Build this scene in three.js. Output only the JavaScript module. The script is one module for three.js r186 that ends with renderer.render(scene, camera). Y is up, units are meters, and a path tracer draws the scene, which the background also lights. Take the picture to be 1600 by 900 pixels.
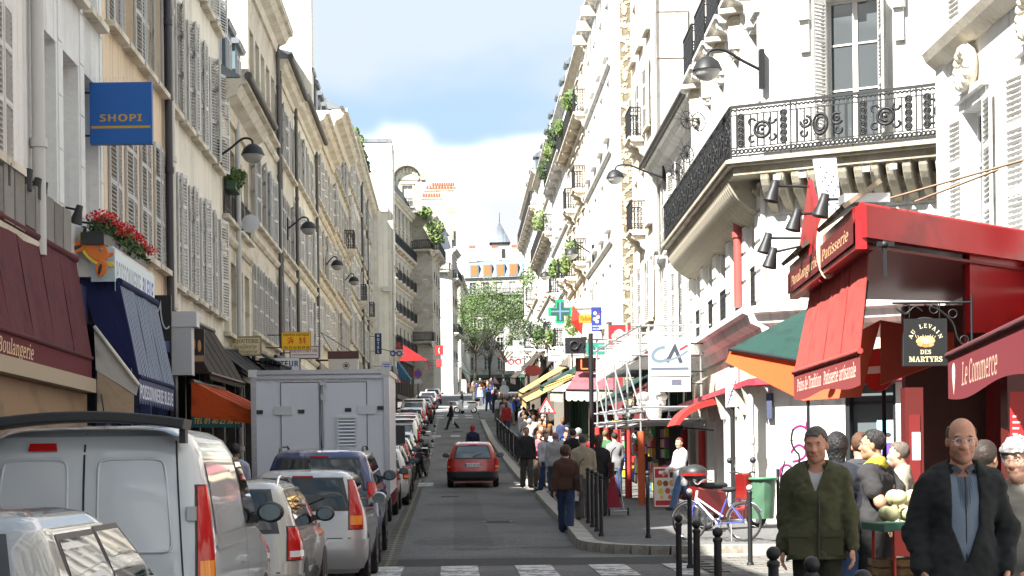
import * as THREE from 'three';
import { mergeGeometries, toCreasedNormals, mergeVertices } from 'three/addons/utils/BufferGeometryUtils.js';

// ---------------------------------------------------------------- camera, sky, sun, exposure
const scene = new THREE.Scene();
const FPX = 2800, VX = 708, VY = 742, EYE = 1.5, ROLL = 0.012;
const camera = new THREE.PerspectiveCamera(2 * Math.atan(450 / FPX) * 180 / Math.PI, 16 / 9, 0.3, 2000);
camera.position.set(0, EYE, 0);
camera.rotation.z = -ROLL;
camera.setViewOffset(1600, 900, 800 - VX, 450 - VY, 1600, 900);
camera.updateProjectionMatrix();
const renderer = new THREE.WebGLRenderer({ antialias: true });
renderer.toneMapping = THREE.LinearToneMapping;
renderer.toneMappingExposure = 4.35;
renderer.shadowMap.enabled = true;

function rng(seed) { let a = seed >>> 0; return () => { a = a + 0x6D2B79F5 | 0; let t = Math.imul(a ^ a >>> 15, 1 | a); t = t + Math.imul(t ^ t >>> 7, 61 | t) ^ t; return ((t ^ t >>> 14) >>> 0) / 4294967296; }; }
const R = rng(77);
const rr = (a, b) => a + (b - a) * R();
const pick = (a) => a[Math.floor(R() * a.length)];
const clamp = (x, a = 0, b = 1) => Math.min(b, Math.max(a, x));
const lerp = (a, b, t) => a + (b - a) * t;
const smooth = (a, b, x) => { const t = clamp((x - a) / (b - a)); return t * t * (3 - 2 * t); };

// lattice noise
const HT = (() => { const r = rng(5), t = new Float32Array(4096); for (let i = 0; i < 4096; i++) t[i] = r(); return t; })();
const hsh = (x, y, z) => HT[(Math.imul(x, 73856093) ^ Math.imul(y, 19349663) ^ Math.imul(z, 83492791)) & 4095];
function n3(x, y, z, per = 0) {
  const xi = Math.floor(x), yi = Math.floor(y), zi = Math.floor(z); let fx = x - xi, fy = y - yi, fz = z - zi;
  fx = fx * fx * (3 - 2 * fx); fy = fy * fy * (3 - 2 * fy); fz = fz * fz * (3 - 2 * fz);
  const w = per ? (v) => ((v % per) + per) % per : (v) => v;
  const h = (i, j, k) => hsh(w(xi + i), w(yi + j), zi + k);
  return lerp(lerp(lerp(h(0, 0, 0), h(1, 0, 0), fx), lerp(h(0, 1, 0), h(1, 1, 0), fx), fy), lerp(lerp(h(0, 0, 1), h(1, 0, 1), fx), lerp(h(0, 1, 1), h(1, 1, 1), fx), fy), fz);
}
const fbm = (x, y, z, o = 5) => { let s = 0, a = .5, n = 0; for (let i = 0; i < o; i++) { s += a * n3(x, y, z); n += a; x *= 2.03; y *= 2.03; z *= 2.03; a *= .5; } return s / n; };

const SKO = [7.4, 1.72, 5.1];
const SUN = new THREE.Vector3(-0.5, 0.78, 0.52).normalize();
{ // sky: hazy blue air with broken cloud, the same all round
  const W = 2048, H = 1024, a = new Float32Array(W * H * 4);
  for (let j = 0; j < H; j++) {
    const el = ((j + .5) / H - .5) * Math.PI, ce = Math.cos(el), sy = Math.sin(el);
    for (let i = 0; i < W; i++) {
      const az = ((i + .5) / W - .5) * 2 * Math.PI, k = (j * W + i) * 4;
      const dx = Math.cos(az) * ce, dz = Math.sin(az) * ce;
      const up = Math.max(sy, 0);
      let c = [lerp(.62, .36, Math.pow(up, .45)), lerp(.76, .61, Math.pow(up, .45)), lerp(.92, .90, Math.pow(up, .5))];
      if (el > -.05) {
        const q = 1 / (up + .22), u = dx * q, v = dz * q;
        const base = fbm(dx * 5 + SKO[0], sy * 9 + SKO[1], dz * 5 + SKO[2], 6);
        const cum = smooth(.45, .555, base + .09 * (fbm(dx * 26, sy * 40, dz * 26, 3) - .5));
        const veil = smooth(.40, .62, fbm(dx * 6 + 4.4, sy * 13 + 2.6, dz * 6 + 7.1, 6));
        const shade = fbm(dx * 7 + 8, sy * 14 - 2, dz * 7, 4);
        const vc = [.76, .83, .93], cc = lerp(.88, 2.1, smooth(.42, .66, shade));
        for (let m = 0; m < 3; m++) { c[m] = lerp(c[m], vc[m], veil * .8); c[m] = lerp(c[m], cc * [.985, 1, 1.03][m], cum * .93); }
      } else c = [.4, .39, .37];
      for (let m = 0; m < 3; m++) a[k + m] = c[m] * .26;
      a[k + 3] = 1;
    }
  }
  const t = new THREE.DataTexture(a, W, H, THREE.RGBAFormat, THREE.FloatType);
  t.mapping = THREE.EquirectangularReflectionMapping; t.magFilter = THREE.LinearFilter; t.minFilter = THREE.LinearFilter; t.needsUpdate = true;
  scene.background = t; scene.environment = t;
}
const sun = new THREE.DirectionalLight(new THREE.Color(1, .965, .90), 4.4);
sun.position.copy(SUN).multiplyScalar(200).add(new THREE.Vector3(0, 0, -80)); sun.target.position.set(0, 0, -80);
sun.castShadow = true; sun.shadow.mapSize.set(4096, 4096);
Object.assign(sun.shadow.camera, { left: -160, right: 160, top: 160, bottom: -160, near: 1, far: 600 });
scene.add(sun, sun.target);

// ---------------------------------------------------------------- terrain of the street
const PROF = [[-200, -.4], [0, 0], [15, .03], [27, .08], [34.6, .36], [45, .68], [56.6, 1.1], [75, 2.15], [107, 4.2], [140, 6.35], [233, 12.1], [262, 13.2], [300, 13.9], [1200, 14]];
function elev(d) {
  let i = 0; while (i < PROF.length - 2 && d > PROF[i + 1][0]) i++;
  const p = (k) => PROF[clamp(k, 0, PROF.length - 1)], [x0, y0] = p(i), [x1, y1] = p(i + 1), t = clamp((d - x0) / (x1 - x0));
  const sl = (k) => { if (k <= 0 || k >= PROF.length - 1) return 0; const a = p(k - 1), b = p(k), c = p(k + 1), s1 = (b[1] - a[1]) / (b[0] - a[0]), s2 = (c[1] - b[1]) / (c[0] - b[0]); return s1 * s2 <= 0 ? 0 : 2 * s1 * s2 / (s1 + s2); };
  const h = x1 - x0, m0 = sl(i) * h, m1 = sl(i + 1) * h, t2 = t * t, t3 = t2 * t;
  return (2 * t3 - 3 * t2 + 1) * y0 + (t3 - 2 * t2 + t) * m0 + (-2 * t3 + 3 * t2) * y1 + (t3 - t2) * m1;
}
const bend = (d) => d > 160 ? .00036 * (d - 160) * (d - 160) : 0;
// a point of the street from where it stands in the photograph and its distance in metres
function P(x, y, d) { const a = x - VX, b = VY - y, c = Math.cos(ROLL), s = Math.sin(ROLL); return new THREE.Vector3((a * c + b * s) * d / FPX, EYE + (-a * s + b * c) * d / FPX, -d); }

// ---------------------------------------------------------------- helpers
const used = new Map();
function numbered(n) { const k = used.get(n) || 0; used.set(n, k + 1); return k ? n + '_' + String(k).padStart(3, '0') : n; }
function tag(o, label, category, group, kind) { if (label) o.userData.label = label; if (category) o.userData.category = category; if (group) o.userData.group = group; if (kind) o.userData.kind = kind; return o; }
function thing(name, label, category, pos, ry = 0, group) { const o = new THREE.Group(); o.name = numbered(name); if (pos) o.position.copy(pos); o.rotation.y = ry; scene.add(o); return tag(o, label, category, group); }
function mk(name, geo, mat, parent, x = 0, y = 0, z = 0, ry = 0) {
  const m = new THREE.Mesh(geo, mat); m.name = parent === scene ? numbered(name) : name; m.castShadow = m.receiveShadow = true;
  m.position.set(x, y, z); m.rotation.y = ry; parent.add(m); return m;
}
function metric(g) { // uv in metres by the dominant axis of each face
  if (g.index) g = g.toNonIndexed();
  const p = g.attributes.position, n = p.count, uv = new Float32Array(n * 2);
  const a = new THREE.Vector3(), b = new THREE.Vector3(), c = new THREE.Vector3();
  for (let i = 0; i < n; i += 3) {
    a.fromBufferAttribute(p, i); b.fromBufferAttribute(p, i + 1).sub(a); c.fromBufferAttribute(p, i + 2).sub(a); b.cross(c);
    const X = Math.abs(b.x), Y = Math.abs(b.y), Z = Math.abs(b.z);
    for (let k = 0; k < 3; k++) { const q = i + k; const [s, t] = Z >= X && Z >= Y ? [p.getX(q), p.getY(q)] : X >= Y ? [p.getZ(q), p.getY(q)] : [p.getX(q), p.getZ(q)]; uv[q * 2] = s; uv[q * 2 + 1] = t; }
  }
  g.setAttribute('uv', new THREE.BufferAttribute(uv, 2)); return g;
}
const GC = new Map();
const cached = (k, f) => { let g = GC.get(k); if (!g) GC.set(k, g = f()); return g; };
const bx = (w, h, d) => cached('b' + w.toFixed(3) + ',' + h.toFixed(3) + ',' + d.toFixed(3), () => metric(new THREE.BoxGeometry(w, h, d)));
const gbox = (x0, x1, y0, y1, z0, z1) => { const g = new THREE.BoxGeometry(x1 - x0, y1 - y0, z1 - z0); g.translate((x0 + x1) / 2, (y0 + y1) / 2, (z0 + z1) / 2); return metric(g); };
const strip = (g) => { if (g.index) g = g.toNonIndexed(); for (const k of Object.keys(g.attributes)) if (!['position', 'normal', 'uv'].includes(k)) g.deleteAttribute(k); return g; };
const merge = (l) => mergeGeometries(l.map(strip));
const cylG = (r0, r1, h, n = 10) => cached('c' + [r0, r1, h, n].join(), () => strip(new THREE.CylinderGeometry(r0, r1, h, n)));
const V = (x, y, z) => new THREE.Vector3(x, y, z);
function rod(a, b, r, n = 7, r2 = r) { const d = b.clone().sub(a), L = d.length(); const g = new THREE.CylinderGeometry(r2, r, L, n); g.translate(0, L / 2, 0); g.applyQuaternion(new THREE.Quaternion().setFromUnitVectors(V(0, 1, 0), d.divideScalar(L))); g.translate(a.x, a.y, a.z); return strip(g); }
function tube(pts, r, seg = 24, rad = 6, closed = false) { return strip(new THREE.TubeGeometry(new THREE.CatmullRomCurve3(pts, closed), seg, r, rad, closed)); }
const sph = (r, x = 0, y = 0, z = 0, w = 12, h = 8) => { const g = new THREE.SphereGeometry(r, w, h); g.translate(x, y, z); return strip(g); };
// profile [outward, up] drawn along local x from 0 to len
function molding(prof, len) { const s = new THREE.Shape(prof.map(([n, y]) => new THREE.Vector2(-n, y))); const g = new THREE.ExtrudeGeometry(s, { depth: len, bevelEnabled: false }); g.rotateY(Math.PI / 2); return metric(g); }
function quadG(a, b, c, d, nu = 1, nv = 1, sag = 0, thick = 0) { // a-b lower edge, d-c upper edge
  const pos = [], uv = [], idx = []; const W = a.distanceTo(b), H = a.distanceTo(d);
  const nrm = b.clone().sub(a).cross(d.clone().sub(a)).normalize();
  const layer = (o) => { const base = pos.length / 3; for (let j = 0; j <= nv; j++) for (let i = 0; i <= nu; i++) { const s = i / nu, t = j / nv; const p = a.clone().lerp(b, s).lerp(d.clone().lerp(c, s), t); p.addScaledVector(nrm, o); p.y -= sag * Math.sin(Math.PI * s) * Math.sin(Math.PI * t); pos.push(p.x, p.y, p.z); uv.push(s * W, t * H); } return base; };
  const q = (b0, flip) => { for (let j = 0; j < nv; j++) for (let i = 0; i < nu; i++) { const k = b0 + j * (nu + 1) + i, m = k + nu + 1; flip ? idx.push(k, m, k + 1, k + 1, m, m + 1) : idx.push(k, k + 1, m, k + 1, m + 1, m); } };
  q(layer(thick / 2), false);
  if (thick) { const b2 = layer(-thick / 2); q(b2, true); const n1 = nu + 1; const edge = (k1, k2) => idx.push(k1, k1 + b2, k2, k2, k1 + b2, k2 + b2); for (let i = 0; i < nu; i++) { edge(i, i + 1); edge(nv * n1 + i + 1, nv * n1 + i); } for (let j = 0; j < nv; j++) { edge((j + 1) * n1, j * n1); edge(j * n1 + nu, (j + 1) * n1 + nu); } }
  const g = new THREE.BufferGeometry(); g.setAttribute('position', new THREE.Float32BufferAttribute(pos, 3)); g.setAttribute('uv', new THREE.Float32BufferAttribute(uv, 2)); g.setIndex(idx); const h = g.toNonIndexed(); h.computeVertexNormals(); return h;
}

// ---------------------------------------------------------------- materials
function noiseTex(seed, size, fn, rep, srgb = true) {
  const a = new Uint8Array(size * size * 4);
  for (let j = 0; j < size; j++) for (let i = 0; i < size; i++) { const v = fn(i / size, j / size, seed), k = (j * size + i) * 4; const c = Array.isArray(v) ? v : [v, v, v]; for (let m = 0; m < 3; m++) a[k + m] = clamp(c[m]) * 255; a[k + 3] = 255; }
  const t = new THREE.DataTexture(a, size, size); t.wrapS = t.wrapT = THREE.RepeatWrapping; t.magFilter = THREE.LinearFilter; t.minFilter = THREE.LinearMipmapLinearFilter; t.generateMipmaps = true;
  t.repeat.set(1 / rep, 1 / rep); if (srgb) t.colorSpace = THREE.SRGBColorSpace; t.needsUpdate = true; return t;
}
const tn = (u, v, p, z, o = 4) => { let s = 0, a = .5, n = 0; for (let i = 0; i < o; i++) { s += a * n3(u * p, v * p, z + i * 7, p); n += a; p *= 2; a *= .55; } return s / n; };
const T = {
  plaster: noiseTex(1, 512, (u, v, s) => { const st = tn(u, v * .0 + .3, 64, 3, 2), m = tn(u, v, 4, s, 6), f = tn(u, v, 64, 9, 2); const streak = smooth(.56, .8, tn(u, 0, 48, 4, 2) * .6 + tn(u, v, 6, 12, 3) * .5); return .985 - .07 * smooth(.45, .75, m) - .09 * streak + .04 * (f - .5) + .02 * (st - .5); }, 5),
  plasterB: noiseTex(1, 256, (u, v) => tn(u, v, 32, 2, 3), 1.2, false),
  stone: noiseTex(2, 512, (u, v, s) => { const m = tn(u, v, 5, s, 6), f = tn(u, v, 90, 3, 2); const p = smooth(.62, .72, tn(u, v, 20, 31, 3)); return [.985 - .11 * smooth(.4, .8, m) - .08 * p + .08 * (f - .5), .98 - .12 * smooth(.4, .8, m) - .09 * p + .08 * (f - .5), .965 - .14 * smooth(.4, .8, m) - .12 * p + .08 * (f - .5)]; }, 3),
  rubble: noiseTex(3, 512, (u, v, s) => { const m = tn(u, v, 14, s, 3), c = smooth(.42, .6, m), f = tn(u, v, 60, 6, 3); return [.55 + .35 * c + .2 * (f - .5), .53 + .34 * c + .2 * (f - .5), .48 + .31 * c + .2 * (f - .5)]; }, 2.4),
  rubbleB: noiseTex(3, 512, (u, v, s) => smooth(.42, .6, tn(u, v, 14, s, 3)) * .8 + .2 * tn(u, v, 60, 6, 3), 2.4, false),
  asphalt: noiseTex(4, 1024, (u, v, s) => { const g = tn(u, v, 256, s, 2), m = tn(u, v, 6, 2, 5), p = smooth(.60, .68, tn(u, v, 3, 17, 4)); const cr = smooth(.012, .0, Math.abs(tn(u, v, 7, 40, 4) - .5)) * smooth(.5, .6, tn(u, v, 4, 44, 2)); const c = .47 + .22 * (g - .5) + .14 * (m - .5) - .05 * p - .10 * cr; return [c, c * 1.0, c * .995]; }, 7),
  asphaltB: noiseTex(4, 512, (u, v, s) => tn(u, v, 160, s, 2), 1.6, false),
  cloth: noiseTex(6, 256, (u, v) => { const w = .5 + .5 * Math.sin(u * 256 * Math.PI) * Math.sin(v * 256 * Math.PI); const m = tn(u, v, 5, 4, 5); return .88 + .06 * w - .16 * smooth(.45, .8, m); }, 1.4),
  clothB: noiseTex(6, 256, (u, v) => tn(u, v, 6, 4, 4), .5, false),
  weave: noiseTex(10, 256, (u, v) => .93 + .05 * Math.sin(u * 96 * 2 * Math.PI) * Math.sin(v * 96 * 2 * Math.PI) + .06 * (tn(u, v, 64, 6, 2) - .5), .32),
  weaveB: noiseTex(11, 256, (u, v) => .5 + .3 * Math.sin(u * 64 * 2 * Math.PI + 3 * tn(u, v, 8, 2, 2)) + .3 * (tn(u, v, 40, 4, 2) - .5), .26, false),
  strand: noiseTex(12, 256, (u, v) => { const w = tn(u, v * .0 + .2 + .02 * Math.sin(v * 12), 128, 3, 1); return .6 * n3(u * 90, v * 6, 2, 0) + .4 * n3(u * 40, v * 3, 5, 0); }, .16, false),
  zinc: noiseTex(7, 256, (u, v) => .84 + .22 * (tn(u, v, 6, 8, 5) - .5) - .12 * smooth(.5, .75, tn(u, 0, 20, 3, 2)), 3),
  worn: noiseTex(9, 512, (u, v) => { const w = smooth(.54, .62, tn(u, v, 24, 5, 5) * .6 + tn(u, v, 5, 9, 3) * .42); const c = .93 - .1 * tn(u, v, 60, 3, 2); return lerp(c, .5, w); }, 2.6),
  dirt: noiseTex(8, 256, (u, v) => .95 - .2 * smooth(.55, .8, tn(u, v, 5, 5, 6)), 2.2),
};
const MC = new Map();
function mat(key, color, rough = .85, o = {}) { let m = MC.get(key); if (!m) { m = new THREE.MeshStandardMaterial({ roughness: rough, ...o }); Array.isArray(color) ? m.color.setRGB(...color) : m.color.set(color); m.name = key; MC.set(key, m); } return m; }
const wallMat = (key, c, tex = 'plaster') => mat('wall_' + key, c, .92, { map: T[tex], bumpMap: tex === 'rubble' ? T.rubbleB : T.plasterB, bumpScale: tex === 'rubble' ? .05 : .004 });
const paint = (key, c, o = {}) => { const k = 'paint_' + key; let m = MC.get(k); if (!m) { m = new THREE.MeshPhysicalMaterial({ roughness: .38, metalness: o.metal ?? .25, clearcoat: 1, clearcoatRoughness: .04 }); m.color.setRGB(...c); m.name = k; MC.set(k, m); } return m; };
const cloth = (key, c, o = {}) => mat('cloth_' + key, c, .95, { map: T.cloth, bumpMap: T.clothB, bumpScale: .006, side: THREE.DoubleSide, ...o });
const M = {
  asphalt: mat('asphalt', [.60, .595, .595], .93, { map: T.asphalt, bumpMap: T.asphaltB, bumpScale: .008 }),
  pave: mat('pave', [.56, .555, .545], .93, { map: T.asphalt, bumpMap: T.asphaltB, bumpScale: .006 }),
  granite: mat('granite', [.34, .33, .315], .85, { map: T.stone, bumpMap: T.plasterB, bumpScale: .004 }),
  sett: mat('sett', [.20, .195, .19], .85, { map: T.stone, bumpMap: T.plasterB, bumpScale: .006 }),
  white_line: mat('white_line', [.60, .60, .585], .8, { map: T.worn }),
  yellow_line: mat("yellow_line", [.40, .385, .25], .85, { map: T.worn }),
  ground: mat('ground', [.12, .12, .11], .95, { map: T.asphalt }),
  iron: mat('iron', [.018, .019, .021], .5, { metalness: .3 }),
  ironalias: mat('iron', [.018, .019, .021], .5),  // same cached black iron under a second name
  galv: mat('galvanised', [.52, .54, .55], .38, { metalness: .75 }),
  zinc: mat('zinc', [.30, .335, .37], .5, { metalness: .35, map: T.zinc }),
  slate: mat('slate', [.085, .10, .125], .6, { map: T.zinc }),
  zincblue: mat('zinc_blue', [.17, .25, .30], .55, { map: T.zinc }),
  gutter: mat('gutter', [.15, .145, .14], .6, { metalness: .3, map: T.zinc }),
  stone: wallMat('stone', [.68, .64, .555], 'stone'),
  whitewood: mat('white_wood', [.66, .65, .62], .7, { map: T.dirt }),
  greywood: mat('grey_wood', [.56, .56, .545], .75, { map: T.dirt }),
  creamwood: mat('cream_wood', [.66, .63, .55], .7, { map: T.dirt }),
  glass: mat('window_glass', [.025, .03, .035], .04),
  glass2: mat('window_glass_grey', [.07, .08, .085], .06),
  curtain: mat('window_curtained', [.42, .42, .40], .12),
  shopglass: mat('shop_glass', [.02, .022, .022], .04),
  carglass: mat('car_glass', [.018, .024, .026], .02),
  carglass2: mat('car_glass_pale', [.10, .14, .16], .03),
  rubber: mat('rubber', [.016, .016, .017], .75),
  plastic: mat('black_plastic', [.022, .023, .025], .5),
  chrome: mat('chrome', [.75, .76, .78], .12, { metalness: 1 }),
  alloy: mat('alloy', [.45, .46, .48], .3, { metalness: .8 }),
  red_lens: mat('red_lens', [.42, .012, .012], .1),
  amber_lens: mat('amber_lens', [.75, .25, .03], .12),
  clear_lens: mat('clear_lens', [.6, .6, .6], .1),
  terracotta: mat('terracotta', [.34, .10, .05], .85, { map: T.dirt }),
  leaf: mat('leaf', [.085, .14, .035], .75, { side: THREE.DoubleSide }),
  leaf2: mat('leaf_pale', [.14, .20, .06], .75, { side: THREE.DoubleSide }),
  leafdark: mat('leaf_dark', [.035, .065, .02], .75, { side: THREE.DoubleSide }),
  bark: mat('bark', [.11, .085, .06], .95, { map: T.rubble }),
  flower: mat('flower_red', [.55, .01, .015], .7, { side: THREE.DoubleSide }),
};

// ---------------------------------------------------------------- ground, road, pavements
function ribbon(x0, x1, d0, d1, lift, step = 2, nx = 2, fb = bend) {
  const pos = [], uv = [], idx = [], n = Math.max(1, Math.ceil((d1 - d0) / step));
  for (let j = 0; j <= n; j++) { const d = lerp(d0, d1, j / n), e = elev(d) + lift; for (let i = 0; i <= nx; i++) { const a = typeof x0 === 'function' ? x0(d) : x0, b = typeof x1 === 'function' ? x1(d) : x1; const x = lerp(a, b, i / nx) + fb(d); pos.push(x, e, -d); uv.push(x, d); } }
  for (let j = 0; j < n; j++) for (let i = 0; i < nx; i++) { const k = j * (nx + 1) + i, m = k + nx + 1; idx.push(k, k + 1, m, k + 1, m + 1, m); }
  const g = new THREE.BufferGeometry(); g.setAttribute('position', new THREE.Float32BufferAttribute(pos, 3)); g.setAttribute('uv', new THREE.Float32BufferAttribute(uv, 2)); g.setIndex(idx); g.computeVertexNormals(); return g;
}
tag(mk('ground', ribbon(-500, 500, -150, 1200, -.012, 3, 4, () => 0), M.ground, scene), 'dark ground under the whole street', 'ground', null, 'structure');
const XR = (d) => d < 31 ? 2.35 : d < 50 ? lerp(2.3, 2.45, (d - 31) / 19) : lerp(2.45, 2.0, clamp((d - 50) / 40));   // right kerb line
const road = tag(mk('road', ribbon(-3.5, (d) => d < 30 ? 16 : 3.1, -30, 300, -.004, 1, 6), M.asphalt, scene), 'grey asphalt carriageway climbing between the parked cars and bollards', 'road', null, 'structure');
tag(mk('side_street', ribbon(3.1, 30, 30, 33.2, -.004, 1, 6), M.asphalt, scene), 'asphalt side street opening beside the graffitied bank corner', 'road', null, 'structure');
const pavL = tag(mk('pavement', ribbon(-5.75, -3.5, -30, 262, .13, 2, 2), M.pave, scene), 'narrow pavement below the shop awnings behind the parked cars', 'pavement', null, 'structure');
const kerbG = metric(new THREE.BoxGeometry(.28, .2, .985));
for (let d = 8; d < 60; d += 1) mk('kerb_stone', kerbG, M.granite, pavL, -3.47, elev(d + .5) + .045, -d - .5);
// right pavement: rounded corner towards the side street, then along the road
const corner = []; { const r = 1.6; for (let k = 0; k <= 8; k++) { const a = Math.PI / 2 * k / 8; corner.push([2.3 + r - r * Math.cos(a), 31.2 - r * Math.sin(a)]); } }
const XC = (d) => d < 31.2 ? 3.9 - Math.sqrt(Math.max(0, 2.56 - (31.2 - d) * (31.2 - d))) : d > 50 ? lerp(2.45, 2.9, (d - 50) / 2.4) : XR(d);
const pavR = tag(mk('pavement', ribbon(XC, 9, 29.6, 52.4, .13, .3, 3), M.pave, scene), 'wide corner pavement with black bollards beside the graffitied bank', 'pavement', null, 'structure');
const pavR2 = tag(mk('pavement', ribbon((d) => XR(d) , 9, 52.4, 262, .13, 2, 3), M.pave, scene), 'crowded pavement in front of the awnings on the sunlit side', 'pavement', null, 'structure');
const pavR0 = tag(mk('pavement', ribbon(1.9, 14, -20, 24.6, .03, 2, 3), M.pave, scene), 'pavement below the red bakery canopy where pedestrians walk', 'pavement', null, 'structure');
{ // kerb stones along the right edge
  const line = [[8.9, 29.6], ...Array.from({ length: 5 }, (_, i) => [7.9 - i, 29.6]), ...corner.slice().reverse()]; for (let d = 32.2; d < 51; d += 1) line.push([XR(d), d]); line.push([2.75, 52.2]);
  const put = (a, b, par) => { const L = Math.hypot(b[0] - a[0], b[1] - a[1]); const m = mk('kerb_stone', cached('k' + L.toFixed(2), () => metric(new THREE.BoxGeometry(.3, .22, L - .012))), M.granite, par, (a[0] + b[0]) / 2, elev((a[1] + b[1]) / 2) + .036, -(a[1] + b[1]) / 2); m.rotation.y = Math.atan2(b[0] - a[0], -(b[1] - a[1])); m.rotation.order = 'YXZ'; m.rotation.x = -Math.atan2(elev(b[1]) - elev(a[1]), L); };
  for (let i = 0; i + 1 < line.length; i++) put(line[i], line[i + 1], pavR);
  for (let d = 55; d < 120; d += 1) put([XR(d), d], [XR(d + 1), d + 1], pavR2);
}
{ // setts of the raised crossing at the mouth of the side street
  const g = cached('sett', () => { const b = new THREE.BoxGeometry(.46, .05, .3); return metric(b); });
  const s = tag(mk('sett_crossing', ribbon(3.6, 14, 24.6, 29.45, .012, 1, 4), mat('joint', [.08, .08, .075], .95), scene), 'stone sett surface across the mouth of the side street', 'paving', null, 'structure');
  let n = 0; for (let d = 24.75; d < 28.6; d += .32) { const off = (n++ % 2) * .24; for (let x = 3.85 + off; x < 8.4; x += .485) { const m = mk('sett', g, M.sett, s, x, elev(d) + .004 + .006 * R(), -d); m.rotation.y = rr(-.02, .02); } }
  for (let x = 3.7; x < 9; x += .92) mk('paving_slab', bx(.9, .05, .75), M.granite, s, x + .4, elev(29) + .002 + .01 * R(), -29.05);
}
// zebra crossings, bar by bar
const barG = (w, l) => cached('bar' + w + l, () => metric(new THREE.BoxGeometry(w, .004, l)));
for (let k = 0; k < 5; k++) { const x = -1.05 + k * 1.13; const m = mk('zebra_bar', barG(.56, 2.6), M.white_line, road, x, elev(26.6) + .003, -26.3); m.rotation.x = .012; }
for (const [d, n, w] of [[58.5, 5, .5], [98, 4, .5], [128, 4, .55], [133, 4, .55]]) for (let k = 0; k < n; k++) { const m = mk('zebra_bar', barG(w, 2.2), M.white_line, road, -.9 + k * 1.05, elev(d) + .004, -d); m.rotation.x = Math.atan((elev(d + 1) - elev(d - 1)) / 2); }
for (const d of [150, 158, 205, 215]) { const m = mk('stop_line', barG(3.6, 1.5), M.white_line, road, .5 + bend(d), elev(d) + .006, -d); m.rotation.x = Math.atan((elev(d + 1) - elev(d - 1)) / 2); }
for (let d = 27; d < 62; d += .42) { const m = mk('parking_dash', barG(.3, .16), M.yellow_line, road, -1.0 - .002 * d, elev(d) + .002, -d); m.rotation.x = Math.atan((elev(d + 1) - elev(d - 1)) / 2); }
for (let d = 64; d < 130; d += 3.2) { const m = mk('parking_dash', barG(.14, 1.2), M.white_line, road, -1.02, elev(d) + .002, -d); m.rotation.x = Math.atan((elev(d + 1) - elev(d - 1)) / 2); }

// repaired trenches, manhole covers and drains in the asphalt
for (const [x, d, w, l, t] of [[.35, 44, .7, 26, 0], [1.5, 33, 1.2, 3.4, 1], [-.2, 78, 1.4, 9, 1], [1.0, 92, .6, 22, 0], [.2, 29.6, 3.4, .5, 0], [1.6, 68, .8, 6, 0]]) mk('asphalt_patch', ribbon(x - w / 2, x + w / 2, d - l / 2, d + l / 2, .0012, 1, 1), mat('patch' + t, [[.50, .497, .50], [.69, .685, .68]][t], .95, { map: T.asphalt, bumpMap: T.asphaltB, bumpScale: .008 }), road);
for (const [x, d] of [[.95, 38.5], [-.1, 51], [1.2, 74], [.3, 104]]) { const m = mk('manhole_cover', cached('manh', () => { const l = [strip(new THREE.CylinderGeometry(.33, .33, .006, 24))]; const t = new THREE.TorusGeometry(.36, .03, 4, 28); t.rotateX(Math.PI / 2); t.scale(1, .15, 1); l.push(strip(t)); for (let k = -3; k <= 3; k++) l.push(gbox(-.25, .25, .003, .007, k * .08 - .012, k * .08 + .012)); return merge(l); }), mat('cast_iron', [.07, .068, .065], .6, { metalness: .5 }), road, x, elev(d) + .004, -d); m.rotation.x = Math.atan((elev(d + 1) - elev(d - 1)) / 2); }
const GLOB = {};

// ---------------------------------------------------------------- buildings
// a facade frame: u runs from A to B, outward is to the right-hand rule side; points are [x, d]
function frame(A, B) { const ux = B[0] - A[0], uz = -(B[1] - A[1]), L = Math.hypot(ux, uz); const u = V(ux / L, 0, uz / L); return { o: V(A[0], 0, -A[1]), u, n: V(-u.z, 0, u.x), L, th: Math.atan2(-u.z, u.x) }; }
function put(par, fr, name, geo, m, u, y, n, ry = 0) { const p = fr.o.clone().addScaledVector(fr.u, u).addScaledVector(fr.n, n); const b = par.position; return mk(name, geo, m, par, p.x - b.x, y - b.y, p.z - b.z, fr.th + ry); }
const shutG = (w, h) => cached('sh' + w.toFixed(2) + h.toFixed(2), () => { // louvred leaf, hinge edge at x = 0
  const l = [gbox(0, .05, 0, h, -.018, .018), gbox(w - .05, w, 0, h, -.018, .018)]; for (const y of [0, h * .36, h * .7, h - .08]) l.push(gbox(.05, w - .05, y, y + .08, -.017, .017));
  const n = Math.max(6, Math.round(h / .075)); for (let k = 0; k < n; k++) { const y = .08 + (h - .16) * (k + .5) / n; const g = new THREE.BoxGeometry(w - .1, .012, .05); g.rotateX(.75); g.translate(w / 2, y, 0); l.push(strip(g)); }
  return metric(merge(l));
});
const sashG = (w, h) => cached('sa' + w.toFixed(2) + h.toFixed(2), () => { const t = .06, l = [gbox(-w / 2, -w / 2 + t, 0, h, -.03, .03), gbox(w / 2 - t, w / 2, 0, h, -.03, .03), gbox(-w / 2 + t, w / 2 - t, 0, t, -.03, .03), gbox(-w / 2 + t, w / 2 - t, h - t, h, -.03, .03), gbox(-.05, .05, t, h - t, -.035, .035)]; if (h > 1.6) l.push(gbox(-w / 2 + t, w / 2 - t, h * .36, h * .36 + .035, -.025, .025), gbox(-w / 2 + t, w / 2 - t, h * .68, h * .68 + .035, -.025, .025)); return merge(l); });
const paneG = (w, h) => cached('pa' + w.toFixed(2) + h.toFixed(2), () => gbox(-w / 2 + .03, w / 2 - .03, .03, h - .03, -.008, .004));
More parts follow.
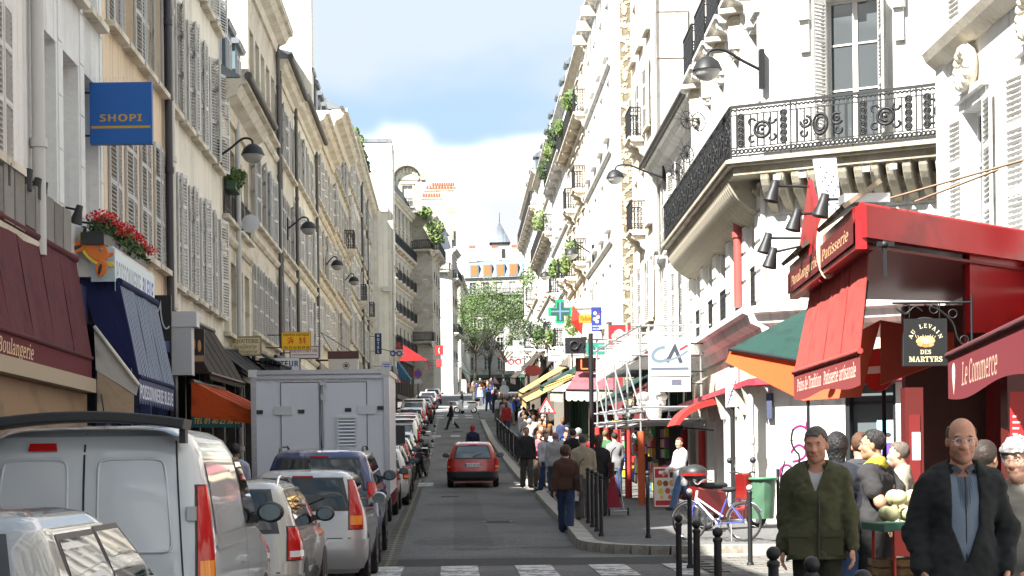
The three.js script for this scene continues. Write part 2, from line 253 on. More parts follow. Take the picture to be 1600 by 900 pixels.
const surroundG = (w, h, t) => cached('su' + [w, h, t].map((q) => q.toFixed(2)).join(), () => metric(merge([gbox(-w / 2 - t, -w / 2, 0, h + t, 0, .035), gbox(w / 2, w / 2 + t, 0, h + t, 0, .035), gbox(-w / 2, w / 2, h, h + t, 0, .035), gbox(-w / 2 - t - .06, w / 2 + t + .06, h + t, h + t + .08, 0, .11)])));
const railG = (L, h) => cached('ra' + L.toFixed(2) + h, () => { // wrought iron: rails, bars, rings and scrolls
  const l = [gbox(0, L, h - .04, h, -.025, .025), gbox(0, L, .06, .085, -.012, .012), gbox(0, L, h - .18, h - .16, -.01, .01), gbox(0, L, .2, .22, -.01, .01)]; const n = Math.max(2, Math.round(L / .125));
  for (let k = 0; k <= n; k++) { const x = k * L / n; l.push(gbox(x - .012, x + .012, .0, h, -.012, .012)); if (k < n) { const c = x + L / n / 2; const t1 = new THREE.TorusGeometry(.042, .008, 4, 10); t1.translate(c, h - .1, 0); l.push(strip(t1)); const t2 = new THREE.TorusGeometry(.04, .008, 4, 10); t2.translate(c, .14, 0); l.push(strip(t2)); if (k % 2) { for (const q of [.38, .55, .7]) { const t3 = new THREE.TorusGeometry(.05, .009, 4, 10); t3.translate(c, h * q, 0); l.push(strip(t3)); } } } }
  return merge(l);
});
function win(par, fr, u, y, w, h, o = {}) {
  const inset = o.inset ?? .2, wm = put(par, fr, 'window', sashG(w, h), o.sash || M.whitewood, u, y, -inset);
  mk('pane', paneG(w, h), o.glass || pick([M.glass, M.glass, M.glass2, M.glass2, M.curtain]), wm);
  if (o.sill !== false) mk('sill', bx(w + .3, .1, .22), o.trim || M.stone, wm, 0, -.055, inset + .06);
  if (o.surround) mk('surround', surroundG(w, h, .14), o.trim || M.stone, wm, 0, 0, inset);
  if (o.keystone) mk('keystone', bx(.22, .4, .14), o.trim || M.stone, wm, 0, h + .2, inset + .09);
  const s = o.shut; if (s) {
    const g = shutG(w / 2, h + .04), sm = o.shutMat || M.whitewood; const cl = s === 'closed' || (s === 'mix' && R() < .45);
    const a = cl ? rr(.0, .06) : Math.PI - (s === 'ajar' ? rr(.1, .45) : rr(.03, .3)), b = cl ? rr(0, .06) : Math.PI - (s === 'ajar' ? rr(.1, .45) : rr(.03, .3));
    const l = mk('shutter', g, sm, wm, -w / 2, -.02, inset + .03, -a), r = mk('shutter', g, sm, wm, w / 2, -.02, inset + .03, Math.PI + b); l.name = r.name = 'shutter';
  }
  if (o.guard) mk('guard_rail', railG(w - .02, o.guard), M.iron, wm, -w / 2 + .01, 0, inset + .05);
  return wm;
}
function balcony(par, fr, u0, u1, y, proj, o = {}) { // slab with brackets and railing on three sides
  const L = u1 - u0, sl = put(par, fr, 'balcony', cached('bal' + L.toFixed(2) + proj, () => molding([[0, -.16], [proj - .1, -.16], [proj - .06, -.08], [proj, -.06], [proj, .02], [0, .02]], L)), o.mat || M.stone, u0, y, 0);
  mk('railing', railG(L, 1.0), o.iron || M.iron, sl, 0, .02, proj - .06);
  mk('railing', railG(proj - .08, 1.0), o.iron || M.iron, sl, .03, .02, 0, -Math.PI / 2); mk('railing', railG(proj - .08, 1.0), o.iron || M.iron, sl, L - .03, .02, 0, -Math.PI / 2);
  const bg = cached('brk' + proj, () => { const s = new THREE.Shape(); s.moveTo(0, 0); s.lineTo(proj * .85, 0); s.bezierCurveTo(proj * .85, -.2, proj * .3, -.1, proj * .28, -.3); s.bezierCurveTo(proj * .28, -.4, .1, -.4, 0, -.5); const g = new THREE.ExtrudeGeometry(s, { depth: .16, bevelEnabled: true, bevelSize: .015, bevelThickness: .015, bevelSegments: 1, curveSegments: 6 }); g.rotateY(-Math.PI / 2); return metric(g); });
  const nb = Math.max(2, Math.round(L / 2.4)); for (let k = 0; k < nb; k++) mk('bracket', bg, o.mat || M.stone, sl, .2 + (L - .4) * k / (nb - 1) + .08, -.16, 0);
  return sl;
}
function leafClump(n, rx, ry, rz, size, seed) { // many small leaves through a volume
  const r = rng(seed), pos = [];
  for (let i = 0; i < n; i++) {
    let x, y, z; do { x = r() * 2 - 1; y = r() * 2 - 1; z = r() * 2 - 1; } while (x * x + y * y + z * z > 1);
    const c = V(x * rx, y * ry, z * rz), s = size * (.6 + .8 * r()); const q = new THREE.Quaternion().setFromEuler(new THREE.Euler(r() * 6.3, r() * 6.3, r() * 6.3));
    const P4 = [[0, -1], [.45, 0], [0, 1], [-.45, 0]].map(([a, b]) => V(a * s, b * s, .12 * s * (a * a)).applyQuaternion(q).add(c)); for (const k of [0, 1, 2, 0, 2, 3]) pos.push(P4[k].x, P4[k].y, P4[k].z);
  }
  const g = new THREE.BufferGeometry(); g.setAttribute('position', new THREE.Float32BufferAttribute(pos, 3)); g.setAttribute('uv', new THREE.Float32BufferAttribute(new Float32Array(pos.length / 3 * 2), 2)); g.computeVertexNormals(); return g;
}
function wallWith(par, fr, name, y0, y1, holes, m, u0 = 0, u1 = fr.L, t = .34) { // holes: [u centre, y, w, h]
  const s = new THREE.Shape([new THREE.Vector2(u0, y0), new THREE.Vector2(u1, y0), new THREE.Vector2(u1, y1), new THREE.Vector2(u0, y1)]);
  for (const [u, y, w, h] of holes) s.holes.push(new THREE.Path([new THREE.Vector2(u - w / 2, y), new THREE.Vector2(u - w / 2, y + h), new THREE.Vector2(u + w / 2, y + h), new THREE.Vector2(u + w / 2, y)]));
  const g = new THREE.ExtrudeGeometry(s, { depth: t, bevelEnabled: false }); g.translate(0, 0, -t); return put(par, fr, name, metric(g), m, 0, 0, 0);
}
function shopfront(par, fr, u0, u1, y0, y1, color, panes = 3) {
  const L = u1 - u0, m = mat('shop_' + color.join(), color, .5), h = y1 - y0;
  const f = put(par, fr, 'shopfront', cached('sf' + L.toFixed(2) + h.toFixed(2) + panes, () => { const l = [gbox(0, L, h - .55, h, -.3, .1), gbox(0, L, 0, .45, -.3, .02)]; for (let k = 0; k <= panes; k++) { const x = (L - .12) * k / panes; l.push(gbox(x, x + .12, .45, h - .55, -.3, .04)); } return metric(merge(l)); }), m, u0, y0, 0);
  for (let k = 0; k < panes; k++) { const w = (L - .12) / panes - .12, x = (L - .12) * k / panes + .12; mk('shop_window', bx(w, h - 1.0, .03), M.shopglass, f, x + w / 2, .45 + (h - 1.0) / 2, -.16); }
  return f;
}
function pipe(par, fr, u, y0, y1, r, m, n = .12) { const p = put(par, fr, 'downpipe', cylG(r, r, +(y1 - y0).toFixed(2), 10), m, u, (y0 + y1) / 2, n); for (let y = y0 + 1.5; y < y1; y += 2.9) mk('pipe_collar', cylG(r * 1.3, r * 1.3, .12, 10), m, p, 0, y - (y0 + y1) / 2, 0); return p; }
const corniceProf = (k = 1) => [[0, -.45 * k], [.06 * k, -.45 * k], [.1 * k, -.28 * k], [.26 * k, -.2 * k], [.34 * k, -.06 * k], [.42 * k, -.04 * k], [.42 * k, .05 * k], [0, .05 * k]];
function chimney(par, x, y, z, w, h, d, m, pots = 4) { const b = par.position, c = mk('chimney', bx(w, h, d), m, par, x - b.x, y + h / 2 - b.y, z - b.z); mk('chimney_cap', bx(w + .14, .12, d + .14), M.stone, c, 0, h / 2 + .06, 0); for (let k = 0; k < pots; k++) { const t = (k + .5) / pots - .5; const q = w > d; mk('chimney_pot', cylG(.11, .14, .55, 8), M.terracotta, c, q ? t * (w - .2) : 0, h / 2 + .39, q ? 0 : t * (d - .2)); } return c; }
/* one house: A and B are the ends of its street facade */
function house(o) {
  const fr = frame(o.A, o.B), dm = (o.A[1] + o.B[1]) / 2, dn = Math.min(o.A[1], o.B[1]); const base = elev(dn) - .2;
  const g = thing(o.name || 'town_house', o.label, 'building', V((o.A[0] + o.B[0]) / 2, base, -dm), 0, o.group);
  const wm = o.wall, top = o.top, sh = o.shop ?? elev(dm) + 3.9, holes = [], wins = [], trim = o.trim || M.stone;
  for (const r of o.rows) { const n = r.n ?? o.n, m0 = r.m0 ?? o.m0 ?? .5, m1 = r.m1 ?? o.m1 ?? m0; for (let k = 0; k < n; k++) { if (r.skip && r.skip.includes(k)) continue; const u = lerp(m0, fr.L - m1, n === 1 ? .5 : k / (n - 1) * (1 - 0) ) ; holes.push([u, r.y, r.w ?? 1.05, r.h ?? 2.0]); wins.push([u, r]); } }
  wallWith(g, fr, 'wall', sh, top, holes, wm);
  for (const [u, r] of wins) win(g, fr, u, r.y, r.w ?? 1.05, r.h ?? 2.0, { shut: r.shut ?? o.shut, shutMat: o.shutMat, trim, surround: r.surround ?? o.surround, guard: r.guard, sash: o.sash, glass: r.glass, inset: r.inset, keystone: r.keystone, sill: r.sill });
  for (const r of o.rows) if (r.bal) { if (r.bal === 'full') balcony(g, fr, .1, fr.L - .1, r.y - .02, .55, { mat: trim }); else { const n = r.n ?? o.n, m0 = r.m0 ?? o.m0 ?? .5, m1 = r.m1 ?? o.m1 ?? m0; for (let k = 0; k < n; k++) { if (r.balOnly && !r.balOnly.includes(k)) continue; const u = lerp(m0, fr.L - m1, n === 1 ? .5 : k / (n - 1)); balcony(g, fr, u - .75, u + .75, r.y - .02, .55, { mat: trim }); } } }
  const dep = o.depth ?? 9; { const sg = gbox(0, fr.L, base, top - .02, -dep, -.345); put(g, fr, 'side_wall', sg, o.sideMat || wm, 0, 0, 0); }
  if (!o.noShop) { put(g, fr, 'shop_back', gbox(0, fr.L, base, sh, -.345, -.31), mat('shop_back', [.22, .19, .16], .8), 0, 0, 0); shopfront(g, fr, .02, fr.L - .02, elev(dm) + .1, sh, o.shopColor || [.12, .10, .08], o.panes ?? Math.max(2, Math.round(fr.L / 2.2))); }
  for (const y of o.courses || []) put(g, fr, 'string_course', cached('sc' + fr.L.toFixed(2), () => molding([[0, 0], [.05, 0], [.12, .08], [.14, .16], [0, .2]], fr.L)), trim, 0, y, 0);
  if (o.cornice !== false) put(g, fr, 'cornice', molding(corniceProf(o.corniceK ?? 1), fr.L), trim, 0, top, 0);
  if (o.gutter) { const gg = new THREE.CylinderGeometry(.1, .1, fr.L + .2, 10); gg.rotateZ(Math.PI / 2); put(g, fr, 'gutter', strip(gg), M.gutter, fr.L / 2, top + .1, o.gutterN ?? .5); }
  if (o.roof === 'pitch') put(g, fr, 'roof', molding([[.5, .06], [.5, .14], [-3.6, 2.6], [-8.5, .06]], fr.L), o.roofMat || M.zinc, 0, top, 0);
  if (o.roof === 'mansard') { put(g, fr, 'roof', molding([[0, .05], [-.85, 2.5], [-4, 3.3], [-8.5, 3.3], [-8.5, .05]], fr.L), o.roofMat || M.slate, 0, top, 0); }
  if (o.roof === 'flat') put(g, fr, 'roof', molding([[0, .05], [0, .3], [-8.5, .3], [-8.5, .05]], fr.L), o.roofMat || M.zinc, 0, top, 0);
  for (const u of o.dormers || []) {
    const zn = o.roof === 'mansard' ? -.95 : -.9, D = put(g, fr, 'dormer', bx(1.25, 1.9, 1.5), o.dormerMat || M.zincblue, u, top + 1.05, zn);
    mk('dormer_roof', cached('dr', () => molding([[.85, .0], [.9, .1], [.45, .42], [-.45, .42], [-.9, .1], [-.85, 0]], 1.5)), M.zinc, D, -.75, .95, 0, 0); mk('window', sashG(.85, 1.45), M.whitewood, D, 0, -.75, .76); mk('pane', paneG(.85, 1.45), M.glass2, D, 0, -.75, .755);
  }
  for (const [u, n, h, w, d, p] of o.chimneys || []) { const q = fr.o.clone().addScaledVector(fr.u, u).addScaledVector(fr.n, n); chimney(g, q.x, top + .2, q.z, w, h, d, o.chimMat || wm, p ?? 4); }
  for (const [u, r, m] of o.pipes || []) pipe(g, fr, u, base + .3, top - .3, r, m || M.gutter);
  g.userData.fr = undefined; delete g.userData.fr; return { g, fr };
}
const LX = -5.6, RX = 5.94;
const wm = {
  grey: wallMat('grey', [.70, .71, .70]), bone: wallMat('bone', [.72, .71, .67]), peach: wallMat('peach', [.72, .58, .41]), cream: wallMat('cream', [.79, .75, .64]), endshade: wallMat('end_grey_shade', [.40, .40, .385], 'stone'),  // end house stone greyed down: its shade is put into the colour
  white: wallMat('white', [.67, .66, .63]), sand: wallMat('sand', [.70, .655, .56], 'stone'), taupe: wallMat('taupe', [.62, .575, .49], 'stone'), pink: wallMat('pink', [.72, .66, .60], 'stone'),
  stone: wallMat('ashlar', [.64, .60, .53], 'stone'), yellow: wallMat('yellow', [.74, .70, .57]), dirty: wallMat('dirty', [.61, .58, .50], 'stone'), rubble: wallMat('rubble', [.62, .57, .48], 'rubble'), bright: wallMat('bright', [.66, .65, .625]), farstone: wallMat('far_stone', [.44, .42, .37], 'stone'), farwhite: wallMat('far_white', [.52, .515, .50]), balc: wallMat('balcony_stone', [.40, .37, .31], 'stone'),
};
const L = (d0, d1, x = LX) => ({ A: [x, d0], B: [x, d1] });
const RT = (d0, d1, x = RX, x2 = x) => ({ A: [x2, d1], B: [x, d0] });
function blocks(g, fr, u0, u1, y0, y1, bw, bh, m, off = 1, holes = [], pr = .016) { // stone blocks with open joints
  let j = 0; for (let y = y0; y < y1 - .05; y += bh, j++) { const hh = Math.min(bh, y1 - y) - .02; for (let u = u0 - (j % 2) * off * bw / 2; u < u1 - .02; u += bw) { const a = Math.max(u0, u) , b = Math.min(u1, u + bw) - .02; if (b - a < .08) continue; if (holes.some(([hu, hy, hw, h2]) => b > hu - hw / 2 - .02 && a < hu + hw / 2 + .02 && y + hh > hy - .02 && y < hy + h2 + .02)) continue; put(g, fr, 'stone_block', bx(+(b - a).toFixed(2), +hh.toFixed(2), .04), m, (a + b) / 2, y + hh / 2, pr - .02); } }
}
// ---- left side, from the foot of the street upwards
{ const { g, fr } = house({ ...L(-22, 24.05), label: 'bone coloured stone house at the foot of the street above the burgundy awning', wall: wm.bone, top: 14.3, shop: 4.3, rows: [{ y: 5.5, h: 2.0, shut: 'mix' }, { y: 8.6, h: 2.0, guard: .9 }, { y: 11.6, h: 1.8 }], n: 15, m0: 1.2, m1: 1.7, courses: [8.0, 4.5, 11.2], roof: 'pitch', gutter: true, shopColor: [.16, .05, .05] });
  const hs = Array.from({ length: 15 }, (_, k) => k).flatMap((k) => [5.5, 8.6, 11.6].map((y) => [lerp(1.2, fr.L - 1.7, k / 14), y, 2.3, 2.2])); blocks(g, fr, 39, fr.L - .35, 4.75, 7.95, 1.25, .64, wm.bone, 1, hs); blocks(g, fr, 39, fr.L - .35, 8.25, 11.15, 1.25, .64, wm.bone, 1, hs);
  pipe(g, fr, fr.L - .12, 4.5, 14, .09, mat('pipe_grey', [.50, .49, .47], .6)); }
{ const { g, fr } = house({ ...L(24.1, 29), label: 'grey rendered house with incised panels and blind window niches behind the blue shop sign', wall: wm.grey, top: 17, shop: 4.4, rows: [{ y: 5.3, h: 2.45, sill: false, inset: .28, glass: mat('blind_niche', [.40, .40, .385], .9) }, { y: 8.75, h: 2.2, glass: mat('blind_niche', [.40, .40, .385], .9) }, { y: 12, h: 2.1 }], n: 3, m0: .95, m1: .9, roof: 'pitch', gutter: true, shopColor: [.05, .06, .12] });
  const hs = [0, 1, 2].flatMap((k) => [5.3, 8.75, 12].map((y) => [lerp(.95, fr.L - .9, k / 2), y, 1.15, 2.5])); for (const k of [0, 1, 2, 3]) { const a = k === 0 ? .05 : lerp(.95, fr.L - .9, (k - 1) / 2) + .62, b = k === 3 ? fr.L - .05 : lerp(.95, fr.L - .9, k / 2) - .62; blocks(g, fr, a, b, 4.7, 16.4, 3, .78, wm.grey, 0, [], .018); } }
house({ ...L(29.05, 35.15), label: 'peach plastered house with tall pale louvred shutters and stone sills', wall: wm.peach, top: 17, shop: 4.5, rows: [{ y: 5.55, h: 2.3, shut: 'closed' }, { y: 9.0, h: 2.3, shut: 'mix' }, { y: 12.4, h: 2.1, shut: 'mix' }], n: 4, m0: .85, m1: .75, shutMat: M.greywood, roof: 'pitch', gutter: true, shopColor: [.03, .05, .15], pipes: [[6.0, .075, mat('pipe_dark', [.035, .03, .035], .45)]] });
house({ ...L(35.25, 43.75), label: 'cream plastered house with rows of white open louvred shutters', wall: wm.cream, top: 15.6, shop: 4.6, rows: [{ y: 5.4, h: 2.35, shut: 'ajar' }, { y: 8.95, h: 2.35, shut: 'ajar' }, { y: 12.3, h: 2.1, shut: 'ajar' }], n: 5, m0: .9, m1: .8, w: 1, roof: 'pitch', gutter: true, shopColor: [.07, .06, .05], pipes: [[.1, .08, M.creamwood]] });
{ const { g, fr } = house({ ...L(43.8, 50.15), label: 'low grey house with coved cornice, zinc gutter and three blue dormers', wall: wm.sand, top: 11.2, shop: 4.6, rows: [{ y: 5.1, h: 1.9 }, { y: 8.0, h: 1.9, guard: .85 }], n: 4, m0: .9, courses: [7.4], corniceK: 1.6, roof: 'pitch', roofMat: M.zinc, gutter: true, gutterN: .72, dormers: [1.0, 3.1, 5.2], shopColor: [.05, .05, .05], pipes: [[2.6, .07, M.greywood]] });
  const pl = put(g, fr, 'window_box', bx(1.0, .2, .24), mat('box_green', [.03, .07, .04], .6), .9, 8.72, .2); mk('flowering_plant', leafClump(260, .55, .28, .25, .07, 3), M.leaf, pl, 0, .22, .05); }
house({ ...L(50.2, 58), label: 'tall taupe house with string courses and a white blind gable above the dormers', wall: wm.taupe, sideMat: wm.bright, top: 15.8, shop: 4.9, rows: [{ y: 5.6, h: 2.0, shut: 'closed' }, { y: 8.8, h: 2.0, shut: 'mix' }, { y: 12.2, h: 2.0 }], n: 5, m0: .9, courses: [5.1, 8.2, 11.6], shutMat: M.greywood, roof: 'pitch', gutter: true, corniceK: 1.4, shopColor: [.06, .04, .03], pipes: [[7.5, .06]] });
house({ ...L(58.05, 64.4), label: 'narrow house with dark overhanging gutter between the taupe house and a white house', wall: wm.dirty, sideMat: wm.bright, top: 15.0, shop: 5.2, rows: [{ y: 6, h: 1.95, shut: 'mix' }, { y: 9.0, h: 1.95, shut: 'mix' }, { y: 12, h: 1.9, shut: 'mix' }], n: 4, m0: .8, courses: [8.4], roof: 'pitch', gutter: true, shutMat: M.greywood, shopColor: [.25, .03, .04], pipes: [[.2, .06], [6.2, .06]] });
house({ ...L(64.45, 74.2), label: 'pale yellow house with cornice and a carved ledge under white shutters', wall: wm.yellow, sideMat: wm.white, top: 15.2, shop: 5.6, rows: [{ y: 6.4, h: 2.1, shut: 'ajar' }, { y: 9.4, h: 2.0, shut: 'open' }, { y: 12.3, h: 1.9, shut: 'mix' }], n: 6, m0: .9, courses: [6.0, 8.9], roof: 'pitch', gutter: true, shopColor: [.4, .38, .35], pipes: [[9.6, .06]] });
{ const { g } = house({ ...L(74.25, 85.6), label: 'house with slate mansard and a tall bare cream chimney wall', wall: wm.sand, top: 16.6, shop: 6.3, rows: [{ y: 7.2, h: 2.0, shut: 'open' }, { y: 10.2, h: 2.0, shut: 'mix' }, { y: 13.2, h: 2.0, shut: 'open' }], n: 6, m0: .9, courses: [9.6, 12.6], roof: 'mansard', dormers: [2, 4.4, 6.8, 9.2], dormerMat: M.slate, corniceK: 1.5, chimneys: [[10.6, -2.4, 4.2, .5, 2.2, 4]], chimMat: wm.bright });
  const b = g.position; mk('chimney_wall', gbox(-9, -5.75, 17, 25.5, -76.4, -75.4), wm.yellow, g, -b.x, -b.y, -b.z); }
house({ ...L(85.65, 98.5), label: 'grey stone house with deep dark cornice beside the slate mansard', wall: wm.dirty, top: 19.0, shop: 7, rows: [{ y: 7.7, h: 2.0, shut: 'mix' }, { y: 10.6, h: 2.0, shut: 'open' }, { y: 13.5, h: 2.0, bal: 1, balOnly: [4], shut: 'mix' }, { y: 16.2, h: 1.8, shut: 'mix' }], n: 6, m0: 1, courses: [10.1, 13], corniceK: 1.8, roof: 'pitch', gutter: true, shutMat: M.greywood, chimneys: [[6, -3, 2.6, 1.0, 1.6, 3], [12, -2.2, 3.0, 1.6, 1.2, 2]], chimMat: wm.bright });
{ const { g, fr } = house({ ...L(98.55, 125.9), label: 'long shabby house with roof terrace greenery next to the projecting cream gable', wall: wm.sand, top: 20.2, shop: 8.4, rows: [{ y: 9, h: 2.0, shut: 'mix' }, { y: 12, h: 2.0, bal: 1, balOnly: [3, 7], shut: 'open' }, { y: 15, h: 2.0, shut: 'mix' }, { y: 17.7, h: 1.8, shut: 'open' }], n: 10, m0: 1.2, courses: [11.4, 14.4], corniceK: 1.5, roof: 'flat', gutter: true, pipes: [[13, .09], [20, .09]] });
  for (const [u, s] of [[8, 1], [11, 1.3], [14.5, 1.1], [17, .9]]) put(g, fr, 'terrace_plant', leafClump(420, .9 * s, 1.1 * s, .7, .16, 11 + u), u > 12 ? M.leafdark : M.leaf2, u, 21.2, -.2); put(g, fr, 'terrace_railing', railG(12, 1.0), M.iron, 7, 20.5, .3); chimney(g, -9, 20.3, -112, 4, 2.4, .6, wm.bright, 3); }
{ const { g, fr } = house({ A: [-4.05, 126], B: [-4.05, 131.5], label: 'tall bare cream gable wall projecting towards the road', wall: wm.yellow, sideMat: wallMat('gable_sun_cream', [.84, .81, .71]), top: 24.9, shop: 9.2, rows: [{ y: 10.4, h: 1.9, bal: 1 }, { y: 13.4, h: 1.9 }, { y: 16.4, h: 1.9 }, { y: 19.4, h: 1.9 }], n: 2, m0: 1.4, roof: 'flat', cornice: false, depth: 8, chimneys: [[2, -5.2, 1.2, .5, .6, 1]] }); const b = g.position; for (const [y, x] of [[20.2, -4.6], [14.6, -4.5]]) mk('flood_lamp', bx(.5, .35, .4), M.whitewood, g, x - b.x, y - b.y, -125.8 - b.z); pipe(g, fr, .05, 7, 24, .09, M.greywood, .0); }  // side wall lightened: sunlight it lacks is put into its cream colour
{ // ornate corner house with arched pediment
  const { g, fr } = house({ A: [-5.75, 170], B: [-4.0, 187], name: 'ornate_house', label: 'ornate stone corner house with arched dormer pediment and iron balconies', wall: wm.farstone, top: 28.4, shop: 13.4, rows: [{ y: 14, h: 2.1, bal: 1 }, { y: 17.2, h: 2.1, bal: 1 }, { y: 20.4, h: 2.1, bal: 1 }, { y: 23.6, h: 2.1, bal: 'full' }, { y: 26, h: 1.8 }], n: 6, m0: 1.2, courses: [16.6, 19.8, 23], corniceK: 1.3, roof: 'mansard', noShop: false });
  const b = g.position, f2 = frame([-4.3, 187.6], [-1.9, 187]); const hs = [15.6, 18.8, 22, 25.2].map((y) => [1.2, y, 1.2, 2.3]); wallWith(g, f2, 'bay_wall', 10, 29, hs, wm.farstone); for (const [u, y] of hs) win(g, f2, u, y, 1.2, 2.3, { surround: true, guard: .9 }); for (const y of [15.4, 25]) balcony(g, f2, -.6, 2.6, y, .9);
  const f3 = frame([-1.9, 187], [-1.2, 198]); const h3 = [15.6, 18.8, 22, 25.2].flatMap((y) => [2, 5.4, 8.8].map((u) => [u, y, 1.1, 2.1])); wallWith(g, f3, 'wall', 9, 28.6, h3, wm.farstone); for (const [u, y] of h3) win(g, f3, u, y, 1.1, 2.1, { surround: true, guard: .9 }); balcony(g, f3, .1, 10.8, 25, .75); put(g, f3, 'side_wall', gbox(.01, f3.L, 9, 28.4, -3, -.35), wm.farstone, 0, 0, 0); put(g, f3, 'cornice', molding(corniceProf(1.3), f3.L), M.stone, 0, 28.6, 0);
  const ped = frame([-5.9, 186], [-2.9, 186]); wallWith(g, ped, 'dormer_front', 29, 32.2, [[1.5, 29.4, 1.1, 2.2]], wm.farstone); win(g, ped, 1.5, 29.4, 1.1, 2.2, { guard: .9, surround: true });
  const s = new THREE.Shape(); s.absarc(0, 0, 1.85, 0, Math.PI); s.lineTo(-1.5, 0); s.absarc(0, 0, 1.5, Math.PI, 0, true); const ag = new THREE.ExtrudeGeometry(s, { depth: 1.1, bevelEnabled: true, bevelSize: .06, bevelThickness: .06, curveSegments: 20 }); put(g, ped, 'arched_pediment', metric(ag), wm.farstone, 1.5, 32.1, -.6); const s2 = new THREE.Shape(); s2.absarc(0, 0, 1.5, 0, Math.PI); put(g, ped, 'pediment_field', metric(new THREE.ExtrudeGeometry(s2, { depth: .5, bevelEnabled: false, curveSegments: 16 })), wm.dirty, 1.5, 32.1, -.5); for (let k = 0; k < 9; k++) put(g, ped, 'carved_leaf', cached('cl', () => { const q = sph(.2); q.scale(1, 1.4, .6); return q; }), M.stone, 1.5 + Math.cos(.35 * k + .17) * 1.1, 32.15 + Math.sin(.35 * k + .17) * 1.05, .05);
  for (const [x, y, s] of [[-1.6, 27.2, 1.1], [-1.4, 26.1, .9], [-2.6, 28.8, .8]]) mk('balcony_plant', leafClump(260, s, s * .8, .8, .2, 50 + y), M.leaf2, g, x - b.x, y - b.y, -186.4 - b.z); chimney(g, -6.4, 29.5, -172, 1.3, 3.6, 1.0, wm.farstone, 3); }
{ // white corner house beyond, sunlit front
  const g = thing('white_corner_house', 'white sunlit corner house with stacked chimneys and orange pots', 'building', V(1, 10, -216)); const b = g.position;
  const f1 = frame([-2.2, 214.6], [.15, 214]), h1 = [15.5, 19, 22.5, 26].map((y) => [1.2, y, 1.1, 2.1]); wallWith(g, f1, 'wall', 10, 30, h1, wm.farwhite); for (const [u, y] of h1) win(g, f1, u, y, 1.1, 2.1, { surround: true, guard: .9 }); balcony(g, f1, 0, 2.3, 25.8, .8); blocks(g, f1, 1.95, 2.38, 10, 30, .5, .7, wm.farwhite, 0);
  const f2 = frame([.15, 214], [.75, 221]), h2 = [15.5, 18.7, 22, 25.2].flatMap((y) => [1.6, 4.2, 6.2].map((u) => [u, y, 1.1, 2.1])); wallWith(g, f2, 'wall', 10, 28.5, h2, wm.stone); for (const [u, y] of h2) win(g, f2, u, y, 1.1, 2.1, { guard: .9, surround: true }); balcony(g, f2, .2, 6.8, 25, .75); balcony(g, f2, .2, 6.8, 18.5, .7); put(g, f2, 'cornice', molding(corniceProf(1.4), f2.L), M.stone, 0, 28.5, 0); put(g, f2, 'side_wall', gbox(0, f2.L, 10, 28.4, -2.3, -.35), wm.farwhite, 0, 0, 0); put(g, f2, 'roof', molding([[0, 0], [-.8, 2.4], [-2.2, 2.6], [-2.2, 0]], f2.L), M.slate, 0, 28.5, 0);
  chimney(g, -2.2, 30, -215, 2.4, 4.6, .9, wm.farstone, 7); chimney(g, -1.3, 30, -219, 3.4, 6.2, .9, wm.farstone, 9); chimney(g, -.8, 30, -223, 3.0, 7.2, .9, wm.farstone, 10); chimney(g, -.6, 29, -220, 1.6, 4, .9, wm.farstone, 7); }
{ // house closing the view with zinc mansard and orange blinds, and a small belfry
  const { g, fr } = house({ A: [2.4, 301], B: [16, 298], name: 'end_house', label: 'house with pale blue zinc mansard and orange blinds closing the end of the street', wall: wm.endshade, trim: wm.endshade, top: 34.5, shop: 18.2, rows: [{ y: 19, h: 2.2 }, { y: 22.2, h: 2.2 }, { y: 25.4, h: 2.2, guard: .9 }, { y: 28.6, h: 2.2, guard: .9 }, { y: 31.6, h: 2.1, bal: 'full' }], n: 6, m0: 1.3, courses: [28, 31.2], roof: 'mansard', roofMat: M.zincblue, shopColor: [.04, .09, .06] });
  const bl = mat('orange_blind', [.34, .11, .03], .8); for (let k = 0; k < 6; k++) { const u = lerp(1.6, fr.L - 1.2, k / 5); const D = put(g, fr, 'dormer', bx(1.5, 2.0, 1.2), M.zincblue, u, 35.7, -.55); mk('blind', bx(1.1, 1.7, .06), bl, D, 0, 0, .61); }
  const zb = mat('seam', [.24, .31, .35], .5); for (let u = .3; u < fr.L; u += .55) { const q = put(g, fr, 'zinc_seam', bx(.06, 2.6, .06), zb, u, 35.8, -.4); q.rotation.order = 'YXZ'; q.rotation.x = -.33; }
  for (const x of [1.2, 5, 8.4]) chimney(g, 2.5 + x, 37.4, -303, 1.3, 2.2, .8, wm.sand, 4);
  const t = thing('belfry', 'small square belfry with grey pyramid roof behind the end house', 'tower', V(9.1, 14, -330)); mk('wall', metric(new THREE.BoxGeometry(3, 30, 3)), wm.farstone, t, 0, 15, 0); mk('roof', (() => { const q = new THREE.ConeGeometry(2.7, 4, 4); q.rotateY(Math.PI / 4); return metric(q.toNonIndexed()); })(), M.zinc, t, 0, 32, 0); mk('eaves', bx(3.5, .3, 3.5), M.slate, t, 0, 30, 0); for (const x of [-.6, .6]) mk('louvre_opening', bx(.6, 1.6, .1), M.plastic, t, x, 28, 1.52); mk('finial', cylG(.05, .08, 2, 6), M.iron, t, 0, 34.7, 0); }
house({ A: [1.3, 250], B: [3.0, 296], label: 'far grey houses behind the street trees', wall: wm.dirty, top: 29.5, shop: 16.5, rows: [{ y: 18, h: 2.1 }, { y: 21.2, h: 2.1 }, { y: 24.4, h: 2.1, guard: .9 }], n: 12, m0: 2, roof: 'mansard', courses: [24] });

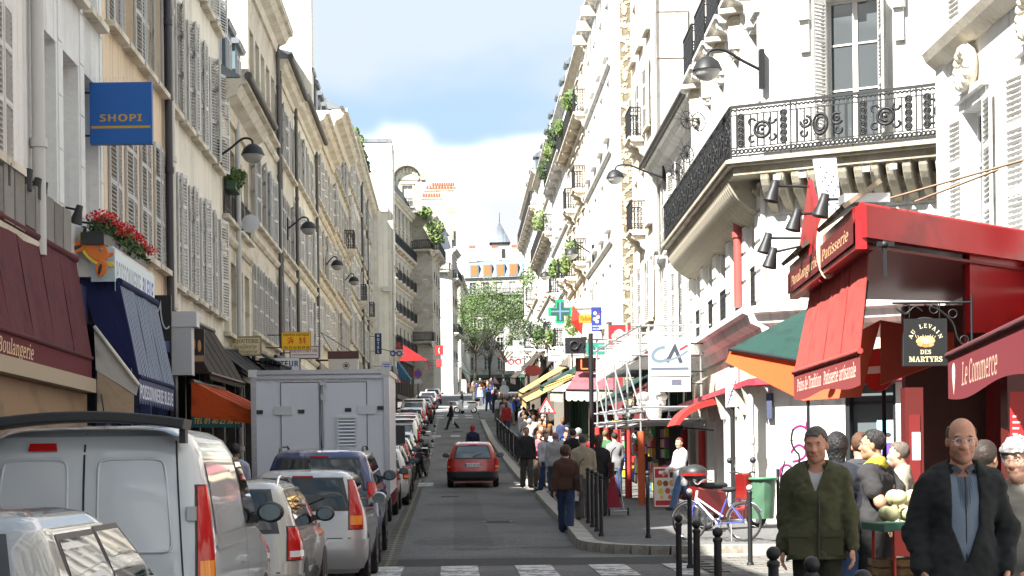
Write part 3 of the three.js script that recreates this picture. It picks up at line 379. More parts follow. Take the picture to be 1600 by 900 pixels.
// ---- right side
{ // corner bank house
  const g = thing('corner_bank_house', 'white sunlit corner house with long ornate iron balcony and graffitied bank at its foot', 'building', V(7, .3, -40)); const b = g.position;
  const sA = [6.35, 47], sB = [6.1, 34.7], fS = frame(sA, sB), fC = frame([6.1, 34.7], [9.4, 32.9]), TOP = 19;
  const uS = [1.6, 4.2, 6.4, 8.9, 11.2], holesS = [], uC = [1.62];
  for (const u of uS) { holesS.push([u, 4.75, 1.05, 2.25], [u, 7.75, 1.1, 2.6], [u, 11.4, 1.1, 2.4], [u, 14.8, 1.1, 2.2]); }
  wallWith(g, fS, 'wall', 3.5, TOP, holesS, wm.bright); holesS.forEach(([u, y, w, h]) => win(g, fS, u, y, w, h, { surround: true, guard: y < 5 || y > 10 ? .85 : 0, trim: wm.white, keystone: y > 6 }));
  const holesC = [[1.75, 7.75, 1.05, 2.7], [1.75, 11.6, 1.05, 2.4], [1.75, 15, 1.05, 2.2]]; wallWith(g, fC, 'wall', 3.5, TOP, holesC, wm.bright);
  for (const [u, y, w, h] of holesC) { const q = win(g, fC, u, y, w, h, { surround: true, trim: wm.white, keystone: true, sash: M.whitewood, glass: M.glass2, inset: .24 }); mk('shutter', shutG(.36, h), M.whitewood, q, w / 2 - .02, 0, .25, -1.1); mk('shutter', shutG(.36, h), M.whitewood, q, -w / 2 + .02, 0, .25, -2.0); for (const s of [-1, 1]) { mk('console', cached('cns', () => metric(merge([gbox(-.12, .12, 0, .55, 0, .16), gbox(-.09, .09, -.6, 0, 0, .08), gbox(-.15, .15, .55, .66, 0, .24), sph(.09, 0, .5, .16)]))), wm.white, q, s * (w / 2 + .38), h - .35, .24); } mk('pediment', cached('pedm', () => molding([[0, 0], [.2, 0], [.3, .1], [.34, .2], [0, .26]], 2.3)), wm.white, q, -1.15, h + .42, .24); mk('garland', cached('gar', () => { const l = []; for (let k = 0; k < 11; k++) l.push(sph(.075, (k - 5) * .12, -.1 * (1 - Math.pow((k - 5) / 5, 2)), 0, 7, 5)); return merge(l); }), M.stone, q, 0, h + .3, .3); }
  put(g, fS, 'side_wall', gbox(0, fS.L - .4, .1, TOP - .05, -5, -.35), wm.bright, 0, 0, 0); put(g, fC, 'side_wall', gbox(.4, fC.L, .1, TOP - .05, -9, -.35), wm.bright, 0, 0, 0);
  // pilaster blocks and panels between first floor and balcony
  blocks(g, fC, .05, fC.L - .05, 4.75, 7.2, 2.4, .56, wm.white, 1, [], .03); for (const u of [.3, 2.9, 5.3, 7.65, 10.05, 12]) { put(g, fS, 'pilaster', gbox(-.34, .34, 4.7, 7.1, 0, .09), wm.white, u, 0, 0); for (let y = 4.85; y < 6.9; y += .58) put(g, fS, 'stone_block', bx(.56, .5, .05), wm.white, u, y + .25, .1); }
  // long balcony at second floor: slab, ribbed cove below, consoles, railing panels
  const proj = .78, Yb = 7.46, A2 = [6.35 - proj, 47], B2 = [6.1 - proj + .02, 34.25], C2 = [9.3, 32.05];
  const slab = (pts, y0, y1) => { const s = new THREE.Shape(pts.map(([x, d]) => new THREE.Vector2(x, d))); const q = new THREE.ExtrudeGeometry(s, { depth: y1 - y0, bevelEnabled: false }); q.rotateX(-Math.PI / 2); q.translate(0, y0, 0); return metric(q); };
  const outl = (k) => [[6.35 - proj * k, 47], [6.1 - proj * k, 34.7 - .48 * k], [9.35, 32.9 - .92 * k], [9.5, 33.3], [6.4, 35], [6.6, 47]];
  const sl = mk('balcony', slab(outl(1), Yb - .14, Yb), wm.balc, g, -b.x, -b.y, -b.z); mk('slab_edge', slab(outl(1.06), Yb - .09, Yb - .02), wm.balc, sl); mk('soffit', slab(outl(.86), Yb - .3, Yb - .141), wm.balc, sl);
  const rib = cached('rib', () => { const s = new THREE.Shape(); s.moveTo(0, 0); s.lineTo(.66, 0); s.quadraticCurveTo(.6, -.34, .1, -.62); s.lineTo(0, -.7); const q = new THREE.ExtrudeGeometry(s, { depth: .13, bevelEnabled: true, bevelSize: .02, bevelThickness: .02, bevelSegments: 1, curveSegments: 6 }); q.rotateY(-Math.PI / 2); return metric(q); });
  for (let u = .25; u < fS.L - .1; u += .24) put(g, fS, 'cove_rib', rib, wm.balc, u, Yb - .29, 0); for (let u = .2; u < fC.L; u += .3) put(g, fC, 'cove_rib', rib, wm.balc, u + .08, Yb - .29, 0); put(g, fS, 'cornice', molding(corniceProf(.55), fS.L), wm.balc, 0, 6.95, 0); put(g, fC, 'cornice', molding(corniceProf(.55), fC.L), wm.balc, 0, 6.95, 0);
  for (const [u, k] of [[.5, 0], [1.0, 0], [1.5, 0], [2.2, 0], [2.7, 0]]) put(g, fC, 'soffit_lamp', bx(.14, .1, .08), M.whitewood, u, Yb - .42, .74);
  // railing panels
  const panel = (w, kind) => cached('pn' + w.toFixed(2) + kind, () => { const h = 1.02, l = [gbox(0, w, h - .05, h, -.03, .03), gbox(0, w, .04, .07, -.015, .015), gbox(0, w, h - .2, h - .18, -.01, .01), gbox(0, w, .2, .22, -.01, .01), gbox(-.012, .012, 0, h, -.015, .015), gbox(.1, .118, .05, h - .05, -.01, .01)]; for (let k = 1; k < 9; k++) l.push(gbox(w * k / 9 - .014, w * k / 9 + .014, .2, h - .18, -.007, .007)); const tor = (r, x, y, t0 = .009, arc = 6.283, rz = 0, sx = 1) => { const q = new THREE.TorusGeometry(r, t0 * 2.5, 4, 16, arc); q.rotateZ(rz); q.scale(sx, 1, 1); q.translate(x, y, 0); l.push(strip(q)); };
    const n = Math.round(w / .085); for (let k = 0; k < n; k++) { tor(.034, (k + .5) * w / n, h - .115, .007, 3.2); l.push(gbox((k + .5) * w / n - .034, (k + .5) * w / n - .026, h - .18, h - .11, -.005, .005)); tor(.036, (k + .5) * w / n, .135, .007); }
    const c = w / 2; if (kind === 0) { for (const x of [.2, w - .14]) for (let y = .29; y < .82; y += .125) { tor(.055, x, y, .009); tor(.02, x, y, .008); } const x0 = c + .03; tor(.15, x0, .52, .012); tor(.085, x0, .52, .011, 4.6, .5); tor(.06, x0 - .2, .36, .01, 4.5, 1); tor(.06, x0 + .2, .36, .01, 4.5, 3); tor(.06, x0 - .2, .68, .01, 4.5, 0); tor(.06, x0 + .2, .68, .01, 4.5, 2); l.push(sph(.035, x0, .52, 0, 8, 6)); }
    else { tor(.19, c - .02, .51, .013, 6.283, 0, .72); tor(.12, c - .02, .51, .011, 5, 1, .7); for (const s of [-1, 1]) { tor(.1, c + s * .3, .58, .011, 4.8, s > 0 ? 1 : 3); tor(.06, c + s * .33, .36, .01, 4.8, 2); tor(.035, c + s * .3, .58, .01); } for (let y = .28; y < .8; y += .08) { const v = rod(V(.16, y, 0), V(.2, y + .06, 0), .007, 4), v2 = rod(V(.24, y, 0), V(.2, y + .06, 0), .007, 4); l.push(v, v2); } }
    l.push(gbox(w - .11, w - .095, .05, h - .05, -.01, .01)); return merge(l); });
  const runRail = (a, c, n) => { const f = frame(a, c), w = f.L / n; for (let k = 0; k < n; k++) { const p = f.o.clone().addScaledVector(f.u, k * w); mk('railing_panel', panel(w, k % 2), M.iron, sl, p.x, Yb, p.z, f.th); } };
  runRail([A2[0] + .05, 47], [B2[0] + .05, B2[1]], 13); runRail([B2[0] + .05, B2[1]], [8.5, 32.58], 3); runRail([8.5, 32.58], [9.3, 32.1], 1);
  // first floor ledge, ground floor piers, bank panels with graffiti, window with poster, red fascia
  put(g, fS, 'ledge', molding([[0, -.55], [.08, -.55], [.16, -.34], [.34, -.26], [.4, -.1], [.5, -.06], [.5, .06], [0, .1]], fS.L + .3), wm.white, 0, 4.6, 0); put(g, fC, 'ledge', molding([[0, -.55], [.08, -.55], [.16, -.34], [.34, -.26], [.4, -.1], [.5, -.06], [.5, .06], [0, .1]], fC.L), wm.white, -.1, 4.6, 0);
  const redF = mat('bank_red', [.36, .035, .06], .5); put(g, fS, 'fascia', molding([[.1, 0], [.42, .02], [.42, .13], [.1, .17]], fS.L + .3), redF, 0, 3.14, 0); put(g, fC, 'fascia', molding([[.1, 0], [.42, .02], [.42, .13], [.1, .17]], fC.L), redF, -.1, 3.14, 0);
  put(g, fS, 'lintel', gbox(0, fS.L, 3.3, 3.98, -.3, .05), wm.stone, 0, 0, 0); put(g, fC, 'lintel', gbox(0, fC.L, 3.3, 3.98, -.3, .05), wm.stone, 0, 0, 0);
  for (const u of [.35, 2.2, 4.0, 5.8, 7.6, 9.4, 10.7, 11.7]) { const p = put(g, fS, 'pier', cached('pier', () => metric(merge([gbox(-.26, .26, 0, 2.62, -.1, .2), gbox(-.3, .3, 0, .35, -.1, .24)]))), wm.white, u, .5, 0); mk('capital', cached('capt', () => { const q = new THREE.CylinderGeometry(.3, .17, .5, 8, 1); return metric(q); }), wm.stone, p, 0, 2.4, .12); }
  put(g, fS, 'shop_back', gbox(0, fS.L, .2, 3.4, -.34, -.22), wm.white, 0, 0, 0); for (const u of [1.3, 3.1, 4.9, 6.7, 8.5]) put(g, fS, 'shop_window', bx(1.1, 2.0, .04), M.shopglass, u, 2.0, -.14);
  const lv = put(g, fS, 'louvre_door', gbox(-.35, .35, .7, 3.1, -.2, .02), M.plastic, 1.1, 0, .02); for (let y = .8; y < 3.05; y += .1) mk('slat', bx(.66, .04, .06), M.greywood, lv, 0, y, .03);
  // front wall panels
  const shopW = [1.55, 2.5]; const pan = (u0, u1, y0, y1) => put(g, fC, 'stone_block', bx(u1 - u0 - .012, y1 - y0 - .012, .12), wm.bright, (u0 + u1) / 2, (y0 + y1) / 2, -.02); const ys = [.62, 1.35, 2.08, 3.14]; for (let k = 0; k < 3; k++) { pan(.02, shopW[0], ys[k], ys[k + 1]); pan(shopW[1], 3.6, ys[k], ys[k + 1]); } put(g, fC, 'plinth', gbox(0, 3.75, .1, .62, -.3, .09), wm.stone, 0, 0, 0); put(g, fC, 'inner_wall', gbox(.3, 3.7, .3, 3.3, -.5, -.36), wm.white, 0, 0, 0);
  const ww = put(g, fC, 'bank_window', gbox(0, .95, .7, 3.1, -.3, -.26), mat('bank_glass', [.10, .12, .125], .05), 1.55, 0, 0); mk('frame', merge([gbox(0, .07, .7, 3.1, -.26, .02), gbox(.9, .95, .7, 3.1, -.26, .02), gbox(.07, .9, 2.75, 2.8, -.22, -.16)]), M.ironalias, ww);
  mk('poster', gbox(.52, .92, 1.55, 2.45, -.25, -.235), mat('poster_back', [.6, .7, .75], .6), ww); GLOB.poster = { ww };
  GLOB.bank = { g, fS, fC };
  pipe(g, fS, 9.9, 4.9, 7, .09, mat('pipe_red', [.33, .07, .06], .5), .2); pipe(g, fS, fS.L - .08, .6, 3.0, .06, M.greywood, .3);
  // wall ornaments above the balcony
  const star = cached('star', () => { const l = []; for (let k = 0; k < 12; k++) { const a = k * Math.PI / 6; l.push(rod(V(0, 0, 0), V(Math.cos(a) * .34, Math.sin(a) * .34, .05), .012, 4, .004)); } const t = new THREE.TorusGeometry(.2, .012, 5, 18); l.push(strip(t)); return merge(l); }); for (const [u, y] of [[2.9, 8.9], [5.3, 8.9], [5.3, 9.7], [7.6, 9.2]]) put(g, fS, 'iron_rosette', star, M.ironalias, u, y, .7, -.9);
  for (const u of [2.9, 5.3, 7.65, 10.05]) { put(g, fS, 'pilaster', gbox(-.16, .16, 7.6, 12, 0, .14), wm.white, u, 0, 0); put(g, fS, 'carved_console', cached('vol', () => { const q1 = new THREE.TorusGeometry(.16, .07, 6, 12), q2 = new THREE.TorusGeometry(.1, .05, 6, 12); q2.translate(0, -.55, 0); return metric(merge([strip(q1), strip(q2), gbox(-.14, .14, -.5, .1, -.1, .1), gbox(-.3, .3, .2, .3, -.15, .3)])); }), M.stone, u, 10.7, .2, 1.2); balcony(g, fS, u - .9, u + .9, 11.3, .45, { mat: wm.white }); }
}
{ // bakery house upper storeys, with the red shop at its foot
  const g = thing('bakery_house', 'white sunlit house with louvred shutters above the red bakery', 'building', V(8, 0, -20)); const f = frame([7.05, 25.7], [6.6, -6]);
  const hs = [4.0, 7.6, 11.2, 14.8].flatMap((y) => [1.75, 4.55, 7.4, 10.2, 13, 17, 21, 25, 29].map((u) => [u, y, 1.0, 2.35])); wallWith(g, f, 'wall', 3.6, 19, hs, wm.bright); for (const [u, y, w, h] of hs) win(g, f, u, y, w, h, { shut: 'open', surround: true, trim: wm.white, guard: y > 5 && u > 4 ? .8 : 0 });
  put(g, f, 'side_wall', gbox(.02, f.L, 0, 18.9, -8, -.35), wm.white, 0, 0, 0); for (const u of [.22]) put(g, f, 'quoin', gbox(-.2, .2, 3.6, 19, 0, .07), wm.white, u, 0, 0); for (const y of [7.2, 10.6]) { put(g, f, 'string_course', molding([[0, 0], [.06, 0], [.2, .12], [.26, .24], [0, .3]], f.L), wm.stone, 0, y, 0); }
  for (const [u, y] of [[1.75, 6.85], [4.55, 6.85], [1.75, 10.35]]) put(g, f, 'wreath', cached('wre', () => { const t = new THREE.TorusGeometry(.24, .085, 6, 14); const l = [strip(t)]; for (let k = 0; k < 14; k++) l.push(sph(.08, Math.cos(k * .45) * .24, Math.sin(k * .45) * .24, .05, 6, 4)); return merge(l); }), M.stone, u, y, .1);
  const dark = mat('shop_inner', [.14, .06, .045], .7), rd = mat('shop_red_wood', [.20, .012, .010], .4); put(g, f, 'shop_back', gbox(.2, f.L, 0, 3.6, -.6, -.5), dark, 0, 0, 0); for (const u of [.3, 2.5, 4.6, 6.8, 9, 11.5]) put(g, f, 'shop_pier', gbox(-.2, .2, .03, 3.6, -.5, .05), rd, u, 0, 0); for (const u of [1.4, 3.55, 5.7, 7.9]) put(g, f, 'shop_window', bx(1.75, 2.7, .03), M.shopglass, u, 1.9, -.3);
}
{ const { g, fr } = house({ ...RT(47.05, 58.4, 6.75, 6.85), label: 'low white sunlit house with grey gutter and many louvred shutters behind the scaffold', wall: wm.bright, top: 11.4, shop: 4.6, rows: [{ y: 5.3, h: 2.3, shut: 'mix' }, { y: 8.4, h: 2.2, shut: 'mix' }], n: 6, m0: .9, corniceK: 1.25, roof: 'pitch', gutter: true, gutterN: .58, shopColor: [.04, .08, .06], trim: wm.white, pipes: [[.15, .09, M.whitewood]] }); }
{ const { g, fr } = house({ ...RT(58.45, 65.4, 6.67), label: 'pinkish stone house with stepped party wall blocks and carved balcony brackets', wall: wm.pink, sideMat: wm.pink, top: 19.5, shop: 5.6, rows: [{ y: 6.6, h: 2.1, shut: 'open' }, { y: 9.8, h: 2.1, bal: 1, balOnly: [1] }, { y: 13, h: 2.1, bal: 1, balOnly: [1], shut: 'open' }, { y: 16.2, h: 2.0 }], n: 3, m0: 1.1, roof: 'pitch', shopColor: [.15, .03, .03], trim: wm.stone });
  const b = g.position; for (const [x0, x1, y0, y1] of [[6.75, 8.2, 16.4, 19.5], [6.75, 7.75, 14.9, 16.35], [6.75, 8.1, 12.4, 14.85], [6.75, 7.75, 11.0, 12.3]]) mk('stone_block', gbox(x0, x1, y0, y1, -58.4, -57.9), wm.pink, g, -b.x, -b.y, -b.z); mk('downpipe', cylG(.09, .09, 11, 10), M.whitewood, g, 6.62 - b.x, 14 - b.y, -57.8 - b.z); }
{ const { g, fr } = house({ ...RT(65.5, 77.6), label: 'plain white rendered house with a rubble stone party wall edge', wall: wm.bright, sideMat: wm.rubble, top: 20.5, shop: 6.0, rows: [{ y: 7.2, h: 2.1 }, { y: 10.6, h: 2.1, bal: 1, balOnly: [] }, { y: 14, h: 2.1 }, { y: 17, h: 2 }], n: 4, m0: 1.4, courses: [9.9, 13.2, 16.4], roof: 'mansard', roofMat: M.zinc, shopColor: [.2, .05, .06], trim: wm.white }); for (let k = 0; k < 5; k++) put(g, fr, 'corbel', bx(.3, .4, .6), wm.stone, 1 + k * 2.4, 20, .3); }
const balPlants = (g, fr, l) => { for (const [u, y, s] of l) put(g, fr, 'balcony_plant', leafClump(220, .6 * s, .5 * s, .35 * s, .11, Math.round(u * 10 + y)), pick([M.leaf, M.leaf2, M.leafdark]), u, y, .6).userData.kind = 'stuff'; };
{ const { g, fr } = house({ ...RT(77.65, 90), label: 'ornate sunlit house with carved consoles and planted iron balconies above the pharmacy cross', wall: wm.pink, top: 20.2, shop: 6.6, rows: [{ y: 7.6, h: 2.1 }, { y: 10.8, h: 2.2, bal: 1, balOnly: [1, 3], surround: 1 }, { y: 14, h: 2.2, bal: 1, balOnly: [1, 3], surround: 1 }, { y: 17.2, h: 2.1, bal: 'full', surround: 1 }], n: 4, m0: 1.6, courses: [10.2, 13.4, 16.6], corniceK: .9, roof: 'mansard', shopColor: [.05, .12, .07], trim: wm.stone }); balPlants(g, fr, [[10.8, 11.3, 1.1], [7, 11.2, .9], [10.6, 18, 1], [4, 18.1, .8], [10.8, 8.1, 1]]); }
{ const { g, fr } = house({ ...RT(90.05, 104), label: 'white balconied house with green hanging plants beyond the ornate one', wall: wm.bright, top: 20.6, shop: 7.4, rows: [{ y: 8.2, h: 2.1, bal: 1, balOnly: [2] }, { y: 11.4, h: 2.1, bal: 1, balOnly: [1, 3] }, { y: 14.6, h: 2.1 }, { y: 17.8, h: 2.0, bal: 'full' }], n: 4, m0: 1.5, courses: [10.9, 14], corniceK: .85, roof: 'mansard', roofMat: M.zincblue, dormers: [3, 7, 11], shopColor: [.2, .18, .15], trim: wm.white }); balPlants(g, fr, [[3, 18.6, 1.2], [9, 18.6, 1.1], [12.4, 18.8, 1.3], [12.2, 12, 1], [8, 8.8, 1]]); }
{ const { g, fr } = house({ ...RT(104.05, 122), label: 'long white stone house with dark iron balconies', wall: wm.white, top: 21, shop: 8.6, rows: [{ y: 9.4, h: 2.1, bal: 1, balOnly: [2, 5] }, { y: 12.6, h: 2.1 }, { y: 15.6, h: 2.1, bal: 'full' }, { y: 18.4, h: 2 }], n: 6, m0: 1.5, courses: [12, 18], corniceK: .85, roof: 'mansard', dormers: [4, 9, 14], trim: wm.stone, chimneys: [[2, -3, 3.8, .7, 2, 4]] }); balPlants(g, fr, [[16, 16.4, 1.4], [12, 10, 1.2], [16.6, 9.9, 1.5]]); }
{ const { g, fr } = house({ ...RT(122.05, 145), label: 'sunlit stone house with grey mansard near the street trees', wall: wm.white, top: 22.2, shop: 10, rows: [{ y: 10.8, h: 2.1, bal: 1, balOnly: [3, 6] }, { y: 14, h: 2.1, bal: 1, balOnly: [4] }, { y: 17, h: 2.1 }, { y: 19.8, h: 1.9, bal: 'full' }], n: 7, m0: 1.6, courses: [13.4, 19.4], corniceK: .9, roof: 'mansard', dormers: [4, 10, 16], trim: wm.stone }); balPlants(g, fr, [[21, 15, 1.6], [20, 11.5, 1.5]]); }
house({ A: [10.2, 190], B: [8.6, 145.05], label: 'last sunlit house before the little square', wall: wm.white, top: 24.5, shop: 13, rows: [{ y: 14, h: 2.1, bal: 1 }, { y: 17, h: 2.1 }, { y: 20, h: 2.1, bal: 'full' }], n: 12, m0: 2, courses: [16.5], roof: 'mansard', trim: wm.stone });

// ---------------------------------------------------------------- vehicles
// rows: [height, rear, front, half width, corner radius]; the car points away (-z), its rear at z = 0
function ringAt(rows, y) { let i = 0; while (i < rows.length - 2 && y > rows[i + 1][0]) i++; const a = rows[i], b = rows[i + 1], t = clamp((y - a[0]) / (b[0] - a[0])); return a.map((v, k) => lerp(v, b[k], t)); }
function outline(row, bulge = .07) { // closed loop in plan, from the middle of the rear round by the right
  const [, a, b, w, r0] = row, r = Math.min(r0, w * .9, (b - a) / 2.2), h = []; const bu = (x) => bulge * (x / w) * (x / w);
  for (let k = 0; k <= 6; k++) { const x = (w - r) * k / 6; h.push([x, a + bu(x)]); } for (let k = 1; k <= 5; k++) { const t = Math.PI / 2 * k / 5; h.push([w - r + r * Math.sin(t), a + r - r * Math.cos(t) + bu(w - r) + (bulge - bu(w - r)) * k / 5]); }
  const z0 = a + r + bulge, z1 = b - r - bulge; for (let k = 1; k <= 10; k++) h.push([w, lerp(z0, z1, k / 10)]); for (let k = 1; k <= 5; k++) { const t = Math.PI / 2 * k / 5; h.push([w - r + r * Math.cos(t), z1 + r * Math.sin(t) + (bulge - bu(w - r)) * k / 5]); } for (let k = 1; k <= 6; k++) { const x = (w - r) * (1 - k / 6); h.push([x, b - bu(x)]); }
  const l = h.slice(1, -1).reverse().map(([x, z]) => [-x, z]); return [...h, ...l];
}
function loftCar(rows0) {
  const ys = []; for (let i = 0; i + 1 < rows0.length; i++) for (let k = 0; k < 3; k++) ys.push(lerp(rows0[i][0], rows0[i + 1][0], k / 3)); ys.push(rows0[rows0.length - 1][0]);
  const loops = ys.map((y) => outline(ringAt(rows0, y)).map(([x, z]) => [x, y, -z])); const n = loops[0].length, pos = loops.flat(2), idx = [];
  for (let j = 0; j + 1 < loops.length; j++) for (let i = 0; i < n; i++) { const a = j * n + i, b = j * n + (i + 1) % n, c = a + n, d = b + n; idx.push(a, b, c, b, d, c); }
  const top = loops[loops.length - 1], cz = top.reduce((s, p) => s + p[2], 0) / n; pos.push(0, top[0][1] + .008, cz); const ci = pos.length / 3 - 1; for (let i = 0; i < n; i++) idx.push((loops.length - 1) * n + i, (loops.length - 1) * n + (i + 1) % n, ci);
  const bot = loops[0]; pos.push(0, bot[0][1], (bot[0][2] + bot[Math.floor(n / 2)][2]) / 2); const bi = pos.length / 3 - 1; for (let i = 0; i < n; i++) idx.push((i + 1) % n, i, bi);
  const g = new THREE.BufferGeometry(); g.setAttribute('position', new THREE.Float32BufferAttribute(pos, 3)); g.setIndex(idx); const f = toCreasedNormals(g, .55); f.setAttribute('uv', new THREE.Float32BufferAttribute(new Float32Array(f.attributes.position.count * 2), 2)); return f;
}
function arcPoint(rows, y, s, off) { // s metres from the rear middle along the outline (negative: to the left)
  const o = outline(ringAt(rows, y)), sg = s < 0 ? -1 : 1; let left = Math.abs(s); for (let i = 0; i + 1 < o.length; i++) { const dx = o[i + 1][0] - o[i][0], dz = o[i + 1][1] - o[i][1], L = Math.hypot(dx, dz); if (left <= L || i > 25) { const t = left / L; return V(sg * (o[i][0] + dx * t + off * dz / L), y, -(o[i][1] + dz * t - off * dx / L)); } left -= L; } return V(0, y, 0);
}
function patch(rows, c, off, nu = 6, nv = 4, thick = .012) { // c: four corners [s, y] counter-clockwise from lower left
  const pos = [], idx = []; const lay = (o) => { const b = pos.length / 3; for (let j = 0; j <= nv; j++) for (let i = 0; i <= nu; i++) { const u = i / nu, v = j / nv; const s = lerp(lerp(c[0][0], c[1][0], u), lerp(c[3][0], c[2][0], u), v), y = lerp(lerp(c[0][1], c[1][1], u), lerp(c[3][1], c[2][1], u), v); const p = arcPoint(rows, y, s, o); pos.push(p.x, p.y, p.z); } return b; };
  lay(off); const b2 = lay(off - thick); const n1 = nu + 1; for (let j = 0; j < nv; j++) for (let i = 0; i < nu; i++) { const k = j * n1 + i; idx.push(k, k + 1, k + n1, k + 1, k + n1 + 1, k + n1); }
  const e = (a, b) => idx.push(a, a + b2, b, b, a + b2, b + b2); for (let i = 0; i < nu; i++) { e(i, i + 1); e(nv * n1 + i + 1, nv * n1 + i); } for (let j = 0; j < nv; j++) { e((j + 1) * n1, j * n1); e(j * n1 + nu, (j + 1) * n1 + nu); }
  const g = new THREE.BufferGeometry(); g.setAttribute('position', new THREE.Float32BufferAttribute(pos, 3)); g.setIndex(idx); const f = toCreasedNormals(g, .5); f.setAttribute('uv', new THREE.Float32BufferAttribute(new Float32Array(f.attributes.position.count * 2), 2)); return f;
}
function sidePatch(rows, c, sg, off, nu = 5, nv = 3) { // corners [z from rear, y]
  const a = (z, y) => { const r = ringAt(rows, y); return V(sg * (r[3] + off), y, -z); }; const pos = [], idx = []; for (let j = 0; j <= nv; j++) for (let i = 0; i <= nu; i++) { const u = i / nu, v = j / nv, z = lerp(lerp(c[0][0], c[1][0], u), lerp(c[3][0], c[2][0], u), v), y = lerp(lerp(c[0][1], c[1][1], u), lerp(c[3][1], c[2][1], u), v), p = a(z, y); pos.push(p.x, p.y, p.z); }
  for (let j = 0; j < nv; j++) for (let i = 0; i < nu; i++) { const k = j * (nu + 1) + i, m = k + nu + 1; sg > 0 ? idx.push(k, k + 1, m, k + 1, m + 1, m) : idx.push(k, m, k + 1, k + 1, m, m + 1); }
  const g = new THREE.BufferGeometry(); g.setAttribute('position', new THREE.Float32BufferAttribute(pos, 3)); g.setIndex(idx); g.setAttribute('uv', new THREE.Float32BufferAttribute(new Float32Array(pos.length / 3 * 2), 2)); g.computeVertexNormals(); return g;
}
const TYPES = {
  hatch: { L: 3.95, rows: [[.2, .1, 3.8, .70, .2], [.32, .0, 3.9, .79, .25], [.5, -.02, 3.95, .825, .28], [.7, .02, 3.86, .83, .28], [.82, .05, 3.62, .82, .28], [.92, .07, 2.82, .795, .24], [1.15, .16, 2.4, .715, .22], [1.36, .30, 2.02, .62, .2], [1.415, .38, 1.9, .57, .2], [1.445, .52, 1.72, .48, .2], [1.455, .8, 1.4, .3, .15]], rw: [.97, 1.33, .58, .47], side: [[[.55, .97], [1.42, .96], [1.42, 1.32], [.72, 1.32]], [[1.5, .96], [2.62, .95], [2.02, 1.33], [1.5, 1.33]]], tail: [.62, .93, .84, .2], bump: [.24, .52], plate: .74, wb: [.72, 3.15], wr: .29 },
  estate: { L: 4.4, rows: [[.2, .1, 4.2, .72, .2], [.32, .0, 4.35, .81, .25], [.52, -.02, 4.4, .845, .28], [.72, .02, 4.3, .85, .28], [.86, .05, 4.05, .84, .28], [.95, .07, 3.2, .81, .24], [1.2, .17, 2.85, .725, .22], [1.4, .30, 2.5, .63, .2], [1.455, .40, 2.35, .58, .2], [1.485, .6, 2.1, .48, .2], [1.495, .9, 1.8, .3, .15]], rw: [1.0, 1.37, .6, .5], side: [[[.45, 1.02], [.95, 1.01], [.95, 1.36], [.62, 1.36]], [[1.0, 1.01], [1.85, 1.0], [1.85, 1.37], [1.0, 1.37]], [[1.92, 1.0], [3.0, .98], [2.45, 1.38], [1.92, 1.38]]], tail: [.7, 1.02, .86, .2], bump: [.24, .56], plate: .8, wb: [.82, 3.5], wr: .31, rails: true },
  mpv: { L: 4.3, rows: [[.2, .1, 4.1, .74, .2], [.34, .0, 4.25, .83, .25], [.56, -.02, 4.3, .86, .28], [.78, .03, 4.15, .865, .28], [.95, .07, 3.9, .85, .26], [1.02, .09, 3.3, .83, .24], [1.28, .17, 2.85, .745, .22], [1.5, .28, 2.45, .645, .2], [1.56, .38, 2.3, .58, .2], [1.59, .6, 2.1, .48, .2], [1.6, .9, 1.8, .3, .15]], rw: [1.08, 1.46, .6, .5], side: [[[.45, 1.08], [1.0, 1.07], [1.0, 1.46], [.62, 1.46]], [[1.06, 1.07], [1.95, 1.05], [1.95, 1.47], [1.06, 1.47]], [[2.02, 1.05], [3.05, 1.03], [2.45, 1.48], [2.02, 1.48]]], tail: [.8, 1.45, .72, .13], bump: [.26, .66], plate: .86, wb: [.8, 3.4], wr: .32 },
  suv: { L: 4.2, rows: [[.32, .1, 4.0, .74, .2], [.46, .0, 4.15, .84, .22], [.68, -.02, 4.2, .87, .24], [.9, .03, 4.05, .87, .24], [1.06, .05, 3.85, .855, .22], [1.12, .06, 3.2, .84, .22], [1.4, .13, 2.85, .765, .2], [1.62, .22, 2.5, .68, .2], [1.69, .3, 2.3, .62, .2], [1.72, .5, 2.1, .5, .2], [1.73, .8, 1.7, .3, .15]], rw: [1.16, 1.58, .64, .55], side: [[[.4, 1.18], [.95, 1.17], [.95, 1.58], [.52, 1.58]], [[1.02, 1.17], [1.85, 1.15], [1.85, 1.59], [1.02, 1.59]], [[1.92, 1.15], [2.95, 1.14], [2.5, 1.6], [1.92, 1.6]]], tail: [.95, 1.24, .80, .13], bump: [.38, .74], plate: .98, wb: [.75, 3.2], wr: .36, rails: true, spare: false },
  van: { L: 4.0, rows: [[.22, .1, 3.85, .74, .12], [.34, .0, 3.95, .81, .14], [.55, -.02, 4.0, .83, .15], [.85, 0, 3.88, .832, .15], [1.0, .01, 3.4, .825, .15], [1.08, .02, 3.0, .815, .15], [1.4, .06, 2.65, .765, .15], [1.64, .11, 2.4, .71, .15], [1.75, .16, 2.25, .655, .16], [1.805, .26, 2.1, .57, .16], [1.83, .5, 1.8, .4, .15]], side: [[[2.15, 1.12], [2.95, 1.1], [2.45, 1.6], [2.15, 1.6]]], tail: [.76, 1.42, .80, .085], bump: [.26, .6], plate: .8, wb: [.75, 3.3], wr: .3 },
};
const wheelT = (r) => cached('tyre' + r, () => { const p = []; for (const [x, y] of [[r * .62, -.09], [r * .9, -.095], [r * .98, -.075], [r, -.04], [r, .04], [r * .98, .075], [r * .9, .095], [r * .62, .09]]) p.push(new THREE.Vector2(x, y)); const g = new THREE.LatheGeometry(p, 24); g.rotateZ(Math.PI / 2); return strip(g); });
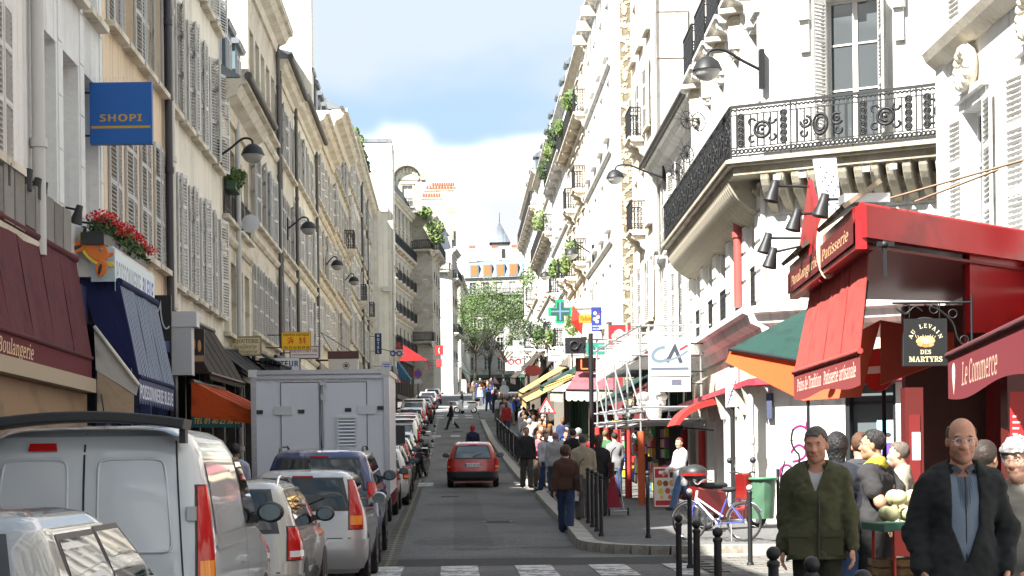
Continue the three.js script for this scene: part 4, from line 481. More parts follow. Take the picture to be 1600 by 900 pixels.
const wheelR = (r) => cached('rim' + r, () => { const l = []; const d = new THREE.CylinderGeometry(r * .63, r * .63, .14, 20); d.rotateZ(Math.PI / 2); l.push(strip(d)); for (let k = 0; k < 5; k++) { const s = new THREE.BoxGeometry(.17, r * .5, .07); s.translate(0, r * .3, 0); s.rotateX(k * 1.2566); l.push(strip(s)); } const h = new THREE.CylinderGeometry(.05, .05, .18, 10); h.rotateZ(Math.PI / 2); l.push(strip(h)); return merge(l); });
const archG = (r, w) => cached('arch' + r, () => { const s = new THREE.Shape(); s.absarc(0, 0, r, -.25, Math.PI + .25); const g = new THREE.ExtrudeGeometry(s, { depth: .02, bevelEnabled: false, curveSegments: 16 }); g.rotateY(Math.PI / 2); return strip(g); });
function canvasTex(w, h, draw) { const c = document.createElement('canvas'); c.width = w; c.height = h; const x = c.getContext('2d'); draw(x, w, h); const t = new THREE.CanvasTexture(c); t.colorSpace = THREE.SRGBColorSpace; t.magFilter = THREE.LinearFilter; t.minFilter = THREE.LinearMipmapLinearFilter; t.generateMipmaps = true; t.needsUpdate = true; return t; }
const plateMat = new THREE.MeshStandardMaterial({ roughness: .4, map: canvasTex(256, 64, (c, w, h) => { c.fillStyle = '#e8e8e4'; c.fillRect(0, 0, w, h); c.fillStyle = '#2a4fa8'; c.fillRect(0, 0, 22, h); c.fillStyle = '#161616'; c.font = 'bold 46px sans-serif'; c.textAlign = 'center'; c.fillText('9467 WE 66', w / 2 + 10, 49); }) });
function car(type, key, col, label, d, xr, o = {}) { // xr: where its right flank stands
  const t = TYPES[type], rows = t.rows, sc = o.scale || 1, W = Math.max(...rows.map((r) => r[3])), slope = Math.atan((elev(d + 4) - elev(d)) / 4);
  const g = thing(o.name || (type === 'van' ? 'delivery_van' : 'parked_car'), label, type === 'van' ? 'van' : 'car', V(xr - W * sc + bend(d), elev(d) + .004, -d), o.yaw || 0, o.group === undefined ? 'cars parked along the left kerb' : o.group); g.rotation.order = 'YXZ'; g.rotation.x = slope; g.scale.setScalar(sc);
  const pm = paint(key, col, { metal: o.metal }), K = (n, f) => cached(type + n, f);
  const body = mk('body', K('body', () => loftCar(rows)), pm, g);
  if (t.rw && !o.noRear) { const [y0, y1, a, b] = t.rw; const rw = mk('rear_window', K('rw', () => patch(rows, [[-a, y0], [a, y0], [b, y1], [-b, y1]], .007, 28, 6)), o.paleRear ? M.carglass2 : M.carglass, g); mk('window_seal', K('rws', () => patch(rows, [[-a - .05, y0 - .04], [a + .05, y0 - .04], [b + .05, y1 + .03], [-b - .05, y1 + .03]], .0035, 28, 6)), M.plastic, rw); const wp = rod(arcPoint(rows, y0 + .02, 0, .02), arcPoint(rows, y0 + .14, .3, .02), .009, 5); mk('rear_wiper', K('wip', () => wp), M.plastic, g); }
  if (!o.far) for (const sg of [-1, 1]) t.side.forEach((c, i) => { const w = mk('side_window', K('sw' + i + sg, () => sidePatch(rows, c, sg, .006)), M.carglass, g); mk('window_seal', K('sws' + i + sg, () => { const cx = c.reduce((s, p) => s + p[0], 0) / 4, cy = c.reduce((s, p) => s + p[1], 0) / 4; return sidePatch(rows, c.map(([z, y]) => [z + Math.sign(z - cx) * .03, y + Math.sign(y - cy) * .025]), sg, .003); }), M.plastic, w); });
  else for (const sg of [-1, 1]) t.side.forEach((c, i) => mk('side_window', K('sw' + i + sg, () => sidePatch(rows, c, sg, .006)), M.carglass, g));
  const [ty0, ty1, ts, tw] = t.tail; for (const sg of [-1, 1]) { const s0 = sg * (ts - tw / 2 - .02), s1 = sg * (ts + tw), lo = Math.min(s0, s1), hi = Math.max(s0, s1); const tl = mk('tail_light', K('tl' + sg, () => patch(rows, [[lo, ty0], [hi, ty0], [hi, ty1], [lo, ty1]], .014, 12, 6, .02)), M.red_lens, g); if (!o.far) { const m = (ty1 - ty0); mk('indicator', K('in' + sg, () => patch(rows, [[lo + .015, ty0 + m * .08], [hi - .015, ty0 + m * .08], [hi - .015, ty0 + m * .27], [lo + .015, ty0 + m * .27]], .018, 4, 2, .01)), o.clearInd ? M.clear_lens : M.amber_lens, tl); mk('lens_rim', K('lr' + sg, () => patch(rows, [[lo - .012, ty0 - .012], [hi + .012, ty0 - .012], [hi + .012, ty1 + .012], [lo - .012, ty1 + .012]], .007, 14, 6)), M.plastic, tl); } }
  const bm = o.bumper === 'body' ? pm : M.plastic; mk('bumper', K('bp', () => patch(rows, [[-1.02, t.bump[0]], [1.02, t.bump[0]], [1.02, t.bump[1]], [-1.02, t.bump[1]]], .035, 36, 3, .04)), bm, g);
  mk('number_plate', K('np', () => { const q = new THREE.BoxGeometry(.5, .11, .015); const p = arcPoint(rows, t.plate, 0, .014); q.translate(p.x, p.y, p.z + .004); return strip(q); }), plateMat, g);
  if (!o.far) { mk('hatch_seam', K('hs', () => patch(rows, [[-.66, t.bump[1] + .01], [.66, t.bump[1] + .01], [.66, t.bump[1] + .022], [-.66, t.bump[1] + .022]], .0035, 8, 1, .006)), M.rubber, g); for (const sg of [-1, 1]) for (const z of type === 'van' ? [2.05, 3.0] : [1.46, type === 'hatch' ? 2.6 : 2.0]) mk('door_seam', K('ds' + sg + z, () => sidePatch(rows, [[z, .4], [z + .014, .4], [z + .014, t.rw ? t.rw[0] : 1.1], [z, t.rw ? t.rw[0] : 1.1]], sg, .003, 1, 6)), M.rubber, g); for (const sg of [-1, 1]) mk('door_handle', K('dh' + sg, () => { const y = t.plate + .06, r = ringAt(rows, y); return gbox(sg > 0 ? r[3] - .01 : -r[3] - .04, sg > 0 ? r[3] + .04 : -r[3] + .01, y, y + .035, -1.85, -1.62); }), pm, g); }
  const hw = W - .085; for (const z of t.wb) for (const sg of [-1, 1]) { const w = thing0('wheel', g, sg * hw, t.wr, -z); mk('tyre', wheelT(t.wr), M.rubber, w); mk('rim', wheelR(t.wr), o.far ? M.alloy : M.alloy, w); mk('wheel_arch', archG(t.wr + .07), M.rubber, w, sg > 0 ? .068 : -.088, .01, 0); }
  const mz = type === 'van' ? 2.75 : type === 'hatch' ? 2.42 : 2.75, my = (t.rw ? t.rw[0] : 1.1) + (type === 'hatch' ? -.06 : .03); for (const sg of [-1, 1]) { const m = mk('wing_mirror', K('wm' + sg, () => { const q = new THREE.SphereGeometry(.11, 12, 8); q.scale(1.0, .78, .6); q.translate(sg * (ringAt(rows, my)[3] + .13), my + .06, -mz); return merge([strip(q), gbox(sg > 0 ? ringAt(rows, my)[3] - .02 : -ringAt(rows, my)[3] - .08, sg > 0 ? ringAt(rows, my)[3] + .08 : -ringAt(rows, my)[3] + .02, my - .01, my + .05, -mz - .04, -mz + .02)]); }), o.mirror === 'body' ? pm : M.plastic, g); if (!o.far) mk('mirror_glass', K('wmg' + sg, () => { const q = new THREE.CircleGeometry(.085, 16); q.scale(1, .75, 1); q.translate(sg * (ringAt(rows, my)[3] + .13), my + .06, -mz + .067); return strip(q); }), M.carglass2, m); }
  if (t.rails && o.rails !== false) for (const sg of [-1, 1]) mk('roof_rail', K('rr' + sg, () => { const y = rows[rows.length - 3][0] - .02, w = rows[rows.length - 3][3]; return tube([V(sg * w, y - .02, -.55), V(sg * w, y + .07, -.75), V(sg * w, y + .08, -1.4), V(sg * w, y + .06, -2.0), V(sg * w, y - .03, -2.25)], .017, 20, 6); }), o.railMat || M.chrome, g);
  if (!o.noSpoil && t.rw) mk('brake_light', K('bl', () => { const p = arcPoint(rows, t.rw[1] + .045, 0, .006); return gbox(-.14, .14, p.y - .012, p.y + .012, p.z - .01, p.z + .012); }), M.red_lens, g);
  mk('aerial', K('ae', () => rod(V(0, rows[rows.length - 1][0] - .02, -.9), V(0, rows[rows.length - 1][0] + .22, -.72), .005, 5)), M.plastic, g);
  return { g, rows, t, pm };
}
function thing0(name, parent, x, y, z) { const o = new THREE.Group(); o.name = name; o.position.set(x, y, z); parent.add(o); return o; }
const silver = [.20, .205, .21], lightg = [.60, .63, .66], whitep = [.74, .75, .75];
car('hatch', 'silver', silver, 'silver hatchback parked behind the pale van, large rear window', 6.3, -1.36, { paleRear: true, bumper: 'body', name: 'parked_car', scale: .945 });
{ // panel van with blank rear doors
  const { g, rows } = car('van', 'vangrey', [.44, .47, .50], 'pale grey panel van with blank rear doors and black roof spoiler', 11.5, -1.56, { metal: 0, noRear: true, group: null }); const pm = paint('vangrey');
  mk('door_seam', patch(rows, [[.0, .62], [.014, .62], [.014, 1.77], [.0, 1.77]], .004, 1, 14, .006), M.rubber, g); for (const sg of [-1, 1]) { mk('door_seam', patch(rows, [[sg > 0 ? .655 : -.665, .62], [sg > 0 ? .667 : -.653, .62], [sg > 0 ? .60 : -.612, 1.72], [sg > 0 ? .588 : -.60, 1.72]], .004, 1, 14, .006), M.rubber, g);
    // pressed panel where a window would be, with a raised edge
    const a = sg > 0 ? .1 : -.58, b = sg > 0 ? .58 : -.1, k = sg > 0 ? [0, -.06] : [.06, 0]; const pn = mk('door_panel', patch(rows, [[a, 1.0], [b, 1.0], [b + k[1], 1.6], [a + k[0], 1.6]], .008, 6, 8, .012), pm, g); mk('panel_edge', (() => { const c = [[a, 1.0], [b, 1.0], [b + k[1], 1.6], [a + k[0], 1.6]], l = [], rc = .07, pt = []; const seg = []; for (let i = 0; i < 4; i++) { const p = c[i], q = c[(i + 1) % 4], r = c[(i + 3) % 4]; const nq = [q[0] - p[0], q[1] - p[1]], nr = [r[0] - p[0], r[1] - p[1]], lq = Math.hypot(...nq), lr = Math.hypot(...nr); const e = [p[0] + nr[0] / lr * rc, p[1] + nr[1] / lr * rc], f = [p[0] + nq[0] / lq * rc, p[1] + nq[1] / lq * rc]; pt.push(e, [p[0] * .55 + (e[0] + f[0]) * .225, p[1] * .55 + (e[1] + f[1]) * .225], f); } const v = pt.map(([s, y]) => arcPoint(rows, y, s, .006)); const cv = new THREE.CatmullRomCurve3(v, true, 'catmullrom', .2); return strip(new THREE.TubeGeometry(cv, 90, .011, 6, true)); })(), pm, pn); mk('hinge', (() => { const p = arcPoint(rows, 1.24, sg * .70, .01); return gbox(p.x - .03, p.x + .03, 1.2, 1.29, p.z - .03, p.z + .03); })(), pm, g); }
  mk('brake_light', patch(rows, [[-.36, 1.66], [-.17, 1.66], [-.18, 1.71], [-.35, 1.71]], .022, 6, 3, .02), M.red_lens, g);
  mk('roof_spoiler', (() => { const l = []; const pts = []; for (let k = 0; k <= 14; k++) { const x = -.66 + 1.32 * k / 14; pts.push([x, 1.80 + .055 * (1 - (x / .66) ** 2)]); } const s = new THREE.Shape(); pts.forEach(([x, y], i) => i ? s.lineTo(x, y) : s.moveTo(x, y)); pts.slice().reverse().forEach(([x, y]) => s.lineTo(x * 1.01, y + .046)); const q = new THREE.ExtrudeGeometry(s, { depth: .34, bevelEnabled: true, bevelSize: .01, bevelThickness: .01, bevelSegments: 2 }); q.translate(0, 0, -.3); l.push(strip(q)); for (const sg of [-1, 1]) l.push(gbox(sg * .645 - .02, sg * .645 + .02, 1.70, 1.83, -.2, -.08)); return merge(l); })(), M.plastic, g);
  mk('side_rib', sidePatch(rows, [[.35, 1.0], [1.9, 1.0], [1.9, 1.03], [.35, 1.03]], 1, .012, 6, 1), pm, g); const sp = mk('side_panel', sidePatch(rows, [[.4, 1.1], [1.85, 1.1], [1.75, 1.55], [.5, 1.58]], 1, .007), pm, g); }
car('estate', 'champagne', [.30, .295, .28], 'champagne estate car with chrome roof rails parked ahead of the pale van', 16.9, -1.46, { scale: .96, bumper: 'body', clearInd: true });
{ const { g, rows } = car('mpv', 'silver2', [.36, .365, .37], 'silver people carrier with tall red tail lamps parked behind the blue off-roader', 22.9, -1.12, { scale: .955, bumper: 'body', mirror: 'body' }); mk('roof_fin', (() => { const q = new THREE.ConeGeometry(.035, .09, 4); q.translate(.05, 1.66, -.75); return strip(q); })(), M.plastic, g); }
car('suv', 'blue', [.006, .015, .10], 'dark blue off-road car with roof rails parked behind the white box lorry', 27.6, -1.16, { scale: 1.05, bumper: 'body', railMat: M.plastic, mirror: 'plastic', group: null });
{ // white box lorry
  const d = 33.3, g = thing('box_lorry', 'white box lorry with louvred vent and hinged rear doors', 'lorry', V(-2.45, elev(d), -d)); g.rotation.x = .03; const wp = mat('lorry_white', [.60, .625, .67], .42), w = 1.23;
  mk('box', gbox(-w, w, .78, 3.12, -5.2, 0), wp, g); mk('roof_trim', metric(merge([gbox(-w - .04, w + .04, 3.09, 3.17, -5.24, .05), gbox(-w, w, 3.0, 3.06, 0, .035)])), M.alloy, g); for (const sg of [-1, 1]) { mk('corner_post', gbox(sg * w - .05, sg * w + .05, .78, 3.1, -.1, .03), M.alloy, g); mk('corner_cap', gbox(sg * w - .09, sg * w + .07, 3.04, 3.18, -.12, .06), M.whitewood, g); }
  for (const [a, b, dx] of [[-.72, -.02, 0], [.02, .86, 0]]) { const dr = mk('rear_door', gbox(a, b, .86, 2.93, .001, .016), wp, g); mk('door_gasket', merge([gbox(a - .012, a, .85, 2.94, 0, .02), gbox(b, b + .012, .85, 2.94, 0, .02), gbox(a, b, 2.93, 2.942, 0, .02)]), M.rubber, dr); }
  mk('lock_bar', merge([rod(V(.06, .9, .05), V(.06, 2.98, .05), .018, 8), gbox(.02, .1, 2.6, 2.72, .02, .08), gbox(.0, .12, 2.88, 2.94, .02, .07)]), M.alloy, g); for (const [x, y] of [[-.68, 2.42], [.86, 2.42], [-.68, 1.2], [.86, 1.2]]) mk('hinge', gbox(x - .17, x + .17, y - .08, y + .08, .016, .035), M.galv, g); for (const [x, y] of [[-1.12, 2.4], [1.12, 2.45], [-.35, 2.4], [.52, 2.42]]) mk('marker_lamp', gbox(x - .06, x + .06, y - .035, y + .035, .0, .03), M.plastic, g);
  const v = mk('vent', merge([gbox(.3, .68, 1.7, 1.74, .016, .05), gbox(.3, .68, 2.26, 2.3, .016, .05), gbox(.3, .34, 1.74, 2.26, .016, .05), gbox(.64, .68, 1.74, 2.26, .016, .05)]), M.galv, g); for (let y = 1.78; y < 2.24; y += .065) { const s = mk('louvre', bx(.3, .05, .012), M.alloy, v, .49, y, .035); s.rotation.x = -.6; } mk('chassis', gbox(-.9, .9, .5, .78, -7, -.15), M.plastic, g); mk('rear_bar', gbox(-1.15, 1.15, .42, .56, -.15, -.05), M.plastic, g); mk('cab', gbox(-1.05, 1.05, .5, 2.4, -6.9, -5.3), wp, g); for (const z of [-1.3, -6]) for (const sg of [-1, 1]) { const q = thing0('wheel', g, sg * 1.0, .4, z); mk('tyre', wheelT(.4), M.rubber, q); mk('rim', wheelR(.4), M.alloy, q); } for (const sg of [-1, 1]) mk('tail_light', gbox(sg * 1.0 - .15, sg * 1.0 + .15, .6, .74, -.12, -.02), M.red_lens, g);
  mk('wing_mirror', gbox(1.15, 1.4, 1.7, 2.1, -6.4, -6.3), M.plastic, g); { const l = [], rv = (x, y) => { const q = new THREE.SphereGeometry(.012, 6, 4); q.translate(x, y, .03); l.push(strip(q)); }; for (let y = .9; y < 3; y += .14) { rv(-w + .01, y); rv(w - .01, y); } for (let x = -1.1; x < 1.15; x += .15) rv(x, 2.985); mk('rivet_row', merge(l), M.galv, g).userData.kind = 'stuff'; } mk('dirt_streak', bx(.5, .2, .002), mat('lorry_grime', [.42, .42, .42], .8, { map: T.rubble }), g, -.3, .92, .018); mk('tail_board', gbox(-1.2, 1.2, .66, .8, -.02, .06), M.galv, g); }
// the row of cars further up
const rowCars = [['hatch', 'darkred', [.19, .012, .018], 'dark red hatchback parked just beyond the white box lorry', 41.2, -1.3], ['estate', 'silver3', [.50, .51, .53], 'silver estate car parked beyond the dark red hatchback', 45.8, -1.15], ['hatch', 'graphite', [.10, .105, .11], 'graphite grey hatchback in the parked row past the silver estate', 50.8, -1.2], ['mpv', 'pinkred', [.24, .03, .04], 'wine red people carrier in the parked row', 55.4, -1.28], ['hatch', 'whitesmall', whitep, 'small white hatchback parked between wine red and pale green cars', 60.5, -1.28], ['estate', 'palegreen', [.42, .48, .45], 'pale green estate car in the parked row', 65.2, -1.26], ['van', 'vanwhite', whitep, 'white van with wide rear window in the parked row', 71, -1.3], ['van', 'vancream', [.70, .69, .64], 'cream white van parked in front of the dark off-roader', 76.3, -1.32], ['suv', 'slateblue', [.07, .085, .10], 'dark slate off-road car parked ahead of the white vans', 83, -1.4], ['hatch', 'paleblue', [.45, .50, .55], 'pale blue grey hatchback in the far parked row', 90, -1.4], ['mpv', 'silver4', [.48, .49, .50], 'silver people carrier in the far parked row', 97, -1.4], ['van', 'vanbright', [.80, .80, .79], 'bright white van in the far parked row', 108, -1.5], ['hatch', 'black', [.02, .02, .022], 'black hatchback beyond the bright white van', 116, -1.3], ['estate', 'bronze', [.16, .14, .12], 'bronze estate car near the top of the parked row', 124, -1.3], ['hatch', 'navy', [.03, .04, .08], 'navy hatchback near the top of the parked row', 135, -1.3], ['estate', 'grey', [.30, .31, .32], 'mid grey estate car near the top of the parked row', 150, -1.2], ['hatch', 'silver5', [.52, .53, .54], 'silver hatchback last in the parked row', 165, -1.0]];
for (const [t, k, c, l, d, x] of rowCars) { const r = car(t, k, c, l, d, x, { far: d > 60, bumper: d % 2 > 1 ? 'body' : 'x', paleRear: t === 'van' }); if (t === 'van') { mk('rear_window', patch(r.rows, [[-.6, 1.1], [.6, 1.1], [.54, 1.6], [-.54, 1.6]], .008, 6, 4), M.carglass2, r.g); mk('roof_spoiler', gbox(-.6, .6, 1.74, 1.79, -.25, .02), M.plastic, r.g); } }
car('hatch', 'red', [.40, .010, .014], 'small bright red hatchback driving up the street', 56.2, .61 + .81, { name: 'moving_car', group: null, metal: .05, paleRear: true, scale: .97, yaw: -.02 });
// motorcycles and scooters
function scooter(label, pos, ry, o = {}) {
  const g = thing(o.name || 'scooter', label, 'scooter', pos, ry, o.group); const pm = o.mat || M.plastic, r = o.r || .27, wb = 1.3;
  for (const z of [-wb / 2, wb / 2]) { const w = thing0('wheel', g, 0, r, z); mk('tyre', cached('mt' + r, () => { const q = new THREE.TorusGeometry(r - .05, .05, 8, 22); q.rotateY(Math.PI / 2); return strip(q); }), M.rubber, w); mk('rim', cached('mr' + r, () => { const l = []; const q = new THREE.TorusGeometry(r - .1, .015, 6, 20); q.rotateY(Math.PI / 2); l.push(strip(q)); for (let k = 0; k < 6; k++) { const s = gbox(-.012, .012, 0, r - .1, -.018, .018); s.rotateX(k * 1.047); l.push(s); } return merge(l); }), M.alloy, w); }
  mk('fork', merge([rod(V(-.07, r, wb / 2), V(-.06, .95, wb / 2 - .28), .02), rod(V(.07, r, wb / 2), V(.06, .95, wb / 2 - .28), .02)]), M.alloy, g);
  mk('fairing', cached('fair', () => { const s = new THREE.Shape(); s.moveTo(.62, .5); s.quadraticCurveTo(.5, .8, .36, 1.0); s.lineTo(.26, .98); s.quadraticCurveTo(.32, .6, .2, .36); s.lineTo(-.2, .34); s.quadraticCurveTo(-.3, .62, -.3, .68); s.lineTo(-.95, .76); s.quadraticCurveTo(-.9, .5, -.55, .36); s.lineTo(-.3, .24); s.lineTo(.28, .24); s.closePath(); const q = new THREE.ExtrudeGeometry(s, { depth: .18, bevelEnabled: true, bevelSize: .05, bevelThickness: .06, bevelSegments: 3, curveSegments: 8 }); q.translate(0, 0, -.09); q.rotateY(-Math.PI / 2); return strip(q); }), pm, g);
  mk('seat', cached('mseat', () => { const q = new THREE.CapsuleGeometry(.12, .5, 5, 10); q.rotateX(Math.PI / 2); q.scale(1, .55, 1); q.translate(0, .82, -.5); return strip(q); }), M.rubber, g); mk('handlebar', tube([V(-.33, 1.05, .28), V(-.2, 1.06, .33), V(0, 1.0, .36), V(.2, 1.06, .33), V(.33, 1.05, .28)], .016, 16, 6), M.plastic, g);
  mk('headlamp', sph(.085, 0, .9, .46), M.clear_lens, g); for (const s of [-1, 1]) mk('mirror', merge([rod(V(s * .24, 1.06, .3), V(s * .3, 1.26, .28), .007), sph(.06, s * .3, 1.28, .27, 8, 6)]), M.plastic, g);
  if (o.box) mk('top_box', (() => { const q = new THREE.SphereGeometry(.24, 14, 10); q.scale(1, .68, .95); q.translate(0, 1.05, -.92); return strip(q); })(), o.boxMat || M.plastic, g); if (o.box) mk('box_band', (() => { const q = new THREE.CylinderGeometry(.243, .243, .05, 18); q.scale(1, 1, .95); q.translate(0, 1.03, -.92); return strip(q); })(), M.red_lens, g);
  if (o.screen) mk('windscreen', (() => { const q = new THREE.SphereGeometry(.3, 12, 8, Math.PI * .15, Math.PI * .7, .5, .9); q.translate(0, 1.1, .2); return strip(q); })(), mat('screen_glass', [.45, .47, .48], .08, { transparent: true, opacity: .45, side: THREE.DoubleSide }), g);
  return g;
}

// ---------------------------------------------------------------- awnings, signs, lamps
const texMat = (w, h, draw, o = {}) => new THREE.MeshStandardMaterial({ roughness: .55, map: canvasTex(w, h, draw), ...o });
const fitText = (c, t, x, y, w, px, font = 'bold', fam = 'sans-serif') => { c.font = font + ' ' + px + 'px ' + fam; c.textAlign = 'center'; c.textBaseline = 'middle'; const m = c.measureText(t).width; c.save(); c.translate(x, y); if (m > w) c.scale(w / m, 1); c.fillText(t, 0, 0); c.restore(); };
const planeUV = (a, b, c, d) => { const g = quadG(a, b, c, d, 8, 2), uv = g.attributes.uv, W = a.distanceTo(b), H = a.distanceTo(d); for (let i = 0; i < uv.count; i++) uv.setXY(i, uv.getX(i) / W, uv.getY(i) / H); return g; };
// canvas awning: top edge A-B against the wall, lower edge C-D at the front (C below A, D below B); outward side gets the valance
function awning(label, A, B, C, D, m, o = {}) {
  const g = thing('awning', label, 'awning', C.clone(), 0, o.group), r = (v) => v.clone().sub(g.position); const a = r(A), b = r(B), c = r(C), d = r(D);
  { const q = quadG(c, d, b, a, 30, 10, o.sag ?? .03, .012), t = q.attributes.position, nn = b.clone().sub(c).cross(d.clone().sub(c)).normalize(), se = c.x * 3 + c.y + g.position.z, am = o.wrinkle ?? .03; for (let i = 0; i < t.count; i++) { const x = t.getX(i), y = t.getY(i), z = t.getZ(i), h = am * (n3(x * 2.2 + se, y * .9, z * 2.2) - .5) + am * .5 * (n3(z * 7, y * 1.6 + se, x * 7) - .5); t.setXYZ(i, x + nn.x * h, y + nn.y * h, z + nn.z * h); } q.computeVertexNormals(); mk('canvas', q, m, g); const ns = Math.max(1, Math.round(c.distanceTo(d) / 1.25)); for (let k = 1; k < ns; k++) mk('canvas_seam', rod(c.clone().lerp(d, k / ns).addScaledVector(nn, -.012), a.clone().lerp(b, k / ns).addScaledVector(nn, -.008), .006, 5), m, g); }
  const L = c.distanceTo(d), hv = o.val ?? .3, n = Math.max(6, Math.round(L / .22)), vm = o.valMat || m; { const pos = [], uv = [], idx = []; for (let i = 0; i <= n * 3; i++) { const t = i / (n * 3), p = c.clone().lerp(d, t), h = hv * (o.scallop ? .82 + .18 * Math.abs(Math.sin(t * n * Math.PI)) : 1) + (o.wave || 0) * Math.sin(t * 9); pos.push(p.x, p.y, p.z, p.x, p.y - h, p.z); uv.push(t, 1, t, 1 - h / (hv + (o.wave || 0))); if (i < n * 3) { const k = i * 2; idx.push(k, k + 1, k + 2, k + 2, k + 1, k + 3); } } const q = new THREE.BufferGeometry(); q.setAttribute('position', new THREE.Float32BufferAttribute(pos, 3)); q.setAttribute('uv', new THREE.Float32BufferAttribute(uv, 2)); q.setIndex(idx); q.computeVertexNormals(); mk('valance', q, vm, g); }
  mk('front_bar', rod(c, d, .035, 8), o.barMat || M.ironalias, g); mk('cassette', rod(a, b, .06, 8), o.barMat || M.ironalias, g);
  for (const t of o.arms || [.1, .9]) { const p = a.clone().lerp(b, t), q = c.clone().lerp(d, t); p.y -= .35; q.y -= .05; mk('folding_arm', rod(p, q, .02, 6), M.ironalias, g); }
  if (o.cheek) { const e = a.clone(); e.y = lerp(a.y, c.y, o.cheekDrop ?? 1); for (const [p, q, s] of [[a, c, e]].concat(o.cheek === 2 ? [[b, d, b.clone().setY(lerp(b.y, d.y, o.cheekDrop ?? 1))]] : [])) { const gg = new THREE.BufferGeometry(); gg.setAttribute('position', new THREE.Float32BufferAttribute([p.x, p.y, p.z, s.x, s.y, s.z, q.x, q.y, q.z], 3)); gg.setAttribute('uv', new THREE.Float32BufferAttribute([0, 1, 0, 0, 1, 0], 2)); gg.computeVertexNormals(); mk('cheek', gg, o.cheekMat || m, g); } }
  return g;
}
// projecting or flat sign board; face towards +z unless turned
function sign(label, p, w, h, face, o = {}) {
  const g = thing(o.name || 'shop_sign', label, 'sign', p, o.ry || 0, o.group), t = o.t ?? .08; mk('board', bx(w, h, t), o.edge || M.ironalias, g); const fg = cached('face' + w.toFixed(3) + h.toFixed(3), () => new THREE.PlaneGeometry(w - .02, h - .02)); if (p.x > 0 && face.map && !face.emissiveMap) face.color.setRGB(.62, .62, .62); mk('face', fg, face, g, 0, 0, t / 2 + .003);  // faces on the right dimmed in colour to offset the strong sun
  if (o.arm) { const s = Math.sign(o.arm), L = Math.abs(o.arm); for (const y of h > .5 ? [h * .35, -h * .35] : [0]) mk('bracket', rod(V(s * (w / 2 - .03), y, 0), V(s * (w / 2 + L), y, 0), .018, 6), M.iron, g); } return g;
}
const burg = cloth('burgundy', [.11, .016, .022]), navy = cloth('navy', [.008, .015, .085]), orangeC = cloth('orange', [.62, .085, .012]), brownC = cloth('brown', [.045, .03, .022]), creamC = cloth('cream', [.62, .55, .42]), greenC = cloth('green', [.005, .042, .032]), redC = cloth('red', [.36, .015, .018]), ochreC = cloth('ochre', [.55, .34, .11]), mauveC = cloth('mauve', [.33, .09, .11]), blueC = cloth('bluegrey', [.05, .16, .28]), blackC = cloth('black', [.02, .02, .022]), redfade = cloth('redfade', [.44, .06, .048]), whiteC = cloth('white', [.62, .60, .55]);
const atX = (p, d) => V(p.x, p.y + elev(d) - elev(-p.z), -d);
{ const B = P(118, 405, 26.3), D = P(143, 560, 26.3), A = V(B.x, B.y, -14), C = V(D.x + .05, D.y, -14); awning('large burgundy awning with cream script on its valance', A, B, C, D, burg, { val: .42, wave: .05, barMat: burg, valMat: texMat(1024, 64, (c, w, h) => { c.fillStyle = '#5a1620'; c.fillRect(0, 0, w, h); c.fillStyle = '#e0cfa0'; fitText(c, 'Boulangerie', 640, 24, 150, 34, 'italic', 'serif'); c.fillStyle = '#ddd0c8'; fitText(c, 'ARTISAN', 720, 50, 60, 15); }, { roughness: .95, side: THREE.DoubleSide }), cheek: 2, cheekDrop: .7 });
  const f = thing('shop_fascia', 'tan shop front panel under the burgundy awning', 'shop front', V(-5.5, 0, -20)); mk('panel', gbox(-.04, .12, 1.2, 2.75, -6.4, 8), mat('tan_panel', [.30, .19, .10], .7, { map: T.dirt }), f); mk('beam', gbox(.0, .3, 2.76, 2.96, -6.2, 8), mat('tan_beam', [.36, .29, .2], .7), f);
  const wf = thing('weathered_fascia', 'weathered silver wooden fascia above the burgundy awning', 'fascia', V(-5.5, 0, -22)); for (let k = 0; k < 12; k++) mk('plank', bx(.05, rr(.5, .75), .5), mat('weathered' + k % 3, [[.36, .34, .30], [.30, .28, .25], [.40, .38, .34]][k % 3], .9, { map: T.zinc, bumpMap: T.strand, bumpScale: .01 }), wf, .02, 5.05, 2.6 - k * .56); }
{ const c = thing('awning', 'beige striped side awning squeezed between burgundy and blue awnings', 'awning', P(150, 600, 26.6)), r = (x, y, d = 26.6) => P(x, y, d).sub(c.position); mk('canvas', quadG(r(150, 578), r(213, 618), r(216, 604), r(147, 512), 6, 2, 0, .02), whiteC, c); mk('cheek', quadG(r(152, 650), r(209, 650), r(209, 617), r(152, 580), 4, 2, 0, .02), cloth('peachc', [.50, .38, .26]), c); mk('front_bar', rod(r(147, 510, 26.55), r(217, 602, 26.55), .03), M.creamwood, c); }
